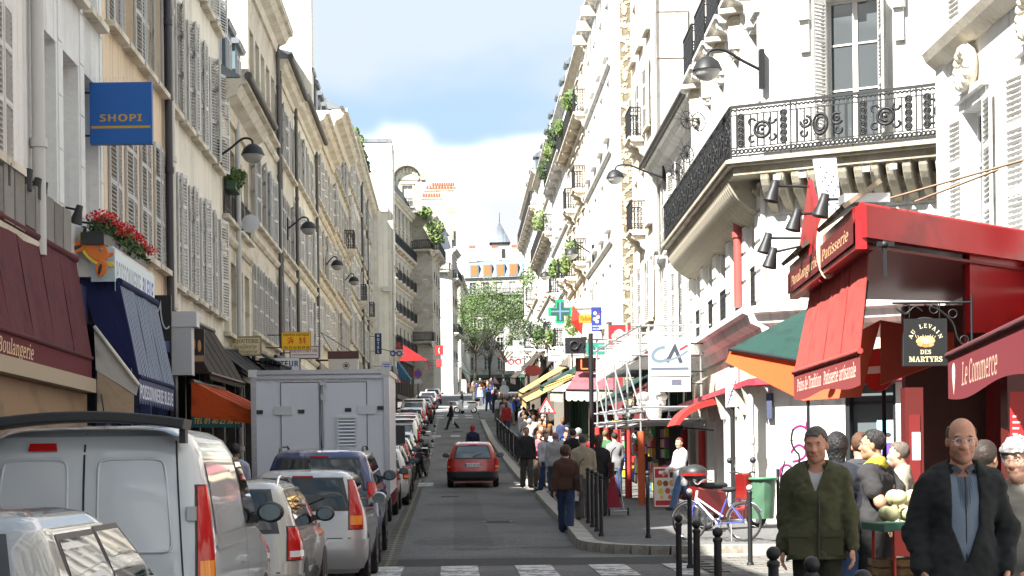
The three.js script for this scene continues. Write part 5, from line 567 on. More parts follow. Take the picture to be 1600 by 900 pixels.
{ // fishmonger
  const stripe = new THREE.MeshStandardMaterial({ roughness: .95, side: THREE.DoubleSide, map: canvasTex(512, 16, (c, w, h) => { c.fillStyle = '#5b6b82'; c.fillRect(0, 0, w, h); for (let x = 0; x < w; x += 32) { c.fillStyle = '#222c48'; c.fillRect(x, 0, 12, h); c.fillStyle = '#a9b2bc'; c.fillRect(x + 17, 0, 9, h); } }) }); stripe.map.wrapS = stripe.map.wrapT = THREE.RepeatWrapping; stripe.map.repeat.set(.55, 1);
  const A = P(186, 440, 27.1), C = P(217, 588, 27.1), g = awning('navy awning with fine grey stripes and white lettered valance', A, V(A.x, A.y, -30.5), C, V(C.x, C.y, -30.5), stripe, { val: .42, scallop: 1, barMat: navy, valMat: texMat(512, 64, (c, w, h) => { c.fillStyle = '#16295c'; c.fillRect(0, 0, w, h); c.fillStyle = '#d8dce2'; fitText(c, 'POISSONNERIE BLEUE', w / 2, h / 2 + 2, w - 30, 46); }, { side: THREE.DoubleSide }) });
  const r = (x, y) => P(x, y, 27.05).sub(g.position); mk('cheek', quadG(r(150, 512), r(217, 588), r(186, 440), r(122, 434), 4, 4, 0, .012), navy, g);
  const bp = P(152, 410, 27.0), f = thing('fish_shop_sign', 'white fascia box with raised blue and silver lettering over the navy awning', 'sign', V(-5.5, bp.y, -28.8)); mk('box', gbox(-.1, .42, -.22, .24, -1.8, 1.85), M.whitewood, f); mk('lettering', (() => { const q = new THREE.PlaneGeometry(3.6, .62); q.rotateY(Math.PI / 2); q.translate(.44, -.12, 0); return q; })(), texMat(1024, 160, (c, w, h) => { c.fillStyle = '#c9d4d8'; c.fillRect(0, 0, w, h); c.fillStyle = '#7d8f9c'; fitText(c, 'POISSONNERIE', w * .33, h / 2 + 4, w * .6, 130); c.fillStyle = '#1c3fae'; fitText(c, 'BLEUE', w * .82, h / 2 + 4, w * .3, 130); }), f);
  mk('end_panel', gbox(.1, .46, -.3, .2, 1.86, 1.9), mat('pale_blue', [.42, .55, .6], .5), f);
  const cr = thing('crab_emblem', 'flat orange crab cutout with yellow belly on the white box', 'emblem', P(150, 392, 26.75)); cr.rotation.z = -.75; const ell = (rx, ry, x, y, rot, m, z, n) => { const s = new THREE.Shape(); s.absellipse(0, 0, rx, ry, 0, 6.283); const q = new THREE.ExtrudeGeometry(s, { depth: .03, bevelEnabled: true, bevelSize: .008, bevelThickness: .006, bevelSegments: 1, curveSegments: 14 }); q.rotateZ(rot); q.translate(x, y, z); mk(n, strip(q), m, cr); }; const oc = mat('crab_orange', [.66, .17, .02], .5), yc = mat('crab_yellow', [.70, .52, .05], .5); ell(.2, .13, 0, .02, 0, oc, 0, 'shell'); ell(.19, .06, 0, -.1, 0, yc, -.02, 'belly'); for (const s of [-1, 1]) { ell(.075, .12, s * .24, -.14, s * .5, oc, .01, 'claw'); ell(.05, .02, s * .2, .1, s * 1.2, oc, -.01, 'leg'); ell(.015, .075, s * .24, -.16, s * .5, M.plastic, .035, 'claw_slit'); ell(.016, .016, s * .05, .07, 0, mat('crab_eye', [.2, .3, .3], .4), .03, 'eye'); ell(.045, .03, s * .3, .0, s * .4, yc, -.01, 'joint'); }
  const pl = thing('geranium_box', 'row of red geraniums growing above the fish shop sign', 'flowers', V(-5.35, bp.y + .25, -28.6)); mk('planter', gbox(-.15, .2, -.02, .16, -1.9, 1.95), M.plastic, pl); for (let k = 0; k < 9; k++) { mk('foliage', leafClump(170, .24, .2, .28, .05, 100 + k), k % 2 ? M.leaf : M.leafdark, pl, .08 + rr(-.05, .06), .24, 1.75 - k * .44); mk('bloom', leafClump(150, .22, .11, .25, .035, 200 + k), M.flower, pl, .12 + rr(-.05, .08), .38 + rr(-.03, .06), 1.75 - k * .44); } }
function spotlamp(label, base, tip, group) { const g = thing('spot_lamp', label, 'lamp', base, 0, group), t = tip.clone().sub(base); mk('arm', rod(V(0, 0, 0), t, .018, 6), M.iron, g); mk('lamp_head', (() => { const q = new THREE.LatheGeometry([[0, .16], [.05, .15], [.06, .05], [.1, -.12], [.095, -.125], [0, -.1]].map(([x, y]) => new THREE.Vector2(x, y)), 12); q.rotateZ(-.25); q.translate(t.x, t.y - .08, t.z); return strip(q); })(), M.iron, g); mk('knuckle', sph(.04, t.x, t.y, t.z, 8, 6), M.iron, g); return g; }
for (const [x, y, d] of [[8, 262, 22.2], [42, 272, 23.2], [56, 286, 23.8], [66, 292, 24.3], [121, 328, 26.2], [151, 350, 27]]) { const tip = P(x, y, d); spotlamp('black spot lamp on a rod above the burgundy awning', V(-5.62, tip.y + .04, tip.z), tip, 'spot lamps over the burgundy awning'); }
sign('blue square hanging sign with a yellow stripe fixed to the grey panelled house', P(190, 178, 28.3), .98, .97, texMat(512, 512, (c, w, h) => { c.fillStyle = '#0a55a0'; c.fillRect(0, 0, w, h); c.fillStyle = '#b08a2e'; c.save(); c.translate(w / 2, h * .58); c.scale(1.45, 1); fitText(c, 'SHOPI', 0, 0, w, 84); c.restore(); c.fillRect(8, h * .71, w - 16, 22); }), { arm: -.16, t: .14, edge: mat('sign_blue', [.01, .09, .3], .5) });
{ const p = P(190, 125, 28.3), g = thing('pigeon_spikes', 'row of fine pigeon spikes on top of the blue square sign', 'spikes', p); const l = []; for (let k = 0; k < 34; k++) l.push(rod(V(-.5 + k * .03, -.05, 0), V(-.5 + k * .03 + rr(-.02, .02), .05, rr(-.03, .03)), .0025, 3)); mk('spikes', merge(l), M.galv, g); mk('strip', bx(1.02, .012, .03), M.galv, g, 0, -.05, 0); }
sign('tall black sign with a pale flowing letter beside the navy awning', P(252, 497, 31.5), .36, .8, texMat(128, 256, (c, w, h) => { c.fillStyle = '#101214'; c.fillRect(0, 0, w, h); c.strokeStyle = '#b9bcc0'; c.lineWidth = 9; c.beginPath(); c.moveTo(8, 150); c.quadraticCurveTo(50, 90, 62, 50); c.quadraticCurveTo(66, 170, 96, 190); c.quadraticCurveTo(112, 190, 118, 176); c.stroke(); c.lineWidth = 5; c.beginPath(); c.moveTo(8, 110); c.lineTo(34, 70); c.stroke(); }), { arm: -.4 });
{ const p = P(286, 548, 32.6), g = thing('grey_box_sign', 'blank grey box sign hanging before the orange awning', 'sign', p); mk('board', bx(.36, .9, .35), mat('grey_box', [.42, .43, .44], .5), g); mk('cap', bx(.5, .28, .38), mat('grey_box2', [.5, .51, .52], .5), g, .03, .56, 0); mk('bracket', bx(.5, .06, .06), M.iron, g, -.4, .3, 0);
  sign('small picture panel showing two figures under the grey box', P(307, 540, 33.5), .3, .62, texMat(64, 128, (c, w, h) => { c.fillStyle = '#1b1512'; c.fillRect(0, 0, w, h); c.fillStyle = '#c08a5a'; c.beginPath(); c.ellipse(20, 60, 9, 26, 0, 0, 7); c.ellipse(46, 66, 8, 24, 0, 0, 7); c.fill(); c.fillStyle = '#9a7a5a'; c.fillRect(0, 104, w, 24); }), { arm: -.5 }); }
{ const A = V(-5.45, 4.75, -35.2), C = V(-4.75, 3.55, -35.2); awning('dark brown awning below the white open shutters', A, V(-5.45, 4.85, -41), C, V(-4.75, 3.65, -41), brownC, { val: .12, cheek: 1 }); awning('black folded awning past the dark brown awning', V(-5.45, 4.5, -41.3), V(-5.45, 4.8, -47), V(-4.5, 3.75, -41.3), V(-4.5, 4, -47), blackC, { val: .2 }); }
{ const A = P(299, 597, 33.8), C = P(392, 642, 33.8), g = awning('bright orange awning with a teal telephone number band', A, V(A.x, A.y + .1, -38.5), C, V(C.x, C.y + .1, -38.5), orangeC, { val: .3, cheek: 1, cheekDrop: .35 }); const r = (x, y) => P(x, y, 33.72).sub(g.position); mk('cheek', quadG(r(299, 650), r(394, 662), r(392, 642), r(299, 597), 6, 3, 0, .01), orangeC, g); mk('number_band', planeUV(r(300, 668), r(378, 668), r(378, 647), r(300, 647)), texMat(256, 64, (c, w, h) => { c.fillStyle = '#0d4a52'; c.fillRect(0, 0, w, h); c.fillStyle = '#c9962c'; fitText(c, 'TEL 01 40 23 98 08', w / 2, h / 2, w - 14, 40, 'italic bold'); }, { side: THREE.DoubleSide }), g); }
sign('cream jeweller sign with brown lettering on the low grey house', P(384, 541, 45.5), .8, .5, texMat(256, 160, (c, w, h) => { c.fillStyle = '#cdbf96'; c.fillRect(0, 0, w, h); c.strokeStyle = '#5a4a2a'; c.lineWidth = 5; c.strokeRect(6, 6, w - 12, h - 12); c.fillStyle = '#3a2f1c'; fitText(c, 'BIJOUTERIE', w / 2, 38, w - 34, 46, 'bold', 'serif'); fitText(c, 'Joaillerie', w / 2, 84, w - 70, 44, '', 'serif'); fitText(c, 'Horlogerie', w / 2, 126, w - 60, 44, '', 'serif'); }), { arm: -.3 });
sign('yellow caterer sign with red oriental characters', P(463, 533, 54), .88, .54, texMat(256, 160, (c, w, h) => { c.fillStyle = '#e8b313'; c.fillRect(0, 0, w, h); c.fillStyle = '#2a1a08'; fitText(c, 'TRAITEUR ASIATIQUE', w / 2, 22, w - 20, 30); fitText(c, 'TEL 01 42 80 69 64', w / 2, 140, w - 20, 30); c.strokeStyle = '#c0200f'; c.lineWidth = 6; const st = (x, l) => { c.beginPath(); for (const [a, b, d, e] of l) { c.moveTo(x + a, b); c.lineTo(x + d, e); } c.stroke(); }; st(48, [[4, 50, 12, 58], [0, 70, 10, 76], [4, 108, 14, 88], [22, 50, 54, 50], [28, 42, 20, 60], [22, 64, 50, 64], [24, 64, 20, 104], [50, 64, 46, 106], [16, 84, 58, 84], [34, 70, 36, 96]]); st(150, [[4, 58, 30, 58], [16, 44, 10, 70], [4, 72, 32, 72], [18, 58, 18, 92], [4, 92, 34, 90], [6, 108, 10, 98], [22, 108, 24, 98], [40, 54, 64, 54], [52, 44, 52, 108], [38, 72, 66, 72], [36, 88, 68, 88], [42, 60, 46, 68]]); }), { arm: -.55, edge: mat('sign_red', [.3, .03, .02], .5) });
sign('white hairdresser sign with dark red letters below the yellow sign', P(476, 551, 56.5), .94, .4, texMat(256, 96, (c, w, h) => { c.fillStyle = '#d9d4cf'; c.fillRect(0, 0, w, h); c.strokeStyle = '#4a3038'; c.lineWidth = 5; c.strokeRect(3, 3, w - 6, h - 6); c.fillStyle = '#6d2834'; fitText(c, 'SALON COIFFURE', w / 2, 32, w - 20, 40, 'bold', 'serif'); c.fillStyle = '#8a8480'; c.fillRect(20, 62, w - 40, 8); }), { arm: -.3 });
sign('white caterer board with navy letters behind the lorry', P(437, 574, 49), 1.1, .52, texMat(256, 128, (c, w, h) => { c.fillStyle = '#d5d8dc'; c.fillRect(0, 0, w, h); c.fillStyle = '#1d2b58'; fitText(c, 'TRAITEUR', w / 2 + 10, 40, w - 30, 56); fitText(c, 'C', w * .62, 96, 60, 56); }), { arm: -.2 });
{ const p = P(537, 567, 64), g = thing('box_sign', 'white box sign with brown cap and small round leaf emblem', 'sign', p); mk('board', bx(1.05, .5, .5), mat('off_white', [.60, .58, .52], .6), g, 0, -.12, 0); mk('cap', bx(1.1, .26, .54), mat('box_brown', [.09, .04, .035], .6), g, 0, .27, 0); mk('emblem', new THREE.PlaneGeometry(.3, .3), texMat(64, 64, (c, w, h) => { c.fillStyle = '#cfc9bb'; c.fillRect(0, 0, w, h); c.strokeStyle = '#2c2420'; c.lineWidth = 4; c.beginPath(); c.arc(32, 32, 24, 0, 7); c.stroke(); c.fillStyle = '#2c2420'; for (let k = 0; k < 4; k++) { c.beginPath(); c.arc(32 + 9 * Math.cos(k * 1.57 + .8), 32 + 9 * Math.sin(k * 1.57 + .8), 7, 0, 7); c.fill(); } }), g, .1, -.12, .253); mk('stay', merge([rod(V(-.4, .4, 0), V(-.8, 1.1, 0), .012), rod(V(.3, .4, 0), V(-.8, 1.1, 0), .012)]), M.iron, g); mk('wall_bracket', bx(.5, .06, .06), M.iron, g, -.75, .1, 0); }
awning('small mauve awning beyond the hairdresser sign', V(-5.4, 5.2, -55), V(-5.4, 5.4, -60), V(-4.6, 4.5, -55), V(-4.6, 4.7, -60), mauveC, { val: .25 }); awning('dark green folded awning beside the caterer board', V(-5.4, 4.9, -46), V(-5.4, 5, -50), V(-4.4, 4.4, -46), V(-4.4, 4.5, -50), greenC, { val: .2 });
awning('red folded awning before the hotel', V(-5.4, 6.6, -86), V(-5.4, 6.9, -92), V(-4.5, 5.8, -86), V(-4.5, 6.1, -92), redC, { val: .3 });
sign('vertical navy hotel sign with white letters', P(591, 537, 112), .42, 1.3, texMat(64, 192, (c, w, h) => { c.fillStyle = '#1c2c55'; c.fillRect(0, 0, w, h); c.fillStyle = '#d8dde6'; 'HOTEL'.split('').forEach((t, i) => fitText(c, t, w / 2, 24 + i * 36, 44, 36)); }), { arm: -.3 });
const specs = (label, p, s, m) => { const g = thing('spectacles_sign', label, 'sign', p); for (const k of [-1, 1]) mk('ring', (() => { const q = new THREE.TorusGeometry(.3 * s, .1 * s, 8, 20); q.translate(k * .42 * s, 0, 0); return strip(q); })(), m, g); mk('bridge', gbox(-.16 * s, .16 * s, .05 * s, .17 * s, -.05, .05), m, g); mk('hanger', rod(V(0, .1 * s, 0), V(p.x < 0 ? -1.2 : 1.2, .35, 0), .025), M.iron, g); };
specs('blue spectacles hanging sign of an optician', P(619, 552, 118), .5, mat('spec_blue', [.03, .06, .3], .4)); specs('red spectacles hanging sign beside a white panel', P(804, 565, 105), .5, mat('spec_red', [.35, .05, .06], .4));
sign('white and blue shop sign beyond the hotel', P(604, 572, 108), .58, .5, texMat(64, 64, (c, w, h) => { c.fillStyle = '#b9c2dc'; c.fillRect(0, 0, w, h); c.fillStyle = '#4a4f8a'; c.fillRect(8, 14, 48, 8); c.fillRect(12, 32, 40, 8); }), { arm: -.5 });
awning('blue awning beyond the cream gable wall', V(-4.1, 10.0, -132), V(-4.1, 10.3, -137), V(-3.1, 8.6, -132), V(-3.1, 8.9, -137), blueC, { val: .4, cheek: 1 }); awning('wide bright red awning on the ornate house', V(-5, 13.5, -158), V(-5, 14.2, -172), V(-2.1, 11.6, -158), V(-2.1, 12.3, -172), redC, { val: .8, cheek: 1 });
sign('red tobacco sign with a white crescent beyond the red awning', P(686, 547, 160), .75, .85, texMat(64, 64, (c, w, h) => { c.fillStyle = '#a5221f'; c.fillRect(0, 0, w, h); c.fillStyle = '#e6d6cf'; fitText(c, '(', w / 2, h / 2, 30, 44); }), { arm: -.9 }); sign('small red panel under the tobacco sign', P(686, 567, 160), .5, .7, mat('red_panel', [.36, .03, .03], .5), { arm: -.7 });
awning('green awning by the far street trees', V(.2, 14.6, -205), V(.4, 15, -215), V(2.0, 12.9, -205), V(2.3, 13.4, -215), cloth('green2', [.01, .13, .08]), { val: .3 });
function wallLamp(label, head, wallX, globe) { const g = thing('street_lamp', label, 'street lamp', V(wallX, head.y, head.z), 0, 'wall lamps along the street'), hx = head.x - wallX; mk('wall_plate', bx(.1, .75, .14), M.iron, g, Math.sign(hx) * .05, -.05, 0); mk('arm', tube([V(0, -.1, 0), V(hx * .35, .1, 0), V(hx * .75, .34, 0), V(hx * .97, .3, 0), V(hx, .16, 0)], .03, 18, 6), M.iron, g); mk('shade', (() => { const q = new THREE.LatheGeometry([[.0, .2], [.1, .19], [.22, .1], [.29, -.06], [.285, -.07], [.2, .07], [.0, .14]].map(([x, y]) => new THREE.Vector2(x, y)), 18); q.translate(hx, 0, 0); return strip(q); })(), M.ironalias, g); mk('glass_bowl', (() => { const q = new THREE.SphereGeometry(.27, 16, 8, 0, 6.284, Math.PI * .55, Math.PI * .45); q.translate(hx, 0, 0); return strip(q); })(), globe ? mat('bowl', [.50, .50, .48], .1) : mat('bowl_grey', [.30, .30, .29], .15), g); return g; }
for (const [x, y, d] of [[395, 238, 43.4], [482, 355, 61], [527, 413, 79], [553, 438, 93], [598, 465, 127]]) { const p = P(x, y, d); wallLamp('black bowl lamp on an arm from the shaded house fronts', p, d > 120 ? -4.05 : LX, false); }
for (const [x, y, d] of [[1105, 105, 34.6], [961, 275, 56], [893, 395, 74], [852, 430, 95]]) { const p = P(x, y, d); wallLamp('grey bowl lamp with glass base on the sunlit house fronts', p, d < 40 ? 6.1 : d < 60 ? 6.75 : RX, true); }
{ const p = P(402, 350, 46.5), g = thing('satellite_dish', 'small white satellite dish below the iron window guard', 'dish', V(-5.55, p.y, p.z)); mk('dish', (() => { const q = new THREE.SphereGeometry(.35, 16, 6, 0, 6.284, 0, .75); q.scale(1, .35, 1); q.rotateX(Math.PI / 2); q.translate(.38, 0, 0); return strip(q); })(), mat('dish_w', [.55, .57, .6], .4, { side: THREE.DoubleSide }), g); mk('arm', rod(V(0, -.2, 0), V(.38, -.05, 0), .02), M.iron, g); }
// ---- right-hand signs
{ const g = thing('pharmacy_cross', 'large green pharmacy cross with a dark lit centre', 'sign', P(875, 487, 75)), s = .49, cross = (k, r) => { const h = new THREE.Shape(), a = r, b = r * .36; [[-b, -a], [b, -a], [b, -b], [a, -b], [a, b], [b, b], [b, a], [-b, a], [-b, b], [-a, b], [-a, -b], [-b, -b]].forEach(([x, y], i) => i ? h.lineTo(x, y) : h.moveTo(x, y)); h.closePath(); return strip(new THREE.ExtrudeGeometry(h, { depth: k, bevelEnabled: false })); }; mk('housing', cross(.2, s), mat('cross_green', [.0, .40, .12], .4), g, 0, 0, -.1); mk('screen', cross(.02, s * .8), mat('cross_dark', [.03, .07, .06], .3), g, 0, 0, .1); mk('light_bar', merge([gbox(-.38, .38, -.035, .035, .122, .13), gbox(-.035, .035, -.38, .38, .1225, .131)]), mat('cross_blue', [.10, .2, .32], .4), g); mk('bracket', rod(V(.45, .1, 0), V(1.4, .1, 0), .03), M.iron, g);
  const c = thing('tobacco_diamond', 'red tobacco diamond tilted next to the pharmacy cross', 'sign', P(902, 500, 72)); mk('diamond', (() => { const q = new THREE.OctahedronGeometry(.5); q.scale(.52, 1.3, .35); q.rotateZ(.28); return metric(q.toNonIndexed()); })(), mat('carrot', [.52, .03, .02], .4), c); mk('bracket', rod(V(.2, .1, 0), V(1, .1, 0), .03), M.iron, c);
  const g2 = thing('pharmacy_cross', 'grey unlit cross sign further up the street', 'sign', P(806, 545, 110)); mk('housing', cross(.2, .52), mat('cross_grey', [.28, .3, .3], .5), g2, 0, 0, -.1); mk('bracket', rod(V(.45, .1, 0), V(1.4, .1, 0), .03), M.iron, g2); }
sign('yellow tobacco shop sign with red script', P(915, 498, 71), .55, .34, texMat(128, 64, (c, w, h) => { c.fillStyle = '#e8a91c'; c.fillRect(0, 0, w, h); c.fillStyle = '#b3331a'; fitText(c, 'Tabac', w / 2, h / 2, w - 10, 46, 'italic bold'); }), { arm: .5 });
sign('tall blue lottery sign with a white clover', P(932, 505, 70), .4, 1.25, texMat(96, 300, (c, w, h) => { c.fillStyle = '#2a3f9a'; c.fillRect(0, 0, w, h * .76); c.fillStyle = '#e6e3f0'; c.fillRect(0, h * .76, w, h * .24); c.fillStyle = '#eef'; for (const [x, y] of [[34, 56], [62, 92], [30, 110], [52, 134]]) { c.beginPath(); c.arc(x, y, 17, 0, 7); c.fill(); } c.fillStyle = '#c03040'; c.beginPath(); c.arc(70, 66, 12, 0, 7); c.fill(); c.fillStyle = '#e8e8f8'; fitText(c, 'FRANCAISE', 48, 178, 84, 20); fitText(c, 'des jeux', 48, 204, 84, 20); c.fillStyle = '#54489a'; fitText(c, 'TABAC', 48, 262, 80, 30); }), { arm: .5 });
{ const g = sign('black photo shop sign with a raised ring lens', P(899, 540, 66), .76, .6, mat('sign_black', [.014, .014, .016], .4), { arm: .8 }); mk('lens_ring', (() => { const q = new THREE.TorusGeometry(.15, .035, 8, 20); q.translate(-.05, 0, .07); return strip(q); })(), M.ironalias, g); mk('strap', tube([V(.1, -.1, .07), V(.2, .1, .07), V(.3, -.05, .07), V(.34, .15, .07)], .018), M.ironalias, g); }
sign('turquoise oblong sign with dark emblem', P(932, 545, 64), .74, .42, texMat(128, 80, (c, w, h) => { c.fillStyle = '#22a08c'; c.fillRect(0, 0, w, h); c.strokeStyle = '#17352f'; c.lineWidth = 5; c.beginPath(); c.arc(34, 40, 17, 0, 7); c.moveTo(34, 22); c.lineTo(34, 60); c.stroke(); c.fillStyle = '#1c6b5e'; c.fillRect(62, 34, 54, 14); }), { arm: .7, ry: -.08 });
sign('red bakery sign with a white cloud shape', P(968, 525, 61), .76, .76, texMat(128, 128, (c, w, h) => { c.fillStyle = '#b32a2e'; c.fillRect(0, 0, w, h); c.fillStyle = '#e9dcd8'; for (const [x, y, r] of [[36, 66, 20], [62, 50, 26], [92, 64, 22]]) { c.beginPath(); c.arc(x, y, r, 0, 7); c.fill(); } c.fillRect(26, 66, 80, 18); c.fillStyle = '#b32a2e'; fitText(c, 'BANETTE', 64, 70, 74, 20); c.strokeStyle = '#b32a2e'; c.lineWidth = 4; c.beginPath(); c.arc(64, 52, 12, 3.4, 6.1); c.stroke(); c.fillStyle = '#e9dcd8'; c.fillRect(22, 100, 84, 6); c.fillRect(30, 112, 68, 5); }), { arm: .7 });
{ const p = P(952, 569, 66.5), g = sign('brown restaurant fascia with glowing orange tube letters', p, 2.5, .48, mat('fascia_brown', [.07, .035, .025], .6), { t: .2, edge: mat('fascia_brown') }); const nm = mat('neon', [.9, .22, .08], .4, { emissive: new THREE.Color(.8, .18, .05), emissiveIntensity: .7 }); const t = (l) => mk('tube_letter', merge(l.map(([a, b, c, d]) => rod(V(a, b, .14), V(c, d, .14), .028, 6))), nm, g); t([[-1.05, .17, -1.05, -.17], [-1.05, -.17, -.8, -.17]]); t([[-.68, .2, -.71, .1]]); t([[-.5, -.17, -.33, .18], [-.33, .18, -.14, -.17], [-.43, -.05, -.23, -.05]]); t([[.05, -.17, .05, .17], [.05, .17, .25, .12], [.25, .12, .05, 0], [.05, 0, .28, -.17]]);
  awning('mauve and cream restaurant awning under the brown fascia', P(902, 580, 67), P(1000, 580, 67), P(884, 609, 65.6), P(1000, 611, 65.6), mauveC, { val: .42, scallop: 1, sag: .04, valMat: texMat(512, 96, (c, w, h) => { c.fillStyle = '#c9bda2'; c.fillRect(0, 0, w, h); c.fillStyle = '#5a4a3c'; fitText(c, "l'Abri", w * .62, 46, 200, 66, 'italic', 'serif'); }, { side: THREE.DoubleSide, roughness: .95 }) });
  const C = P(884, 609, 65.6), A = P(902, 580, 67); awning('cream side awning of the restaurant along the pavement', V(RX - .1, A.y + .3, -68), V(RX - .1, A.y + .5, -76), V(C.x, C.y, -67.5), V(C.x, C.y + .4, -76), creamC, { val: .4, scallop: 1 }); }
{ const A = V(5.7, 6.2, -80), C = P(816, 604, 84); awning('ochre awning catching the sun', V(5.7, 5.9, -80), V(5.7, 6.4, -88), V(3.3, 4.7, -80), V(3.3, 5.3, -88), ochreC, { val: .3 }); awning('second ochre awning further on', V(5.7, 6.8, -89), V(5.7, 7.2, -95), V(3.5, 5.5, -89), V(3.5, 5.9, -95), ochreC, { val: .3 }); awning('dark teal folded awning against the light', V(5.6, 6.1, -76.5), V(5.6, 6.3, -79.5), V(3.9, 5.2, -76.5), V(3.9, 5.4, -79.5), greenC, { val: .2 }); awning('brown folded awning beside the white shop panels', V(5.7, 9, -110), V(5.7, 9.6, -120), V(3.9, 7.4, -110), V(3.9, 8, -120), brownC, { val: .4 }); }
sign('dark red oval hanging sign', P(833, 579, 88), .02, .02, mat('x_red', [.2, .02, .02]), {}).traverse((o) => { if (o.name === 'board' || o.name === 'face') { o.geometry = cached('oval' + o.name, () => { const q = new THREE.CylinderGeometry(.4, .4, o.name === 'face' ? .06 : .08, 26); q.rotateX(Math.PI / 2); q.scale(1, .68, 1); return strip(q); }); o.material = mat('oval_red', [.26, .03, .035], .5); o.position.z = o.name === 'face' ? .012 : 0; if (o.name === 'face') o.scale.set(.9, .88, 1); } });
sign('white square sign on the pharmacy side', P(868, 556, 80), .68, .5, texMat(64, 48, (c, w, h) => { c.fillStyle = '#dadde4'; c.fillRect(0, 0, w, h); c.fillStyle = '#8d96b8'; c.fillRect(10, 20, 42, 6); }), { arm: .8 }); sign('white panel behind the red spectacles', P(802, 573, 108), .95, .5, mat('white_panel', [.7, .7, .68], .6), { arm: .6 });
{ const A = P(1010, 600, 51); awning('dark green awning below the scaffold', V(6.4, 4.6, -49.5), V(6.4, 4.8, -61), V(5.0, 3.75, -49.5), V(4.9, 3.9, -61), greenC, { val: .18 }); }
{ const y = mat('led', [.8, .7, .02], .5, { emissive: new THREE.Color(.75, .65, .02), emissiveIntensity: .8 }); const g = sign('black display with yellow lit letters under the green awning', P(971, 662, 60), .72, .36, texMat(128, 64, (c, w, h) => { c.fillStyle = '#0c0c08'; c.fillRect(0, 0, w, h); c.fillStyle = '#f2e21c'; fitText(c, 'SANDWICH', w / 2, 20, w - 8, 26); fitText(c, 'ENTREES', w / 2, 46, w - 20, 26); }, { emissive: new THREE.Color(1, 1, 1), emissiveIntensity: .5 }), { arm: .8 }); const f = g.children.find((q) => q.name === 'face'); f.material.emissiveMap = f.material.map; }
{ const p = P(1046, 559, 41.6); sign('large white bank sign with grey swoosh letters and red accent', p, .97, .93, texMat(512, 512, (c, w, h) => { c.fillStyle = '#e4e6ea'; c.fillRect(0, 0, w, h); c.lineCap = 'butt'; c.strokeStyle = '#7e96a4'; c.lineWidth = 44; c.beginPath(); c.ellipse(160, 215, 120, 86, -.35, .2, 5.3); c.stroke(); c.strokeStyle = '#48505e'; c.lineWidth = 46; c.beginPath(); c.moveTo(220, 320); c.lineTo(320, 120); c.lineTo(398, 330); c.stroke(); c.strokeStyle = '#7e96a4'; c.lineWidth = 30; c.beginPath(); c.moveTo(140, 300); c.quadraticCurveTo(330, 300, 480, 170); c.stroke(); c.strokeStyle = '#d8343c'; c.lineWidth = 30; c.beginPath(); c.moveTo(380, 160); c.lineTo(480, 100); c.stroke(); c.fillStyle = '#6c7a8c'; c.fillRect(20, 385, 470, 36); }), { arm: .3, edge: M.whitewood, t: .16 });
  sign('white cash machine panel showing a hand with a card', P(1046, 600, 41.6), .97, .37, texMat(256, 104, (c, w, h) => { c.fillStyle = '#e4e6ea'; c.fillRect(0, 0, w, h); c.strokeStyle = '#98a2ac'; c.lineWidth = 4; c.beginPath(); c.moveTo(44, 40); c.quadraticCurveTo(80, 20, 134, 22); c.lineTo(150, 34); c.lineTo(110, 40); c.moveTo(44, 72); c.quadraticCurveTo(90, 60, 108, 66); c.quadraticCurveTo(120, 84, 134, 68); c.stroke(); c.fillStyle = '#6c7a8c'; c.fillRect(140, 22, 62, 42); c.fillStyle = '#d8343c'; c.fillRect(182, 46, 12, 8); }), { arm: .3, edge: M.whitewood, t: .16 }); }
{ const g = thing('curved_awning', 'red curved awning hood over the bank entrance', 'awning', V(6.1, 2.55, -40.6)); const s = new THREE.Shape(); s.moveTo(0, .62); s.quadraticCurveTo(-.9, .55, -1.15, .0); s.lineTo(-1.05, 0); s.quadraticCurveTo(-.8, .42, 0, .46); const q = new THREE.ExtrudeGeometry(s, { depth: 1.6, bevelEnabled: false, curveSegments: 12 }); mk('canvas', metric(q), cloth('redhood', [.48, .03, .025]), g, 0, 0, -.8); mk('stay', rod(V(-1.0, 0, -.8), V(0, -.1, -.8), .015), M.iron, g); }
// traffic signs on posts
function post(label, d, x, h, o = {}) { const g = thing(o.name || 'sign_post', label, 'sign post', V(x, elev(d) + (o.lift ?? .13), -d), 0, o.group); mk('pole', cylG(o.r || .035, o.r || .035, h, 10), o.mat || M.ironalias, g, 0, h / 2, 0); return g; }
const triG = (r) => { const s = new THREE.Shape(); for (let k = 0; k < 3; k++) { const a = Math.PI / 2 + k * 2.0944; k ? s.lineTo(Math.cos(a) * r, Math.sin(a) * r) : s.moveTo(Math.cos(a) * r, Math.sin(a) * r); } s.closePath(); return strip(new THREE.ExtrudeGeometry(s, { depth: .02, bevelEnabled: true, bevelSize: .03, bevelThickness: .005, bevelSegments: 2 })); };
const childTex = texMat(128, 128, (c, w, h) => { c.fillStyle = '#b9bbbc'; c.fillRect(0, 0, w, h); c.fillStyle = '#17181a'; for (const [x, y, s] of [[52, 72, 1], [80, 78, .78]]) { c.beginPath(); c.arc(x, y - 20 * s, 6 * s, 0, 7); c.fill(); c.lineWidth = 7 * s; c.strokeStyle = '#17181a'; c.beginPath(); c.moveTo(x, y - 14 * s); c.lineTo(x, y + 6 * s); c.lineTo(x - 9 * s, y + 24 * s); c.moveTo(x, y + 6 * s); c.lineTo(x + 9 * s, y + 22 * s); c.moveTo(x - 11 * s, y + 2); c.lineTo(x, y - 10 * s); c.lineTo(x + 12 * s, y); c.stroke(); } });
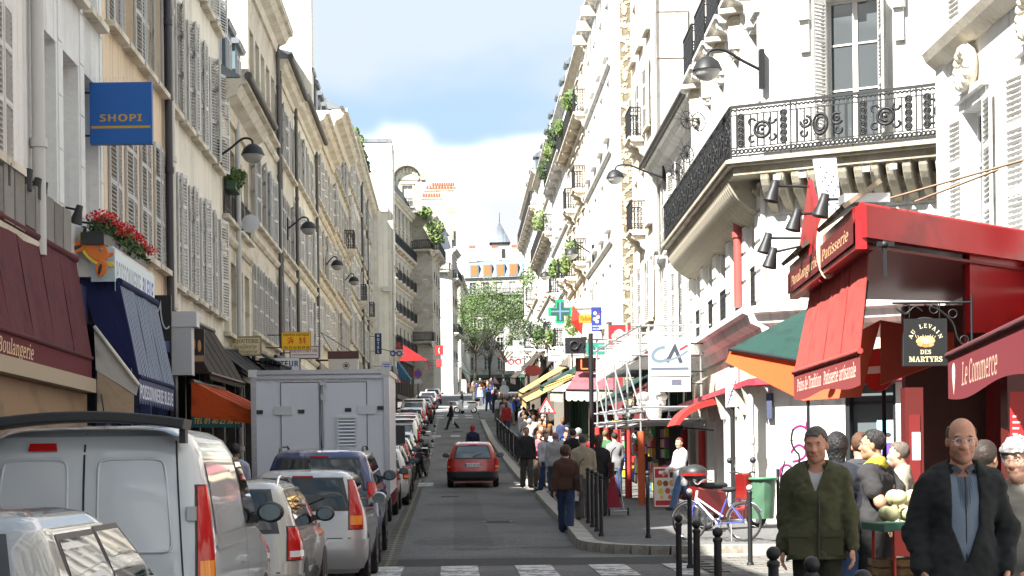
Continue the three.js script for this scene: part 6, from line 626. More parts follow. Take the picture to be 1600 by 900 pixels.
function triSign(label, px, py, d, lift) { const p = P(px, py, d), g = post(label, d, p.x, p.y - elev(d) - .13 + .3); mk('warning_plate', triG(.33), mat('sign_red_rim', [.36, .03, .03], .5), g, 0, p.y - elev(d) - .13, .04); const q = new THREE.Shape(); const r = .27; for (let k = 0; k < 3; k++) { const a = Math.PI / 2 + k * 2.0944; k ? q.lineTo(Math.cos(a) * r, Math.sin(a) * r) : q.moveTo(Math.cos(a) * r, Math.sin(a) * r); } const fg = new THREE.ShapeGeometry(q); const uv = fg.attributes.uv; for (let i = 0; i < uv.count; i++) uv.setXY(i, uv.getX(i) / .6 + .5, uv.getY(i) / .6 + .5); mk('pictogram', fg, childTex, g, 0, p.y - elev(d) - .13, .074); return g; }
triSign('school crossing triangle sign on a black post by the crowded pavement', 854, 638, 60); triSign('triangular warning sign seen beside the far crowd', 773, 596, 118); triSign('triangular warning sign on the shaded pavement', 620, 594, 105);
{ const p = P(653, 584, 128), g = post('round no parking sign on a post beside the bright white van', 128, p.x, p.y - elev(128) + .3); const y = p.y - elev(128) - .13; const disc = (r, t) => { const q = new THREE.CylinderGeometry(r, r, t, 24); q.rotateX(Math.PI / 2); return strip(q); }; mk('disc', disc(.32, .03), mat('np_red', [.4, .05, .1], .5), g, 0, y, .05); mk('disc_field', disc(.23, .034), mat('np_blue', [.06, .06, .3], .5), g, 0, y, .052); mk('plate', bx(.5, .3, .03), mat('np_w', [.5, .5, .5], .6), g, 0, y - .55, .05); }
{ const p = P(788, 609, 112), g = post('back of a round grey sign on a post at the far crossing', 112, p.x, p.y - elev(112) + .2); const q = new THREE.CylinderGeometry(.3, .3, .03, 24); q.rotateX(Math.PI / 2); mk('disc', strip(q), M.galv, g, 0, p.y - elev(112) - .13, .05); }
{ const p = P(1144, 606, 36.5), g = post('speed zone sign box on a dark post in front of the bank', 36.5, p.x, p.y - elev(36.5) + .45, { r: .05, mat: M.iron }); const y = p.y - elev(36.5) - .13; mk('plate', bx(.34, .8, .05), mat('zone_back', [.5, .5, .5], .5), g, 0, y, .07, -.85); const f = mk('zone_face', new THREE.PlaneGeometry(.32, .78), texMat(128, 312, (c, w, h) => { c.fillStyle = '#c4c4c2'; c.fillRect(0, 0, w, h); c.strokeStyle = '#55565a'; c.lineWidth = 5; c.strokeRect(6, 6, w - 12, h - 12); c.fillStyle = '#3a3a3c'; fitText(c, 'FIN DE ZONE', 64, 34, 104, 26); c.strokeStyle = '#4a4b50'; c.lineWidth = 9; c.beginPath(); c.arc(64, 176, 44, 0, 7); c.stroke(); fitText(c, '30', 64, 178, 60, 46); c.lineWidth = 12; c.strokeStyle = '#2e2f33'; c.beginPath(); c.moveTo(16, 296); c.lineTo(112, 90); c.stroke(); }), g, -.02, y, .1, -.85); }
post('tall plain black pole rising in front of the restaurant awning', 45, P(925, 700, 45).x, 4.2, { r: .06, mat: M.iron, name: 'black_pole' });
{ const g = thing('arrow_sign', 'small red folded arrow sign over the restaurant awning', 'sign', P(968, 590, 58)); mk('arrow', (() => { const s = new THREE.Shape(); s.moveTo(0, .35); s.lineTo(.14, .3); s.lineTo(.1, 0); s.lineTo(0, -.3); s.lineTo(-.14, -.05); s.lineTo(.0, .05); const q = new THREE.ExtrudeGeometry(s, { depth: .05, bevelEnabled: false }); return strip(q); })(), mat('carrot'), g); mk('bracket', rod(V(0, .2, 0), V(1.2, .3, 0), .02), M.iron, g); }
{ const d = 25, p = P(1381, 610, d), g = post('no entry sign on a thin dark pole before the graffitied wall', d, p.x, 3.0, { r: .03, lift: .03 }); const y = P(1372, 578, d).y - elev(d) - .03; const q = new THREE.CylinderGeometry(.3, .3, .03, 26); q.rotateX(Math.PI / 2); mk('disc', strip(q), mat('ne_red', [.42, .02, .02], .5), g, -.08, y, .05, -1.0); mk('bar', bx(.4, .1, .034), mat('ne_white', [.7, .7, .7], .5), g, -.08, y, .055, -1.0); }

// ---------------------------------------------------------------- red bakery canopy and stalls
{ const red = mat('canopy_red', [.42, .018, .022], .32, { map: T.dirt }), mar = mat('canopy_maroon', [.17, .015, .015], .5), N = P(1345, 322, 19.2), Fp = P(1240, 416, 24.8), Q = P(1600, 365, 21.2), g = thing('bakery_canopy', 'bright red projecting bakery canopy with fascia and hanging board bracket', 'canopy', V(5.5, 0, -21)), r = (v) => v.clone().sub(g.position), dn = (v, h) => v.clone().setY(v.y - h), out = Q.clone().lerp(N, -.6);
  mk('side_beam', quadG(r(dn(N, .34)), r(dn(out, .34)), r(out), r(N), 4, 1, 0, .14), red, g); mk('beam_lip', rod(r(N).setY(N.y + .01), r(out).setY(out.y + .01), .035), red, g);
  mk('street_fascia', quadG(r(dn(Fp, .46)), r(dn(N, .46)), r(N), r(Fp), 4, 1, 0, .12), red, g); const f2 = r(dn(Fp, .40)), n2 = r(dn(N, .40)); const o = V(-.09, 0, .02); mk('name_board', planeUV(f2.clone().add(o), n2.clone().add(o), r(dn(N, .12)).add(o), r(dn(Fp, .12)).add(o)), texMat(512, 64, (c, w, h) => { c.fillStyle = '#5a1717'; c.fillRect(0, 0, w, h); c.fillStyle = '#d9b98a'; fitText(c, 'Boulangerie   Patisserie', w / 2, h / 2, w - 40, 40, 'italic', 'serif'); }), g);
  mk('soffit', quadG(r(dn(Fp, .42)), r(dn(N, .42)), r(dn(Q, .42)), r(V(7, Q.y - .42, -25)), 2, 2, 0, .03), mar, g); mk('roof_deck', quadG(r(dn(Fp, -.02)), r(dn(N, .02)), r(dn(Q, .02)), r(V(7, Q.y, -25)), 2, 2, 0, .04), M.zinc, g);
  for (const [t0, t1, m] of [[.0, .36, M.stone], [.62, .97, M.stone]]) { const a = Fp.clone().lerp(N, t0), b = Fp.clone().lerp(N, t1); mk('flashing', quadG(r(a).add(V(-.16, .02, 0)), r(b).add(V(-.16, .02, 0)), r(b).add(V(.25, .3, 0)), r(a).add(V(.25, .3, 0)), 2, 1, 0, .05), mat('flash', [.24, .20, .16], .6, { map: T.rubble }), g); }
  mk('lamp_tray', bx(.5, .1, .3), M.galv, g, ...r(P(1350, 312, 19.6)).toArray());
  const pA = P(1512, 388, 20.6), pB = P(1600, 405, 21.3), pC = P(1600, 520, 21.3), pD = P(1512, 520, 20.6), ex = (a, b) => a.clone().lerp(b, 1.7); mk('red_panel', quadG(r(pD), r(ex(pD, pC)), r(ex(pA, pB)), r(pA), 2, 2, 0, .06), red, g); mk('panel_edge', rod(r(P(1508, 390, 20.7)), r(P(1508, 560, 20.7)), .03), mar, g);
  // gabled advertising board on the roof
  const d = 22.2, W = (x, y, q = d) => r(P(x, y, q)); mk('gable_back', quadG(W(1285, 345), W(1314, 330), W(1306, 247), W(1270, 249), 2, 2, 0, .05), mat('gable_white', [.62, .63, .66], .5, { map: T.dirt }), g); mk('gable_side', quadG(W(1250, 400, 24), W(1284, 440, 22), W(1283, 346, 22), W(1266, 280, 22.6), 2, 2, 0, .05), red, g); mk('medallion', (() => { const q = new THREE.CylinderGeometry(.34, .34, .04, 24); q.rotateX(Math.PI / 2); q.scale(.42, 1.15, 1); q.rotateY(-.7); return strip(q); })(), mat('medallion', [.55, .42, .32], .6), g, ...W(1293, 385, 21.6).toArray()); for (let k = 0; k < 9; k++) mk('rivet', sph(.012, 0, 0, 0, 6, 4), M.ironalias, g, ...W(1282 + (k % 3) * 9 + k, 262 + k * 7, 22.1).toArray());
  mk('winch', merge([sph(.045), gbox(-.02, .02, -.35, 0, -.02, .02), gbox(-.1, .1, -.02, .03, -.03, .03)]), M.ironalias, g, ...r(P(1382, 382, 19.3)).toArray());
  // columns and dark interior of the shop
  const woodr = mat('shop_red_wood'); for (const [x, d2] of [[1426, 19.8], [1588, 15.6]]) { const p = P(x, 742, d2), pl = mk('column', gbox(-.1, .1, .03, 2.4, -.1, .1), mat('shop_dark_red', [.10, .012, .01], .45), g, p.x - 5.5, 0, p.z + 21); mk('column_panel', gbox(-.06, .06, .6, 2.1, .1, .112), mar, pl); }
  mk('back_wall', gbox(.6, 4, .03, 3.7, -3.3, -3.1), mat('shop_inner'), g); mk('counter', gbox(.8, 2.2, .03, 1.05, -1.6, 1.8), mat('counter', [.13, .05, .03], .5), g); mk('price_board', planeUV(r(P(1427, 742, 19.4)).setY(1.6).add(V(-.04, 0, .12)), r(P(1427, 742, 19.4)).setY(1.6).add(V(.05, 0, .12)), r(P(1427, 742, 19.4)).setY(1.9).add(V(.05, 0, .12)), r(P(1427, 742, 19.4)).setY(1.9).add(V(-.04, 0, .12))), mat('ne_white'), g);
  const menu = mk('menu_panel', planeUV(r(P(1578, 770, 14.9)), r(P(1600, 770, 14.9)), r(P(1600, 612, 14.9)), r(P(1578, 612, 14.9))), texMat(64, 256, (c, w, h) => { c.fillStyle = '#a82024'; c.fillRect(0, 0, w, h); c.fillStyle = '#e5c4ba'; for (let k = 0; k < 12; k++) c.fillRect(12, 60 + k * 15, 20 + (k * 17) % 24, 5); }), g);
  // steep faded red drop awning
  const tF = P(1266, 452, 24.2), tN = P(1358, 386, 19.5), bF = P(1240, 582, 24.2), bN = P(1344, 548, 19.5); awning('steep sun-faded red drop awning hanging from the bakery canopy', tF, tN, bF, bN, redfade, { val: .36, sag: 0, wave: .03, barMat: redfade, arms: [.97], valMat: texMat(512, 64, (c, w, h) => { c.fillStyle = '#7a2a28'; c.fillRect(0, 0, w, h); c.fillStyle = '#e3cdbd'; fitText(c, 'Pains de Tradition   Patisserie artisanale', w / 2, h / 2, w - 60, 36, 'italic', 'serif'); }, { side: THREE.DoubleSide, roughness: .95 }) });
  const cF = P(1481, 556, 17.5), cN = P(1600, 500, 13.6), e1 = cF.clone().lerp(cN, 1.5), t1 = cF.clone().add(V(1.3, .45, 0)), t2 = e1.clone().add(V(1.3, .45, 0)); awning('burgundy awning with ice cream emblem and cream script beside the hanging board', t1, t2, cF, e1, burg, { val: .42, wave: .04, sag: .02, barMat: burg, valMat: texMat(1024, 96, (c, w, h) => { c.fillStyle = '#6a1420'; c.fillRect(0, 0, w, h); c.fillStyle = '#d9c6b8'; c.beginPath(); c.moveTo(62, 84); c.lineTo(44, 44); c.lineTo(80, 44); c.fill(); c.beginPath(); c.arc(62, 36, 17, 0, 7); c.fill(); c.fillStyle = '#b9a48c'; fitText(c, 'Le Commerce', 310, 48, 330, 62, 'italic', 'serif'); }, { side: THREE.DoubleSide, roughness: .95 }) });
  // bracket and hanging board
  const hb = thing('hanging_board', 'black arched hanging board with cream lettering and a drawing of bread', 'sign', P(1445, 535, 19)); const s = new THREE.Shape(); const w = .23, h = .24; s.moveTo(-w, -h); s.lineTo(w, -h); s.lineTo(w, .06); s.absarc(0, .03, w * .98, .1, Math.PI - .1); s.lineTo(-w, .06); mk('board', strip(new THREE.ExtrudeGeometry(s, { depth: .04, bevelEnabled: true, bevelSize: .012, bevelThickness: .006 })), mat('board_black', [.013, .014, .016], .5), hb, 0, 0, -.02); mk('lettering', new THREE.PlaneGeometry(.46, .5), texMat(512, 512, (c, w, h) => { c.fillStyle = '#131517'; c.fillRect(0, 0, w, h); c.fillStyle = '#d8cfa8'; c.font = 'bold 62px serif'; c.textAlign = 'center'; c.textBaseline = 'middle'; const t = 'AU LEVAIN'; for (let i = 0; i < t.length; i++) { const a = (i - 4) * .29; c.save(); c.translate(256 + 190 * Math.sin(a), 268 - 190 * Math.cos(a)); c.rotate(a); c.fillText(t[i], 0, 0); c.restore(); } for (const [x, y, rx, ry, o, col] of [[200, 230, 60, 34, -.4, '#d9a873'], [310, 225, 62, 34, .4, '#d9a873'], [256, 245, 70, 46, 0, '#e2bb8a'], [200, 280, 44, 22, .2, '#c98f5c'], [310, 285, 46, 22, -.2, '#c98f5c'], [256, 292, 40, 20, 0, '#b97a48']]) { c.fillStyle = col; c.beginPath(); c.ellipse(x, y, rx, ry, o, 0, 7); c.fill(); c.strokeStyle = '#8a5a34'; c.lineWidth = 4; c.stroke(); } c.strokeStyle = '#e8d3a4'; c.lineWidth = 5; for (let k = 0; k < 9; k++) { c.beginPath(); c.moveTo(150 + k * 26, 210); c.lineTo(136 + k * 30, 172 + (k % 3) * 8); c.stroke(); } c.fillStyle = '#d8cfa8'; fitText(c, 'DES', 256, 362, 200, 66, 'bold', 'serif'); fitText(c, 'MARTYRS', 256, 440, 400, 80, 'bold', 'serif'); }, { transparent: false }), hb, 0, .0, .032); mk('bracket', merge([rod(V(-.34, .42, 0), V(.5, .42, 0), .012), rod(V(-.16, .42, 0), V(-.16, .26, 0), .006), rod(V(.16, .42, 0), V(.16, .26, 0), .006), rod(V(.5, .5, 0), V(.5, -.5, 0), .014), tube([V(-.3, .36, 0), V(-.2, .3, 0), V(-.1, .38, 0), V(-.02, .33, 0)], .008), tube([V(.0, .4, 0), V(.16, .34, 0), V(.3, .2, 0), V(.36, .02, 0), V(.5, -.1, 0)], .01), ...[[.1, .35], [.3, .3], [.42, .02], [-.2, .36]].map(([x, y]) => { const q = new THREE.TorusGeometry(.045, .008, 5, 14); q.translate(x, y, 0); return strip(q); })]), M.iron, hb);
  // green and orange awning between canopy and bank
  const a1 = P(1150, 543, 28.5), a2 = P(1262, 478, 25), a3 = P(1262, 575, 25), a4 = P(1246, 566, 28.2); const gp = thing('awning', 'green topped awning with glowing orange-red underside and valance', 'awning', P(1250, 560, 27)), q = (v) => v.clone().sub(gp.position); mk('canvas', quadG(q(P(1142, 545, 27.5)), q(P(1262, 565, 26.2)), q(P(1330, 470, 26.8)), q(P(1262, 482, 28.5)), 4, 3, 0, .012), greenC, gp); const orr = new THREE.MeshPhysicalMaterial({ roughness: 1, transmission: .3, thickness: 0, side: THREE.DoubleSide }); orr.color.setRGB(.78, .10, .012); mk('valance', quadG(q(P(1134, 566, 27.4)), q(P(1254, 626, 26)), q(P(1262, 566, 26)), q(P(1142, 547, 27.4)), 6, 1, 0, .01), orr, gp); mk('valance', quadG(q(P(1254, 626, 26)), q(P(1345, 620, 24.2)), q(P(1376, 500, 24.2)), q(P(1262, 560, 26)), 6, 3, 0, .01), orr, gp); mk('valance', quadG(q(P(1376, 602, 23.6)), q(P(1490, 560, 21.6)), q(P(1490, 520, 21.6)), q(P(1376, 500, 24)), 4, 2, 0, .01), orr, gp); mk('frame_bar', rod(q(P(1140, 546, 27.35)), q(P(1262, 566, 25.9)), .03), M.ironalias, gp); mk('pole', rod(q(P(1262, 566, 25.95)), q(P(1262, 566, 25.95)).setY(-gp.position.y + .1), .025), M.iron, gp); }  // green canvas colour darkened to carry the shade of an awning underside
for (const [x, y, d, bxx, byy] of [[1208, 290, 22.8, 1268, 292], [1242, 335, 22.2, 1285, 332], [1285, 312, 21, 1345, 310], [1197, 372, 24.2, 1255, 372], [1205, 395, 24, 1250, 385]]) spotlamp('dark spot lamp on a long rod over the bakery canopy', P(bxx, byy, d), P(x, y, d), 'spot lamps over the bakery canopy');
{ const l = []; for (const [a, b] of [[[1390, 310, 20], [1600, 250, 16]], [[1430, 315, 20], [1560, 265, 17]]]) { const g = thing('stay_wire', 'rusty stay wire running from the bakery canopy to the white house', 'wire', P(...a), 0, 'canopy stay wires'); mk('cable', rod(V(0, 0, 0), P(...b).sub(P(...a)), .012, 5), mat('rust', [.30, .2, .13], .8), g); } }
// graffiti and poster print on the bank corner
{ const { g, fC } = GLOB.bank, gr = (u0, u1, y0, y1, W, H, draw) => { const q = new THREE.PlaneGeometry(u1 - u0, y1 - y0); put(g, fC, 'graffiti', q, new THREE.MeshStandardMaterial({ roughness: .9, transparent: true, map: canvasTex(W, H, (c, w, h) => { c.clearRect(0, 0, w, h); draw(c, w, h); }) }), (u0 + u1) / 2, (y0 + y1) / 2, .046); };
  const sc = (c, col, lw, l) => { c.strokeStyle = col; c.lineWidth = lw; c.lineJoin = c.lineCap = 'round'; for (const p of l) { c.beginPath(); c.moveTo(p[0], p[1]); for (let k = 2; k + 3 < p.length; k += 4) c.quadraticCurveTo(p[k], p[k + 1], p[k + 2], p[k + 3]); c.stroke(); } };
  gr(.1, 1.0, 1.0, 2.5, 256, 420, (c) => { sc(c, 'rgba(120,10,90,1)', 13, [[60, 330, 20, 280, 70, 250, 130, 240, 110, 330, 100, 400, 40, 380, 60, 330], [120, 60, 160, 20, 200, 60], [110, 180, 150, 110, 190, 170, 200, 220, 120, 230], [170, 300, 220, 260, 210, 340], [200, 20, 190, 50, 205, 70]]); sc(c, 'rgba(10,10,12,1)', 11, [[120, 60, 90, 140, 150, 190, 170, 260, 80, 380]]); sc(c, 'rgba(12,12,14,1)', 8, [[70, 230, 50, 300, 40, 360]]); });
  gr(2.55, 3.55, 1.1, 2.7, 300, 460, (c) => { sc(c, 'rgba(22,22,24,1)', 7, [[40, 60, 120, 20, 180, 90], [60, 100, 140, 20, 90, 120], [30, 90, 150, 70, 200, 130], [20, 190, 60, 160, 40, 220, 20, 240, 70, 230], [90, 180, 110, 240, 120, 180], [130, 180, 180, 160, 150, 240], [190, 150, 200, 260, 260, 150], [60, 270, 160, 240, 270, 320], [140, 250, 200, 330, 230, 240, 250, 330, 280, 330]]); sc(c, 'rgba(140,8,24,1)', 13, [[150, 420, 120, 360, 180, 370, 200, 440, 150, 430], [200, 450, 230, 340, 270, 450], [205, 420, 240, 410, 270, 420]]); });
  const q = new THREE.PlaneGeometry(.39, .88); q.translate(.72, 2.0, -.228); mk('poster_print', q, texMat(200, 450, (c, w, h) => { c.fillStyle = '#8fc0dc'; c.fillRect(0, 0, w, h); c.fillStyle = '#5b3a9a'; c.beginPath(); c.moveTo(40, 350); c.lineTo(56, 240); c.quadraticCurveTo(110, 205, 170, 235); c.lineTo(196, 180); c.lineTo(210, 200); c.lineTo(190, 350); c.fill(); c.fillStyle = '#d2a284'; c.beginPath(); c.ellipse(108, 170, 26, 34, 0, 0, 7); c.fill(); c.fillStyle = '#2a1f1c'; c.beginPath(); c.ellipse(108, 146, 30, 22, 0, 0, 7); c.fill(); c.fillStyle = '#4a8ec0'; c.fillRect(0, 372, w, 78); c.fillStyle = '#e6f0f6'; c.fillRect(24, 392, 90, 14); }), GLOB.poster.ww);
  sign('blue street name plate on the bank corner', fC.o.clone().addScaledVector(fC.u, .03).add(V(0, 2.75, .12)), .12, .5, mat('plate_blue', [.05, .06, .12], .5), { ry: fC.th }); }
// ---------------------------------------------------------------- scaffold
{ const g = thing('scaffold', 'galvanised tube scaffold with white guard panels in front of the low white house', 'scaffold', V(5.2, elev(48) + .13, -48)), b = g.position, ds = [42.8, 46, 49.2, 52.4, 55.6], xs = [4.5, 5.95]; const W = (x, y, d) => V(x - b.x, y - b.y, -d - b.z);
  for (const d of ds) for (const x of xs) { mk('standard', rod(W(x, elev(d) + .13, d), W(x, x < 5 && d < 43 ? 5.3 : 5.4, d), .03), M.galv, g); mk('coupler', bx(.1, .1, .1), M.galv, g, x - b.x, 3.0 - b.y, -d - b.z); }
  for (const y of [2.75, 3.05, 4.3, 5.0]) { for (const x of xs) mk('ledger', rod(W(x, y, 42.4), W(x, y + .3, 56), .026), M.galv, g); for (const d of ds) mk('transom', rod(W(4.3, y + (d - 42.4) * .022, d), W(6.2, y + (d - 42.4) * .022, d), .026), M.galv, g); }
  for (let k = 0; k < 4; k++) { mk('deck_board', bx(1.4, .05, 3.15), M.greywood, g, 5.22 - b.x, 4.28 + k * .07 - b.y, -(ds[k] + 1.6) - b.z); mk('deck_board', bx(1.4, .05, 3.15), M.greywood, g, 5.22 - b.x, 2.72 + k * .07 - b.y, -(ds[k] + 1.6) - b.z); for (let j = 0; j < 7; j++) { const d = ds[k] + .25 + j * .45; mk('baluster', rod(W(4.47, 4.3, d), W(4.47, 4.95, d), .016), M.whitewood, g); } mk('brace', rod(W(4.48, 3.05, ds[k]), W(4.48, 4.3, ds[k + 1]), .024), M.galv, g); }
  const sl = [mat('sleeve_orange', [.55, .11, .04], .8), mat('sleeve_red', [.40, .03, .025], .8)]; for (const [i, d] of ds.entries()) for (const x of xs) mk('safety_sleeve', cylG(.085, .09, 1.75, 12), sl[(i + (x > 5 ? 1 : 0)) ? 1 : 0], g, x - b.x, elev(d) + 1.0 - b.y, -d - b.z); }
{ const g = thing('rubble_bucket', 'white bucket heaped with pale plaster sacks on the scaffold deck', 'bucket', V(4.9, 2.78, -43.6)); mk('bucket', cylG(.22, .17, .4, 14), M.whitewood, g, 0, .2, 0); for (let k = 0; k < 6; k++) mk('sack', (() => { const q = new THREE.IcosahedronGeometry(.13, 2), p = q.attributes.position; for (let i = 0; i < p.count; i++) { const s = 1 + .3 * (n3(p.getX(i) * 14 + k, p.getY(i) * 14, p.getZ(i) * 14) - .5); p.setXYZ(i, p.getX(i) * s * 1.3, p.getY(i) * s, p.getZ(i) * s); } q.computeVertexNormals(); return strip(q); })(), M.whitewood, g, -.25 + (k % 3) * .2, .42 + (k > 2 ? .14 : 0), .05 * (k % 2)); }
// ---------------------------------------------------------------- bollards, railing, bins, bicycle, boards
const bolG = (h) => cached('bol' + h, () => strip(new THREE.LatheGeometry([[.055, 0], [.055, .04], [.036, .06], [.034, h - .15], [.042, h - .14], [.042, h - .115], [.024, h - .1]].map(([x, y]) => new THREE.Vector2(x, y)), 12)));
function bollard(label, x, d, h, white, group, lift = .13) { const g = thing('bollard', label, 'bollard', V(x, elev(d) + lift, -d), 0, group); mk('post', bolG(h), M.iron, g); mk('ball', cached('ball', () => sph(.046, 0, 0, 0, 14, 10)), white ? mat('ball_white', [.55, .55, .54], .6) : M.iron, g, 0, h - .06, 0); }
for (const [x, y, d] of [[1060, 802, 20.5], [1088, 810, 18.1], [1121, 821, 15.6], [1208, 850, 11.4], [1268, 865, 9.9], [1348, 885, 8.7]]) { const p = P(x, y, d); bollard('short black ball-topped bollard in front of the bakery pavement', p.x, d, p.y - elev(d) - .03, false, 'bollards by the bakery pavement', .03); }
for (const [x, y, d] of [[1077, 762, 26.2], [1171, 756, 26.6]]) { const p = P(x, y, d); bollard('tall black bollard with a white painted ball', p.x, d, p.y - elev(d) - .02, true, 'white-balled bollards at the crossing', .02); }
bollard('lone black bollard at the rounded pavement corner', P(1013, 840, 31.4).x, 31.4, 1.2, false);
for (const d of [31.9, 33, 34.1, 35.3, 37.2, 38.6, 40, 41.4, 43, 45, 47, 49]) bollard('black bollard in the row along the sunny kerb', XR(d) + .32, d, 1.12, false, 'bollards along the sunny kerb');
for (const d of [58, 60, 62, 64, 66, 68]) bollard('black bollard beyond the side gap in the kerb', XR(d) + .3, d, 1.1, false, 'bollards past the kerb gap');
for (let k = 0; k < 6; k++) { const d = 70 + k * 4, g = thing('pedestrian_railing', 'black pedestrian railing panel along the kerb uphill', 'railing', V(XR(d) + .3, elev(d) + .13, -d), 0, 'kerb railings'); g.rotation.order = 'YXZ'; mk('panel', cached('prl', () => { const l = [gbox(-.03, .03, .95, 1.0, -3.8, 0), gbox(-.02, .02, .1, .14, -3.8, 0)]; for (let z = 0; z <= 3.8; z += .16) l.push(gbox(-.012, .012, 0, .96, -z - .012, -z + .012)); return merge(l); }), M.iron, g); g.rotation.x = Math.atan((elev(d + 3.8) - elev(d)) / 3.8); }
{ const g = thing('bicycle', 'white and blue city bicycle leaning on the pavement before the bank', 'bicycle', V(P(1120, 846, 30.6).x, elev(30.6) + .13, -30.6), -.62), r = .33, wb = 1.04; for (const x of [-wb / 2, wb / 2]) { const w = thing0('wheel', g, x, r, 0); mk('tyre', cached('btyre', () => strip(new THREE.TorusGeometry(r - .015, .017, 7, 36))), M.rubber, w); mk('rim', cached('brim', () => { const l = [strip(new THREE.TorusGeometry(r - .038, .009, 5, 32))]; for (let k = 0; k < 18; k++) { const a = k * .349; l.push(rod(V(0, 0, (k % 2 - .5) * .04), V(Math.cos(a) * (r - .04), Math.sin(a) * (r - .04), 0), .0017, 3)); } l.push(rod(V(0, 0, -.04), V(0, 0, .04), .016)); return merge(l); }), M.chrome, w); mk('mudguard', cached('mudg', () => { const q = new THREE.TorusGeometry(r + .025, .02, 5, 20, 2.4); q.rotateZ(.5); return strip(q); }), M.chrome, w); }
  const fm = mat('bike_white', [.55, .57, .66], .35), bm = mat('bike_blue', [.06, .07, .30], .35), bb = V(.02, .29, 0), st = V(.2, .72, 0), hd = V(-.36, .86, 0), hd2 = V(-.39, .7, 0); mk('frame', merge([rod(hd2, bb, .021), rod(V(-.385, .74, 0), V(.12, .42, 0), .017), rod(hd, hd2, .024)]), fm, g); mk('rear_frame', merge([rod(bb, st, .019), rod(bb, V(wb / 2, r, .05), .011), rod(bb, V(wb / 2, r, -.05), .011), rod(st, V(wb / 2, r, .05), .01), rod(st, V(wb / 2, r, -.05), .01)]), bm, g); mk('fork', merge([rod(hd2, V(-wb / 2, r, .05), .014), rod(hd2, V(-wb / 2, r, -.05), .014)]), bm, g); mk('handlebar', tube([V(-.22, 1.03, .28), V(-.33, 1.05, .2), V(-.36, .97, 0), V(-.33, 1.05, -.2), V(-.22, 1.03, -.28)], .013), M.chrome, g); mk('saddle', (() => { const q = new THREE.SphereGeometry(.12, 12, 8); q.scale(1.15, .42, .75); q.translate(.24, .88, 0); return merge([strip(q), rod(st, V(.23, .86, 0), .014)]); })(), M.rubber, g); mk('chainset', merge([(() => { const q = new THREE.TorusGeometry(.09, .012, 5, 20); q.translate(bb.x, bb.y, .04); return strip(q); })(), rod(bb.clone().setZ(.06), V(.14, .18, .07), .01), gbox(.1, .2, .165, .19, .06, .15)]), M.chrome, g); mk('carrier', merge([rod(V(.28, .7, .05), V(.68, .72, .05), .008), rod(V(.28, .7, -.05), V(.68, .72, -.05), .008), rod(V(.6, .72, .05), V(wb / 2, r, .06), .007), gbox(.4, .44, .71, .73, -.05, .05)]), M.iron, g); mk('kickstand', rod(V(.3, .3, .05), V(.36, .0, .16), .011), M.chrome, g); }
scooter('red scooter with clear windscreen and black top box behind the bicycle', V(5.15, elev(33) + .13, -33.2), 2.2, { mat: paint('scooter_red', [.22, .012, .01]), box: 1, screen: 1 });
scooter('white scooter crossing the road far up the street', V(1.0, elev(138), -138), -1.5, { mat: paint('scoot_white', whitep), box: 1 });
scooter('dark motorcycle parked at the outer edge of the car row', V(-1.05, elev(63), -63), 3.0, { name: 'motorcycle', mat: paint('black', [.02, .02, .022]) }); scooter('pale motor scooter parked beside the white vans', V(-1.1, elev(79), -79), 3.1, { name: 'motor_scooter', mat: paint('silver4') });
{ const g = thing('waste_bin', 'green translucent waste bag bin behind the bicycle', 'bin', V(5.75, elev(33.3) + .13, -33.4)); mk('bag', (() => { const q = new THREE.CylinderGeometry(.27, .22, .75, 16, 6), p = q.attributes.position; for (let i = 0; i < p.count; i++) { const s = 1 + .16 * (n3(p.getX(i) * 9, p.getY(i) * 7, p.getZ(i) * 9) - .5); p.setX(i, p.getX(i) * s); p.setZ(i, p.getZ(i) * s); } q.translate(0, .55, 0); q.computeVertexNormals(); return strip(q); })(), mat('bag_green', [.07, .15, .09], .4), g); mk('ring', (() => { const q = new THREE.TorusGeometry(.28, .03, 6, 20); q.rotateX(Math.PI / 2); q.translate(0, .92, 0); return strip(q); })(), mat('bin_green', [.05, .2, .1], .5), g); mk('post', rod(V(.3, 0, 0), V(.3, 1.1, 0), .03), M.iron, g); }
{ const g = thing('menu_board', 'standing ice cream price board with colourful pictures', 'board', V(P(1041, 800, 40.5).x, elev(40.5) + .13, -40.5)); const t = texMat(128, 192, (c, w, h) => { c.fillStyle = '#e0d7cf'; c.fillRect(0, 0, w, h); c.fillStyle = '#b8252e'; c.fillRect(6, 8, 70, 44); c.fillRect(6, 162, 116, 24); c.fillStyle = '#f0e0e0'; c.beginPath(); c.arc(34, 26, 9, 0, 7); c.arc(48, 26, 9, 0, 7); c.fill(); c.fillStyle = '#3a2220'; c.fillRect(84, 10, 36, 42); for (const [x, y, r, k] of [[30, 78, 15, '#c9822e'], [62, 80, 14, '#8a4a28'], [96, 78, 15, '#d8a24a'], [34, 118, 15, '#d7c23a'], [72, 116, 14, '#c2554a'], [102, 120, 13, '#7fb0c8'], [40, 146, 10, '#e0b060'], [84, 146, 11, '#d06a3a']]) { c.fillStyle = k; c.beginPath(); c.arc(x, y, r, 0, 7); c.fill(); } }); const b = mk('panel', bx(.58, .95, .04), mat('ab_red', [.4, .04, .04], .5), g, 0, .5, 0); b.rotation.x = -.12; mk('print', new THREE.PlaneGeometry(.54, .9), t, b, 0, 0, .023); mk('rear_leg', rod(V(0, .9, -.05), V(0, 0, -.4), .02), M.iron, g); }
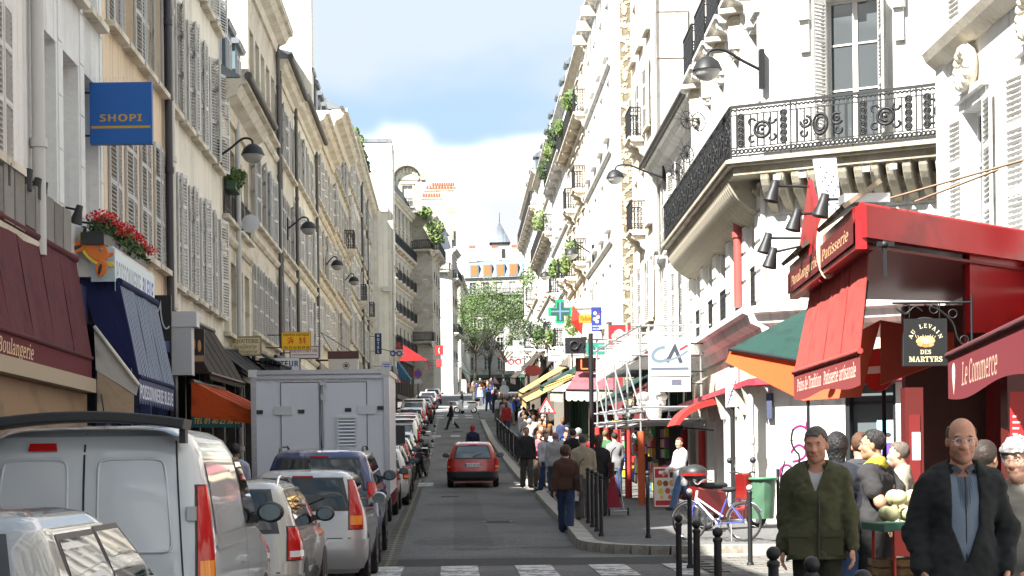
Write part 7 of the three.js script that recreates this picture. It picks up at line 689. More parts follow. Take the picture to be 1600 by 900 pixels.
{ const g = thing('shopping_trolley', 'red wheeled shopping trolley bag standing on the pavement', 'trolley', V(P(954, 790, 38).x, elev(38) + .13, -38)); mk('bag', (() => { const q = new THREE.BoxGeometry(.34, .62, .24, 4, 6, 4), p = q.attributes.position; for (let i = 0; i < p.count; i++) { const y = p.getY(i), k = 1 - .25 * clamp((y + .3)); p.setX(i, p.getX(i) * k * (1 + .1 * (n3(p.getX(i) * 9, y * 9, 3) - .5)) - y * .18); } q.translate(0, .48, 0); q.computeVertexNormals(); return strip(q); })(), mat('trolley_red', [.28, .02, .04], .85), g); mk('frame', merge([rod(V(-.1, 1.0, -.13), V(.1, .08, -.13), .012), rod(V(.16, 1.0, -.13), V(.3, .08, -.13), .012), rod(V(.05, .1, .12), V(.35, .1, .12), .012), rod(V(-.16, 1.0, -.13), V(.18, 1.0, -.13), .014)]), M.alloy, g); for (const s of [-1, 1]) mk('wheel', (() => { const q = new THREE.TorusGeometry(.07, .018, 6, 18); q.rotateY(Math.PI / 2); q.translate(.16 + s * .2, .085, .1); return strip(q); })(), M.rubber, g); }
// shop goods under the scaffold and a fruit stall by the bakery
{ for (const [i, [x, y, c]] of [[996, 680, 0], [1013, 683, 1]].entries()) { const g = thing('football', ['white and black football hanging in a net', 'white and yellow football hanging in a net'][i], 'football', P(x, y, 46)); mk('ball', (() => { const q = new THREE.IcosahedronGeometry(.13, 3); return strip(q); })(), M.whitewood, g); for (let k = 0; k < 6; k++) { const a = [[0, 0, 1], [0, 1, 0], [.85, 0, .5], [-.85, 0, .5], [.4, -.7, .6], [-.4, .5, .75]][k]; mk('patch', sph(.045, ...V(...a).normalize().multiplyScalar(.096).toArray(), 8, 6), c ? mat('ball_yellow', [.6, .5, .05], .6) : M.plastic, g); } mk('net', rod(V(0, .12, 0), V(0, 1.2, 0), .004, 4), M.plastic, g); }
  const pal = [[.5, .04, .03], [.05, .2, .5], [.6, .45, .03], [.05, .35, .12], [.6, .25, .05], [.55, .55, .5], [.3, .05, .2]]; for (let k = 0; k < 16; k++) { const d = 48 + (k % 8) * 1.5, g = thing('shop_rack', 'display rack of ' + ['red', 'blue', 'yellow', 'green', 'orange', 'white', 'purple'][k % 7] + ' goods under the scaffold', 'rack', V(5.75 + rr(-.1, .15), elev(d) + .13 + (k > 7 ? .95 : 0), -d), 0, 'shop goods under the scaffold'); mk('frame', bx(.5, .9, 1.2), mat('rack', [.05, .05, .05], .6), g, .12, .45, 0); for (let j = 0; j < 9; j++) mk('packet', bx(.1, .22, .3), mat('pk' + ((k + j) % 7), pal[(k + j) % 7], .5), g, -.18, .15 + Math.floor(j / 3) * .27, -.4 + (j % 3) * .4); }
  const sx = P(1402, 800, 14.5).x, g = thing('fruit_stall', 'red tubed fruit stall with wooden crates beside the bakery', 'stall', V(sx, elev(14.5) + .03, -14.5)); const rm = mat('stall_red', [.42, .03, .02], .5); mk('frame', merge([rod(V(-.1, 0, .3), V(-.1, .95, .3), .015), rod(V(.3, 0, .3), V(.3, .95, .3), .015), rod(V(-.1, 0, -.4), V(-.1, .95, -.4), .015), rod(V(.3, 0, -.4), V(.3, .95, -.4), .015), rod(V(-.1, .45, .3), V(.3, .45, .3), .012)]), rm, g); mk('tray', bx(.6, .06, .8), mat('stall_green', [.02, .10, .06], .6), g, .1, .98, 0); mk('skirt', bx(.5, .2, .02), rm, g, .12, .86, .42); for (let k = 0; k < 3; k++) mk('crate', cached('crate', () => { const l = []; for (let y = 0; y < 3; y++) { l.push(gbox(-.28, .28, y * .07, y * .07 + .055, .17, .185), gbox(-.28, .28, y * .07, y * .07 + .055, -.185, -.17), gbox(-.28, -.265, y * .07, y * .07 + .055, -.17, .17), gbox(.265, .28, y * .07, y * .07 + .055, -.17, .17)); } l.push(gbox(-.28, .28, 0, .012, -.17, .17)); return metric(merge(l)); }), mat('crate_wood', [.30, .19, .10], .85, { map: T.rubble }), g, .05, .05 + k * .24, .1);
  for (let k = 0; k < 14; k++) { const m = thing('melon', 'pale netted melon piled on the fruit stall', 'melon', V(sx - .12 + (k % 4) * .15 + (k > 7 ? .06 : 0), elev(14.5) + .03 + 1.09 + Math.floor(k / 8) * .13, -14.5 + .3 - Math.floor((k % 8) / 4) * .17), 0, 'melons on the stall'); mk('fruit', cached('mel', () => { const q = new THREE.SphereGeometry(.066, 16, 12), p = q.attributes.position; for (let i = 0; i < p.count; i++) { const a = Math.atan2(p.getZ(i), p.getX(i)), s = 1 + .03 * Math.cos(a * 10); p.setXYZ(i, p.getX(i) * s, p.getY(i) * .93, p.getZ(i) * s); } q.computeVertexNormals(); return strip(q); }), mat('melon', [.50, .48, .27], .75, { map: T.dirt }), m, 0, 0, 0); mk('stalk', rod(V(0, .07, 0), V(.01, .1, 0), .008, 5), M.bark, m); } }
{ const g = thing('notice_stand', 'white framed grey notice panel at the far crossing', 'notice', V(P(723, 618, 215).x, elev(215) + .1, -215)); mk('panel', bx(.7, 1.6, .1), mat('notice_grey', [.3, .31, .3], .6), g, 0, .9, 0); for (const s of [-1, 1]) mk('post', bx(.09, 1.75, .12), M.whitewood, g, s * .4, .87, 0); }
// ---------------------------------------------------------------- street trees
function tree(label, x, d, h, r, seed, n) { const g = thing('street_tree', label, 'tree', V(x, elev(d) - .05, -d), 0, 'trees on the little square'), q = rng(seed), l = [rod(V(0, 0, 0), V(.1, h * .42, 0), .2, 8, .13)], tips = []; for (let k = 0; k < 9; k++) { const a = k * 2.4, e = V(Math.cos(a) * r * (.35 + .4 * q()), h * (.5 + .42 * q()), Math.sin(a) * r * .6); l.push(rod(V(.1, h * (.3 + .12 * q()), 0), e, .07, 6, .02)); tips.push(e); for (let j = 0; j < 3; j++) { const f = e.clone().add(V((q() - .5) * r, (q() - .2) * r * .5, (q() - .5) * r)); l.push(rod(e.clone().lerp(V(0, h * .5, 0), .2), f, .03, 5, .008)); tips.push(f); } } mk('trunk', merge(l), M.bark, g); const cl = []; tips.forEach((t, i) => { const c = leafClump(n, r * .26 * (.6 + .8 * q()), r * .2, r * .26, .14, seed * 50 + i); c.translate(t.x, t.y, t.z); cl.push(c); }); mk('crown', mergeGeometries(cl), mat('tree_leaf', [.08, .13, .035], .8, { side: THREE.DoubleSide }), g); }
tree('broad green street tree standing before the end house', P(742, 610, 236).x, 236, 13.5, 8.5, 3, 300); tree('second green street tree with a lighter crown', P(786, 610, 246).x, 246, 13.5, 6.5, 4, 260); tree('smaller street tree between the two broad ones', P(765, 610, 268).x, 268, 13.5, 3.4, 5, 90);

// ---------------------------------------------------------------- people
function surfaceNet(f, lo, hi, cell) {
  const nx = Math.ceil((hi[0] - lo[0]) / cell) + 1, ny = Math.ceil((hi[1] - lo[1]) / cell) + 1, nz = Math.ceil((hi[2] - lo[2]) / cell) + 1, val = new Float32Array(nx * ny * nz), id = new Int32Array(nx * ny * nz).fill(-1), pos = [], idx = []; let q = 0;
  for (let k = 0; k < nz; k++) for (let j = 0; j < ny; j++) for (let i = 0; i < nx; i++) val[q++] = f(lo[0] + i * cell, lo[1] + j * cell, lo[2] + k * cell);
  const at = (i, j, k) => (k * ny + j) * nx + i;
  for (let k = 0; k + 1 < nz; k++) for (let j = 0; j + 1 < ny; j++) for (let i = 0; i + 1 < nx; i++) {
    let m = 0; for (let c = 0; c < 8; c++) if (val[at(i + (c & 1), j + (c >> 1 & 1), k + (c >> 2))] < 0) m |= 1 << c; if (m === 0 || m === 255) continue;
    let sx = 0, sy = 0, sz = 0, n = 0; for (let c = 0; c < 8; c++) for (const b of [1, 2, 4]) { if (c & b) continue; const e = c | b; if ((m >> c & 1) === (m >> e & 1)) continue; const v0 = val[at(i + (c & 1), j + (c >> 1 & 1), k + (c >> 2))], v1 = val[at(i + (e & 1), j + (e >> 1 & 1), k + (e >> 2))], t = v0 / (v0 - v1); sx += (c & 1) + (b === 1 ? t : 0); sy += (c >> 1 & 1) + (b === 2 ? t : 0); sz += (c >> 2) + (b === 4 ? t : 0); n++; }
    id[at(i, j, k)] = pos.length / 3; pos.push(lo[0] + (i + sx / n) * cell, lo[1] + (j + sy / n) * cell, lo[2] + (k + sz / n) * cell);
  }
  const quad = (a, b, c, d, fl) => { if (a < 0 || b < 0 || c < 0 || d < 0) return; fl ? idx.push(a, b, c, a, c, d) : idx.push(a, c, b, a, d, c); };
  for (let k = 1; k + 1 < nz; k++) for (let j = 1; j + 1 < ny; j++) for (let i = 1; i + 1 < nx; i++) { const s = val[at(i, j, k)] < 0; if (s !== (val[at(i + 1, j, k)] < 0)) quad(id[at(i, j - 1, k - 1)], id[at(i, j, k - 1)], id[at(i, j, k)], id[at(i, j - 1, k)], s); if (s !== (val[at(i, j + 1, k)] < 0)) quad(id[at(i - 1, j, k - 1)], id[at(i - 1, j, k)], id[at(i, j, k)], id[at(i, j, k - 1)], s); if (s !== (val[at(i, j, k + 1)] < 0)) quad(id[at(i - 1, j - 1, k)], id[at(i, j - 1, k)], id[at(i, j, k)], id[at(i - 1, j, k)], s); }
  const g = new THREE.BufferGeometry(); g.setAttribute('position', new THREE.Float32BufferAttribute(pos, 3)); g.setIndex(idx); g.computeVertexNormals(); g.setAttribute('uv', new THREE.Float32BufferAttribute(pos.flatMap((v, i) => i % 3 === 0 ? [pos[i] + pos[i + 2], pos[i + 1]] : []), 2)); return g;
}
const smin = (a, b, k) => { const h = Math.max(k - Math.abs(a - b), 0) / k; return Math.min(a, b) - h * h * k * .25; };
function capD(x, y, z, c, inf) { const { a, b, ra, rb, fz } = c; const dx = b.x - a.x, dy = b.y - a.y, dz = b.z - a.z, px = x - a.x, py = y - a.y, pz = z - a.z; const t = clamp((px * dx + py * dy + pz * dz) / (dx * dx + dy * dy + dz * dz + 1e-9)); return Math.hypot(px - dx * t, py - dy * t, (pz - dz * t) * fz) - lerp(ra, rb, t) - inf; }
const bone = (a, b, ra, rb = ra, fz = 1) => ({ a, b, ra, rb, fz });
const field = (bs, k, inf = 0) => (x, y, z) => { let d = 9; for (const c of bs) d = smin(d, capD(x, y, z, c, inf), k); return d; };
function boundsOf(bs, pad) { const lo = [9, 9, 9], hi = [-9, -9, -9]; for (const c of bs) for (const [p, r] of [[c.a, c.ra], [c.b, c.rb]]) ['x', 'y', 'z'].forEach((k, i) => { lo[i] = Math.min(lo[i], p[k] - r - pad); hi[i] = Math.max(hi[i], p[k] + r + pad); }); return [lo, hi]; }
const ell = (x, y, z, cx, cy, cz, rx, ry, rz) => { const a = (x - cx) / rx, b = (y - cy) / ry, c = (z - cz) / rz, k = Math.hypot(a, b, c); return (k - 1) * Math.min(rx, ry, rz) * (k < 1e-4 ? 1 : Math.min(1.4, 1)); };
function headField(o) { const j = o.jaw || 1; const C = [bone(V(-.034 * j, -.078, .018), V(0, -.1, .062), .03, .024), bone(V(.034 * j, -.078, .018), V(0, -.1, .062), .03, .024), bone(V(0, .005, .088), V(0, -.033, .108), .010, .015), bone(V(-.012, -.036, .098), V(.012, -.036, .098), .010), bone(V(-.034, .026, .078), V(.034, .026, .078), .013), bone(V(-.02, -.066, .086), V(.02, -.066, .086), .009), bone(V(-.04, -.03, .058), V(-.04, -.04, .05), .026), bone(V(.04, -.03, .058), V(.04, -.04, .05), .026), bone(V(0, -.08, -.02), V(0, -.24, -.03), .054, .06), bone(V(-.02, .0135, .0795), V(-.043, .011, .0715), .0058, .005), bone(V(.02, .0135, .0795), V(.043, .011, .0715), .0058, .005), bone(V(-.021, -.0085, .079), V(-.041, -.0085, .072), .005), bone(V(.021, -.0085, .079), V(.041, -.0085, .072), .005)];
  return (x, y, z) => { let d = ell(x, y, z, 0, .032, -.008, .077, .093, .098); d = smin(d, ell(x, y, z, 0, -.03, .022, .064, .088, .074), .03); for (let i = 0; i < C.length; i++) d = smin(d, capD(x, y, z, C[i], 0), i < 2 || i === 8 ? .03 : i > 8 ? .007 : .016); for (const s of [-1, 1]) { d = smin(d, ell(x, y, z, s * .079, -.012, -.008, .012, .032, .02), .008); const e = Math.hypot(x - s * .031, y - .004, z - .099) - .017; d = -smin(-d, e, .014); } return d; }; }
const PG = new Map();
function bodyGeo(key, o) { // all meshes of one figure in local space: feet on y = 0, facing +z
  if (PG.has(key)) return PG.get(key);
  const cell = o.cell, st = o.stride ?? .25, wd = o.wide ?? 1, wh = o.hem ?? .86; const hipY = .93; const legs = []; let low = 9;
  for (const s of [-1, 1]) { const th = s * st * .9 + (o.sit || 0), kb = s * st < 0 ? Math.abs(st) * 1.0 : .06; const hip = V(s * .085, hipY, 0), kn = hip.clone().add(V(s * .01, -.43 * Math.cos(th), .43 * Math.sin(th))), an = kn.clone().add(V(0, -.42 * Math.cos(th - kb), .42 * Math.sin(th - kb))); const toe = an.clone().add(V(s * .02, -.05, .15)); low = Math.min(low, an.y); legs.push({ hip, kn, an, toe }); }
  const dy = .085 - low; for (const l of legs) for (const k of ['hip', 'kn', 'an', 'toe']) l[k].y += dy; const Y = (v) => v + dy; const ln = o.lean || 0, tp = (x, y, z) => V(x, Y(y), z + ln * (y - .93));
  const torso = [bone(tp(-.07 * wd, .97, 0), tp(.07 * wd, .97, 0), .108 * wd, .108 * wd, 1.15), bone(tp(-.035 * wd, 1.02, .012), tp(-.035 * wd, 1.18, .012), .108 * wd, .106 * wd, 1.12), bone(tp(.035 * wd, 1.02, .012), tp(.035 * wd, 1.18, .012), .108 * wd, .106 * wd, 1.12), bone(tp(-.07 * wd, 1.28, 0), tp(.07 * wd, 1.28, 0), .112, .112, 1.15), bone(tp(-.09, 1.355, -.005), tp(.09, 1.355, -.005), .078), bone(tp(0, 1.46, -.025), tp(-.15 * wd, 1.395, -.015), .042, .044), bone(tp(0, 1.46, -.025), tp(.15 * wd, 1.395, -.015), .042, .044), bone(tp(0, 1.4, -.02), tp(0, 1.53, .0), .058, .054)];
  const arms = [], hands = [], fore = []; for (const s of [-1, 1]) { const A = (s < 0 ? o.armR : o.armL) || { f: -s * st * .7, out: .12, el: .25 }; const sh = tp(s * .178 * wd, 1.378, -.01), up = V(s * Math.sin(A.out), -Math.cos(A.out) * Math.cos(A.f), Math.sin(A.f)).normalize(), e = sh.clone().addScaledVector(up, .285); const fa = A.f + A.el, fo = A.fo ?? A.out * .6, fd = V(s * Math.sin(fo), -Math.cos(fa) * Math.cos(fo), Math.sin(fa) * Math.cos(fo)).normalize(), w = e.clone().addScaledVector(fd, .245); arms.push(bone(sh, e, .052, .043)); fore.push(bone(e, w, .042, .028)); hands.push({ s, w, fd }); }
  const hc = tp(0, 1.63, .025).add(V(0, 0, o.headFwd || 0)); const legB = legs.flatMap((l) => [bone(l.hip, l.kn, .082, .056), bone(l.kn, l.an, .055, .038)]); const feet = legs.map((l) => bone(l.an.clone().add(V(0, -.045, -.03)), l.toe, .038, .03)); const R0 = {};
  // skin
  const hq = new THREE.Quaternion().setFromEuler(new THREE.Euler(o.nod || 0, o.turn || 0, o.tilt || 0, 'YXZ')), hm = new THREE.Matrix4().compose(hc, hq, V(1, 1, 1)); const hf = headField(o); const hcell = o.headCell; let head = surfaceNet(hf, [-.11, -.19, -.125], [.11, .14, .135], hcell); head.applyMatrix4(hm);
  const paint = (g, fn) => { const p = g.attributes.position, c = new Float32Array(p.count * 3); for (let i = 0; i < p.count; i++) { const t = fn ? fn(p.getX(i), p.getY(i), p.getZ(i)) : [1, 1, 1]; c.set(t, i * 3); } g.setAttribute('color', new THREE.BufferAttribute(c, 3)); return g; };
  const hs0 = o.hair || 'short', inv = hm.clone().invert(), v = V(0, 0, 0); paint(head, (x, y, z) => { v.set(x, y, z).applyMatrix4(inv); const lip = smooth(.014, .006, Math.hypot((v.x) * .45, v.y + .066, (v.z - .094) * .5)); const rd = .5 * smooth(.03, .0, Math.hypot(v.x, v.y + .03, v.z - .105)) + .35 * smooth(.03, .0, Math.hypot(Math.abs(v.x) - .042, v.y + .035, v.z - .07)) + .4 * smooth(.07, .085, Math.abs(v.x)), fr = .16 * (n3(v.x * 90, v.y * 90, v.z * 90) - .5) + .1 * (n3(v.x * 200, v.y * 200, v.z * 200) - .5), sb = (hs0 === 'short' || hs0 === 'bald') ? .22 * smooth(-.045, -.065, v.y) * smooth(-.02, .03, v.z) * (.6 + .8 * n3(v.x * 300, v.y * 300, v.z * 300)) * (1 - lip) : 0, k = 1 + fr - sb; return [k, k * lerp(1, .68, lip) * (1 - .22 * rd), k * lerp(1, .7, lip) * (1 - .25 * rd)]; });
  const bb = [...torso, ...arms, ...fore, ...legB, ...feet]; const [lo, hi] = boundsOf(bb, .03); const skin = [head, paint(surfaceNet(field(bb, .05), lo, hi, cell * 1.15))];
  for (const h of hands) { const X = V(1, 0, 0), side = h.fd.clone().cross(X).normalize(), pw = side.clone().multiplyScalar(1), bs = []; const fwd = pw.y > 0 ? pw : pw; const palmEnd = h.w.clone().addScaledVector(h.fd, .085); const lat = side.clone().multiplyScalar(side.z > 0 ? 1 : -1), inn = V(-h.s, 0, 0).addScaledVector(h.fd, 0).normalize(); bs.push(bone(h.w.clone().addScaledVector(h.fd, -.02), h.w.clone().addScaledVector(h.fd, .01), .027)); for (const t of [-.024, 0, .024]) bs.push(bone(h.w.clone().addScaledVector(h.fd, .015).addScaledVector(lat, t * .7), palmEnd.clone().addScaledVector(lat, t), .016, .0145)); const cu = (o.curl ?? .5); [[-.03, .062], [-.0105, .074], [.0105, .078], [.03, .07]].forEach(([t, L]) => { const a = palmEnd.clone().addScaledVector(lat, t), d1 = h.fd.clone().addScaledVector(inn, cu * .6).normalize(), b = a.clone().addScaledVector(d1, L * .5), d2 = h.fd.clone().addScaledVector(inn, cu * 1.7).normalize(), c = b.clone().addScaledVector(d2, L * .5); bs.push(bone(a, b, .0098, .009), bone(b, c, .009, .0078)); }); const t0 = h.w.clone().addScaledVector(h.fd, .025).addScaledVector(lat, .026), t1 = t0.clone().addScaledVector(lat, .026).addScaledVector(h.fd, .028).addScaledVector(inn, .012), t2 = t1.clone().addScaledVector(h.fd, .032).addScaledVector(lat, .004); bs.push(bone(t0, t1, .0135, .011), bone(t1, t2, .0108, .009)); const [l2, h2] = boundsOf(bs, .012); skin.push(paint(surfaceNet(field(bs, .006), l2, h2, o.handCell))); }
  R0.skin = mergeGeometries(skin);
  // clothes
  const crease = (x, y, z) => { const t = n3(x * 5 + 2, y * 5, z * 5) * 6 + y * 22 + x * 9; const s = Math.abs(Math.sin(t)); return .006 * (1 - s) * (1 - s) * smooth(.35, .7, n3(x * 6 + 9, y * 6, z * 6)); }; const fold = (x, y, z, a) => crease(x, y, z) + a * (n3(x * 11 + 3, y * 7, z * 11) - .5) + a * .55 * (n3(x * 24 + y * 14, y * 34 - x * 16 + 5, z * 24) - .5); const coat = [...torso.slice(0, 7), ...arms, ...fore.map((b) => bone(b.a, b.a.clone().lerp(b.b, o.sleeve ?? .97), b.ra, lerp(b.ra, b.rb, .8)))]; if (wh < .9) coat.push(bone(tp(-.06, .93, 0), tp(-.07, wh - .02, .02), .112 * wd, .122 * wd, 1.1), bone(tp(.06, .93, 0), tp(.07, wh - .02, .02), .112 * wd, .122 * wd, 1.1)); const up = [...torso.slice(0, 7), ...arms]; const tk = o.thick ?? .022, tq = [...torso.slice(0, 7), ...coat.slice(7 + arms.length + fore.length)], aq = o.sleeve === 0 ? arms.map((b) => bone(b.a, b.a.clone().lerp(b.b, .6), b.ra + .008, b.ra + .014)) : coat.slice(7, 7 + arms.length + fore.length), tf = field(tq, .05, tk), af = field(aq, .03, tk * .8), cf = (x, y, z) => smin(tf(x, y, z), af(x, y, z), .022); const hemY = Y(wh), vx = o.vneck ?? .0; const cl = (x, y, z) => { let d = cf(x, y, z) + fold(x, y, z, o.foldA ?? .02); if (Math.abs(x) < .28) d = Math.max(d, hemY - y - .5 * Math.max(0, Math.abs(x) - .19)); const nk = Math.hypot(x, z - ln * .52) - .064; if (y > Y(1.425)) d = Math.max(d, -nk); d = Math.max(d, y - Y(1.52)); if (vx && z > -.02) d = Math.max(d, -(Math.abs(x) - Math.min(.075, Math.max(0, (y - Y(1.47 - vx)) * .34)))); return d; }; { const [l3, h3] = boundsOf(coat, .06); R0.coat = surfaceNet(cl, l3, h3, cell); }
  if (o.yoke) { const [l3, h3] = boundsOf(coat, .06); R0.yoke = surfaceNet((x, y, z) => Math.max(cl(x, y, z) - .005, Y(1.415) - y + Math.abs(x) * .3), l3, h3, cell); }
  if (o.inner) { const f2 = field(torso.slice(0, 7), .05, .009); const [l3, h3] = boundsOf(torso, .04); R0.inner = surfaceNet((x, y, z) => Math.max(f2(x, y, z), Y(.9) - y, y - Y(1.485), y > Y(1.43) ? -(Math.hypot(x, z - ln * .52) - .06) : -9), l3, h3, cell); }
  { const lb = o.shorts ? legs.map((l) => bone(l.hip, l.hip.clone().lerp(l.kn, .85), .095, .085)) : legs.flatMap((l) => [bone(l.hip, l.kn, .09, .068), bone(l.kn, l.an.clone().add(V(0, -.03, 0)), .068, .062)]); const pf = field([torso[0], ...lb], .03, .016); const [l3, h3] = boundsOf([torso[0], ...lb], .05); R0.trousers = surfaceNet((x, y, z) => Math.max(pf(x, y, z) + fold(x, y, z, .016), y - Y(1.08), o.shorts ? -9 : .035 - y), l3, h3, cell); }
  R0.shoes = feet.map((b) => { const [l3, h3] = boundsOf([b], .03); const ff = field([bone(b.a, b.b, .045, .04), bone(b.a.clone().add(V(0, .03, .0)), b.a, .042)], .02); return surfaceNet((x, y, z) => Math.max(ff(x, y, z), .004 - y), l3, h3, cell); });
  // hair
  const hs = o.hair || 'short'; if (hs !== 'none') { const long = hs === 'long', curly = hs === 'curly', th = hs === 'bald' ? .007 : curly ? .032 : long ? .022 : .009; const f3 = (x, y, z) => { let d = ell(x, y, z, 0, .036, -.012, .078 + th, .094 + th, .1 + th); if (long) d = smin(d, capD(x, y, z, bone(V(0, 0, -.04), V(0, -.14, -.05), .085, .07), 0), .03); d += (curly ? .02 : .008) * (n3(x * 60, y * 60, z * 60) - .5) + (curly ? .02 : .0) * (n3(x * 28, y * 28, z * 28) - .5); const nb = .03 * (n3(x * 40 + 7, y * 20, z * 40) - .5); const line = nb * .6 + (z > .02 ? .052 - .0 : lerp(.052, long || curly ? -.13 : -.055, clamp((.03 - z) / .06))); d = Math.max(d, line - y); if (hs === 'bald') d = Math.max(d, y - .075 + nb, z - .012 + nb); if (z > .04 && !curly && !long) d = Math.max(d, .074 + nb - y); return d; }; const hg = surfaceNet(f3, [-.14, -.24, -.17], [.14, .19, .15], o.hairCell || hcell); hg.applyMatrix4(hm); R0.hair = hg; }
  R0.hm = hm; R0.Y = Y; R0.tp = tp; R0.hands = hands; PG.set(key, R0); return R0;
}
const skinM = (k, c) => { const m = mat('skin_' + k, c, .68, { bumpMap: T.plasterB, bumpScale: .002 }); m.vertexColors = true; return m; }, SK = [skinM('fair', [.55, .31, .22]), skinM('ruddy', [.50, .25, .17]), skinM('olive', [.42, .24, .15]), skinM('dark', [.16, .085, .055])];
const fab = (c) => mat('fabric_' + c.map((v) => v.toFixed(3)).join('_'), c, .93, { map: T.weave, bumpMap: T.weaveB, bumpScale: .0012 }), hairM = (c) => mat('hair_' + c.map((v) => v.toFixed(3)).join('_'), c, .6, { bumpMap: T.strand, bumpScale: .006 });
function person(label, pos, ry, o) {
  const lv = o.lv || 'far', c = { near: [.0125, .005, .005], mid: [.022, .011, .0075], far: [.034, .02, .016] }[lv]; const q = { cell: c[0], headCell: c[1], handCell: c[2], ...o }; const key = lv + JSON.stringify([o.stride, o.hem, o.hair, o.armL, o.armR, o.lean, o.turn, o.nod, o.tilt, o.wide, o.sleeve, o.shorts, o.vneck, o.inner ? 1 : 0, o.yoke ? 1 : 0, o.thick, o.curl, o.jaw, o.headFwd]); const G = bodyGeo(key, q); const s = (o.H || 1.72) / 1.75;
  const g = thing('person', label, 'person', pos, ry, o.group); g.scale.setScalar(s); mk('body', G.skin, SK[o.skin || 0], g); mk('jacket', G.coat, fab(o.top), g).name = o.topName || 'jacket'; if (G.yoke) mk('shoulder_panel', G.yoke, fab(o.yoke), g); if (o.inner) mk('shirt', G.inner, fab(o.inner), g); mk('trousers', G.trousers, fab(o.bottom), g).name = o.shorts ? 'shorts' : 'trousers'; for (const f of G.shoes) mk('shoe', f, o.shoe ? fab(o.shoe) : M.rubber, g); if (G.hair) mk('hair', G.hair, hairM(o.hairC || [.03, .02, .015]), g);
  if (lv !== 'far' && (o.thick ?? 0) > .03) { const c = mk('collar', cached('collar', () => { const q2 = new THREE.CylinderGeometry(.08, .1, .05, 20, 1, true, .7, 4.88); const q3 = new THREE.CylinderGeometry(.072, .09, .048, 20, 1, true, .7, 4.88); return merge([strip(q2), strip(q3)]); }), fab(o.top), g); c.position.copy(G.tp(0, 1.475, -.006)); c.rotation.x = .18; }
  const at = (x, y, z) => V(x, y, z).applyMatrix4(G.hm);
  if (lv === 'near') for (const k of [-1, 1]) { const e = mk('eye', cached('eye', () => sph(.0112, 0, 0, 0, 12, 10)), mat('eye_white', [.36, .33, .3], .2), g); e.position.copy(at(k * .031, .0025, .0725)); const i = mk('iris', cached('iris', () => sph(.0056, 0, 0, 0, 8, 6)), mat('iris', [.03, .02, .015], .15), e); i.position.copy(at(k * .031, .002, .0795).sub(e.position)); const b = mk('eyebrow', cached('brow' + k, () => { const q2 = new THREE.CapsuleGeometry(.0038, .026, 3, 6); q2.rotateZ(Math.PI / 2 - k * .12); return strip(q2); }), hairM(o.browC || o.hairC || [.04, .03, .02]), g); b.position.copy(at(k * .033, .029, .0905)); b.quaternion.setFromRotationMatrix(G.hm); }
  if (o.glasses) { const f = thing0('spectacles', g, 0, 0, 0); f.position.setFromMatrixPosition(G.hm); f.quaternion.setFromRotationMatrix(G.hm); for (const k of [-1, 1]) { mk('lens_frame', cached('lf', () => strip(new THREE.TorusGeometry(.021, .0016, 5, 20))), M.chrome, f, k * .031, .0, .106); mk('temple', (() => rod(V(k * .052, .003, .104), V(k * .08, .006, .0), .0015, 4))(), M.chrome, f); } mk('bridge', rod(V(-.01, .004, .107), V(.01, .004, .107), .0016, 4), M.chrome, f); }
  if (o.bag) { const hnd = G.hands[o.bag.side > 0 ? 1 : 0], b = mk('bag', (() => { const q2 = new THREE.BoxGeometry(.3, .32, .12, 3, 4, 2), p = q2.attributes.position; for (let i = 0; i < p.count; i++) p.setXYZ(i, p.getX(i) * (1 + .3 * (n3(p.getX(i) * 12, p.getY(i) * 12, 2) - .5)) * (p.getY(i) > .1 ? .75 : 1), p.getY(i), p.getZ(i) * (1 + .5 * (n3(p.getX(i) * 9, 1, p.getY(i) * 9) - .5))); q2.computeVertexNormals(); return strip(q2); })(), fab(o.bag.c), g); if (o.bag.shoulder) b.position.set(o.bag.side * .27, G.Y(1.02), -.05), b.rotation.y = 1.4; else b.position.copy(hnd.w).addScaledVector(hnd.fd, .3); mk('strap', o.bag.shoulder ? tube([V(0, .15, 0), V(.02, .4, .03 * o.bag.side), V(-.05, .48, .1 * o.bag.side)], .012, 10, 5) : tube([V(-.07, .14, 0), V(0, .26, 0), V(.07, .14, 0)], .006, 10, 5), fab(o.bag.c), b); }
  return { g, G };
}
const on = (x, y, d, lift = .13) => { const p = P(x, y, d); return V(p.x, elev(d) + lift, -d); };
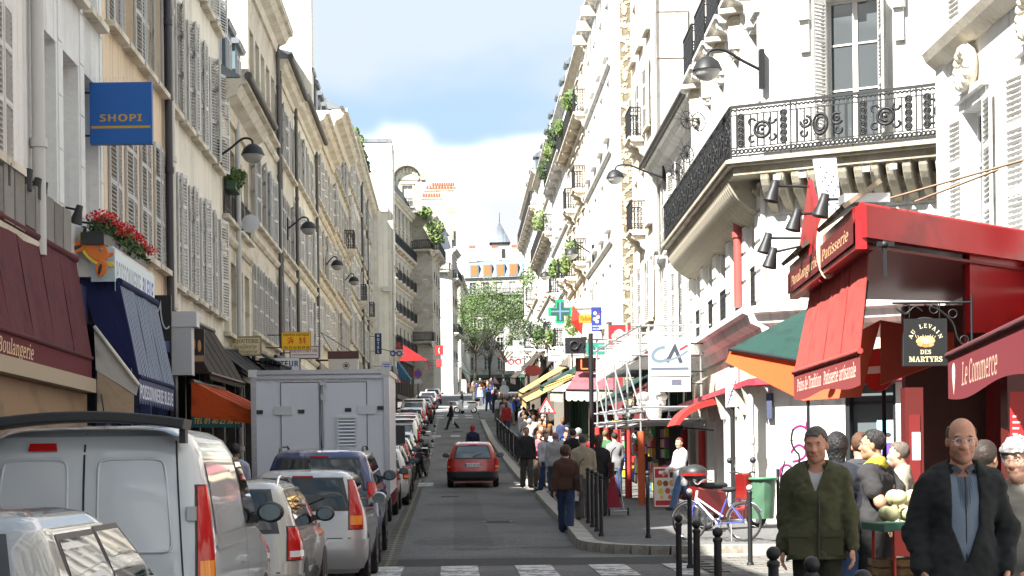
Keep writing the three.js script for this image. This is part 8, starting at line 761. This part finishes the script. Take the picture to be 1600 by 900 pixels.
{ // near figures
  const { g, G } = person('man with short grey hair in an olive green field jacket walking', on(1276, 742, 13.4, .03), -.28, { lv: 'near', H: 1.76, stride: .18, wide: 1.03, hem: .78, thick: .034, foldA: .03, vneck: .2, inner: [.50, .50, .50], top: [.07, .072, .034], topName: 'field_jacket', bottom: [.022, .024, .014], hair: 'short', hairC: [.07, .065, .06], skin: 1, turn: -.12, nod: .12, jaw: 1.15, armL: { f: .06, out: .17, el: .2 }, armR: { f: -.08, out: .16, el: .2 } });
  for (const s of [-1, 1]) { const p = mk('pocket', cached('pkt', () => { const q = new THREE.BoxGeometry(.15, .17, .03, 3, 3, 1); return strip(q); }), fab([.07, .072, .034]), g, s * .12, G.Y(.9), .128); mk('pocket_flap', cached('pkf', () => strip(new THREE.BoxGeometry(.16, .05, .04))), fab([.075, .078, .038]), p, 0, .075, .004); } mk('zip', tube([V(.02, G.Y(1.27), .138), V(.025, G.Y(1.15), .152), V(.02, G.Y(.95), .152), V(.02, G.Y(.8), .16)], .008, 14, 5), M.plastic, g);
  { const bm = person('balding man with round glasses in a dark jacket over a pale blue cardigan', on(1502, 742, 10.2, .03), -.1, { lv: 'near', H: 1.73, stride: .1, wide: 1.0, hem: .84, thick: .032, vneck: .55, foldA: .03, inner: [.20, .25, .33], top: [.016, .018, .02], bottom: [.03, .05, .12], hair: 'bald', hairC: [.10, .085, .07], browC: [.12, .1, .09], skin: 1, nod: .1, turn: -.05, glasses: 1, armL: { f: -.1, out: .3, el: .5, fo: -.1 }, armR: { f: -.1, out: .3, el: .5, fo: -.1 } }); const zz = [1.42, 1.34, 1.2, 1.05, .95].map((y, i) => bm.G.tp(.004, y, [.094, .112, .119, .121, .118][i])); mk('zip', tube(zz, .0045, 18, 5), M.plastic, bm.g); for (const s of [-1, 1]) { const c = mk('shirt_collar', cached('scol' + s, () => { const q = new THREE.BoxGeometry(.055, .03, .012); q.rotateZ(s * .6); return strip(q); }), fab([.10, .11, .14]), bm.g); c.position.copy(bm.G.tp(s * .036, 1.462, .068)); c.rotation.y = s * .5; for (let k = 1; k < 5; k++) mk('knit_rib', tube(zz.map((v, i) => v.clone().add(V(s * k * .013 * (i < 1 ? .6 : 1), 0, -.0012 * k * k - .002))), .0032, 14, 4), fab([.20, .25, .33]), bm.g); } }
  person('grey haired woman in a ribbed cream jumper beside the balding man', on(1592, 742, 10.5, .03), -.5, { lv: 'near', H: 1.60, stride: .1, hem: .84, thick: .035, top: [.38, .355, .31], topName: 'jumper', bottom: [.10, .10, .11], hair: 'curly', hairC: [.32, .32, .32], skin: 0, turn: -.2, glasses: 1, armL: { f: .1, out: .12, el: .9, fo: -.3 }, armR: { f: -.1, out: .1, el: .3, fo: 0 } });
  person('black haired person in a long navy coat and jeans seen from behind', on(1308, 742, 16, .03), 2.9, { lv: 'near', H: 1.76, stride: .2, hem: .7, thick: .034, top: [.014, .016, .028], topName: 'coat', bottom: [.035, .07, .17], hair: 'long', hairC: [.008, .007, .008], skin: 2 });
  person('man in a black and yellow sports shirt and black shorts with hands behind his back', on(1368, 742, 16, .03), -2.25, { lv: 'near', H: 1.78, stride: .08, wide: 1.06, hem: .9, thick: .024, sleeve: 0, top: [.035, .034, .036], topName: 'sports_shirt', yoke: [.42, .36, .03], bottom: [.014, .014, .015], shorts: 1, hair: 'short', hairC: [.012, .01, .01], skin: 2, turn: .35, glasses: 1, armL: { f: -.5, out: .1, el: .25, fo: -.45 }, armR: { f: -.5, out: .1, el: .25, fo: -.45 } });
  person('person with reddish hair in a dark grey jacket facing the bank', on(1345, 742, 17.2, .03), 2.8, { lv: 'mid', H: 1.78, stride: .1, hem: .82, thick: .032, top: [.05, .052, .06], bottom: [.03, .03, .035], hair: 'short', hairC: [.09, .04, .02], skin: 1 });
  person('person in a beige coat half hidden by the shop pillar', on(1408, 742, 18.2, .03), -1.9, { lv: 'mid', H: 1.7, stride: .1, hem: .75, thick: .032, top: [.42, .36, .28], topName: 'coat', bottom: [.1, .1, .1], hair: 'short', hairC: [.12, .1, .08], skin: 0 });
  person('shop worker in a white shirt bending at the bakery counter', on(1500, 742, 11.6, .03), 2.4, { lv: 'mid', H: 1.62, stride: .05, lean: .35, headFwd: .12, hem: .86, top: [.66, .67, .68], topName: 'shirt', bottom: [.05, .05, .06], hair: 'short', hairC: [.03, .02, .015], skin: 2 });
  person('woman with curly auburn hair in a brown jacket and blue jeans stepping off the kerb', on(885, 832, 34.6, .0), 3.0, { lv: 'mid', H: 1.68, stride: .28, hem: .86, thick: .035, top: [.075, .032, .02], bottom: [.018, .035, .085], hair: 'curly', hairC: [.07, .022, .012], bag: { side: -1, c: [.04, .02, .015], shoulder: 1 } });
  person('man in a tan jacket walking away along the bollards', on(912, 800, 36.5), 3.1, { lv: 'mid', H: 1.74, stride: .22, hem: .84, thick: .032, top: [.34, .28, .20], bottom: [.12, .11, .10], hair: 'short', hairC: [.05, .05, .05], bag: { side: 1, c: [.6, .6, .62] } });
  person('woman in a long black coat with a shoulder bag walking away', on(936, 795, 37.5), 3.1, { lv: 'mid', H: 1.70, stride: .2, hem: .62, thick: .032, top: [.018, .015, .018], topName: 'coat', bottom: [.015, .015, .018], hair: 'long', hairC: [.03, .012, .008], bag: { side: -1, c: [.05, .012, .015], shoulder: 1 } });
  person('woman with short red hair in a white work coat stepping past the price board', on(1064, 808, 40), -1.15, { lv: 'mid', H: 1.65, stride: .42, hem: .62, thick: .034, top: [.74, .74, .74], topName: 'work_coat', bottom: [.09, .16, .32], hair: 'short', hairC: [.13, .02, .012], turn: .5, skin: 0, armL: { f: .3, out: .12, el: .9 }, armR: { f: .2, out: .15, el: .7 } });
  person('man in a dark jacket and grey trousers walking down past the bollards', on(823, 735, 53), .1, { lv: 'mid', H: 1.8, stride: .15, hem: .84, thick: .035, top: [.022, .023, .026], bottom: [.10, .09, .075], hair: 'short', hairC: [.06, .04, .03], skin: 1 });
  person('woman in a pink top with folded arms beside the dark jacketed man', on(843, 728, 54), .2, { lv: 'mid', H: 1.66, stride: .12, hem: .88, top: [.50, .12, .16], topName: 'top', bottom: [.16, .13, .10], hair: 'long', hairC: [.12, .05, .02], armL: { f: .4, out: .2, el: 1.3, fo: -.6 }, armR: { f: .4, out: .2, el: 1.3, fo: -.6 } });
  person('person in a white and lilac top and jeans walking down', on(853, 732, 51), .3, { lv: 'mid', H: 1.68, stride: .2, hem: .86, top: [.52, .52, .58], topName: 'top', bottom: [.04, .08, .18], hair: 'short', hairC: [.08, .03, .015] });
  person('person in a pale grey hooded top seen from behind', on(868, 735, 47), 2.9, { lv: 'mid', H: 1.70, stride: .2, hem: .84, thick: .032, top: [.40, .40, .41], topName: 'hooded_top', bottom: [.06, .07, .09], hair: 'short', hairC: [.32, .13, .16], bag: { side: -1, c: [.1, .45, .2] } });
  person('dark haired man in a black jacket walking uphill in the crowd', on(896, 742, 48), 3.1, { lv: 'mid', H: 1.78, stride: .2, hem: .84, thick: .035, top: [.015, .015, .016], bottom: [.04, .04, .045], hair: 'short' });
  person('person in a navy coat and red hood crossing beyond the red car', on(739, 700, 67, .0), 3.0, { lv: 'mid', H: 1.68, stride: .15, hem: .8, thick: .032, top: [.015, .018, .05], topName: 'coat', bottom: [.02, .02, .03], hair: 'long', hairC: [.30, .01, .02] });
  person('woman in black carrying a white bag walking across the road', on(705, 672, 107, .0), -1.5, { lv: 'mid', H: 1.68, stride: .4, hem: .8, thick: .035, top: [.016, .016, .02], bottom: [.018, .02, .035], hair: 'short', bag: { side: 1, c: [.55, .55, .55] } });
  person('rider in dark clothes standing over the white scooter', V(.75, elev(138) + .0, -138.4), -1.5, { lv: 'far', H: 1.75, stride: .1, hem: .84, top: [.03, .03, .035], bottom: [.02, .02, .025], hair: 'short', hairC: [.3, .3, .3] });
  person('man in a pale lilac shirt walking on the shaded pavement by the lorry', on(368, 742, 30.5), 3.0, { lv: 'mid', H: 1.76, stride: .2, hem: .86, top: [.42, .43, .52], topName: 'shirt', bottom: [.05, .05, .06], hair: 'short', hairC: [.012, .01, .01], skin: 3 });
  // crowd further up
  const tops = [['black', [.02, .02, .022]], ['red', [.42, .03, .03]], ['pale blue', [.32, .42, .58]], ['navy', [.02, .03, .09]], ['white', [.66, .66, .65]], ['brown', [.12, .07, .04]], ['orange', [.5, .14, .03]], ['grey', [.26, .26, .27]], ['bright blue', [.02, .10, .5]], ['beige', [.42, .36, .27]], ['green', [.06, .16, .07]], ['yellow', [.55, .45, .08]]], bots = [['dark', [.025, .025, .03]], ['blue', [.04, .08, .18]], ['grey', [.12, .12, .12]], ['tan', [.26, .21, .14]]], hc = [[.02, .014, .01], [.06, .03, .015], [.14, .09, .04], [.25, .25, .25]], st = [.12, .22, .32];
  let k = 0; const add = (x, d, side, lift) => { const t = tops[[0, 3, 5, 7, 0, 2, 9, 3, 1, 7, 0, 5, 4, 10, 0, 8, 3, 6, 7, 0, 2, 5, 9][(k * 5 + 3) % 23]], b = bots[(k * 3 + 1) % 4], back = R() < .55; person('distant walker in a ' + t[0] + ' top and ' + b[0] + ' trousers on the ' + side, V(x + bend(d), elev(d) + lift, -d), (back ? Math.PI : 0) + rr(-.4, .4), { lv: 'far', H: rr(1.58, 1.82), stride: st[k % 3], hem: k % 4 ? .85 : .7, top: t[1], topName: 'top', bottom: b[1], hair: ['short', 'long', 'short', 'curly'][k % 4], hairC: hc[k % 4], skin: k % 7 === 3 ? 3 : k % 3, group: 'distant walkers on the ' + side }); k++; };
  for (let i = 0; i < 50; i++) { const d = 46 + i * 2.1 + rr(-1, 1); add(rr(2.75, 4.3), d, 'sunny pavement', .13); } for (let i = 0; i < 16; i++) add(rr(1.9, 4.6), 150 + i * 4.5, 'sunny pavement', .13); for (let i = 0; i < 14; i++) add(rr(-4.9, -3.8), 60 + i * 6.2, 'shaded pavement', .13); for (let i = 0; i < 14; i++) add(rr(-2.6, 5.5), 222 + rr(0, 20), 'little square', .05);
}
renderer.render(scene, camera);
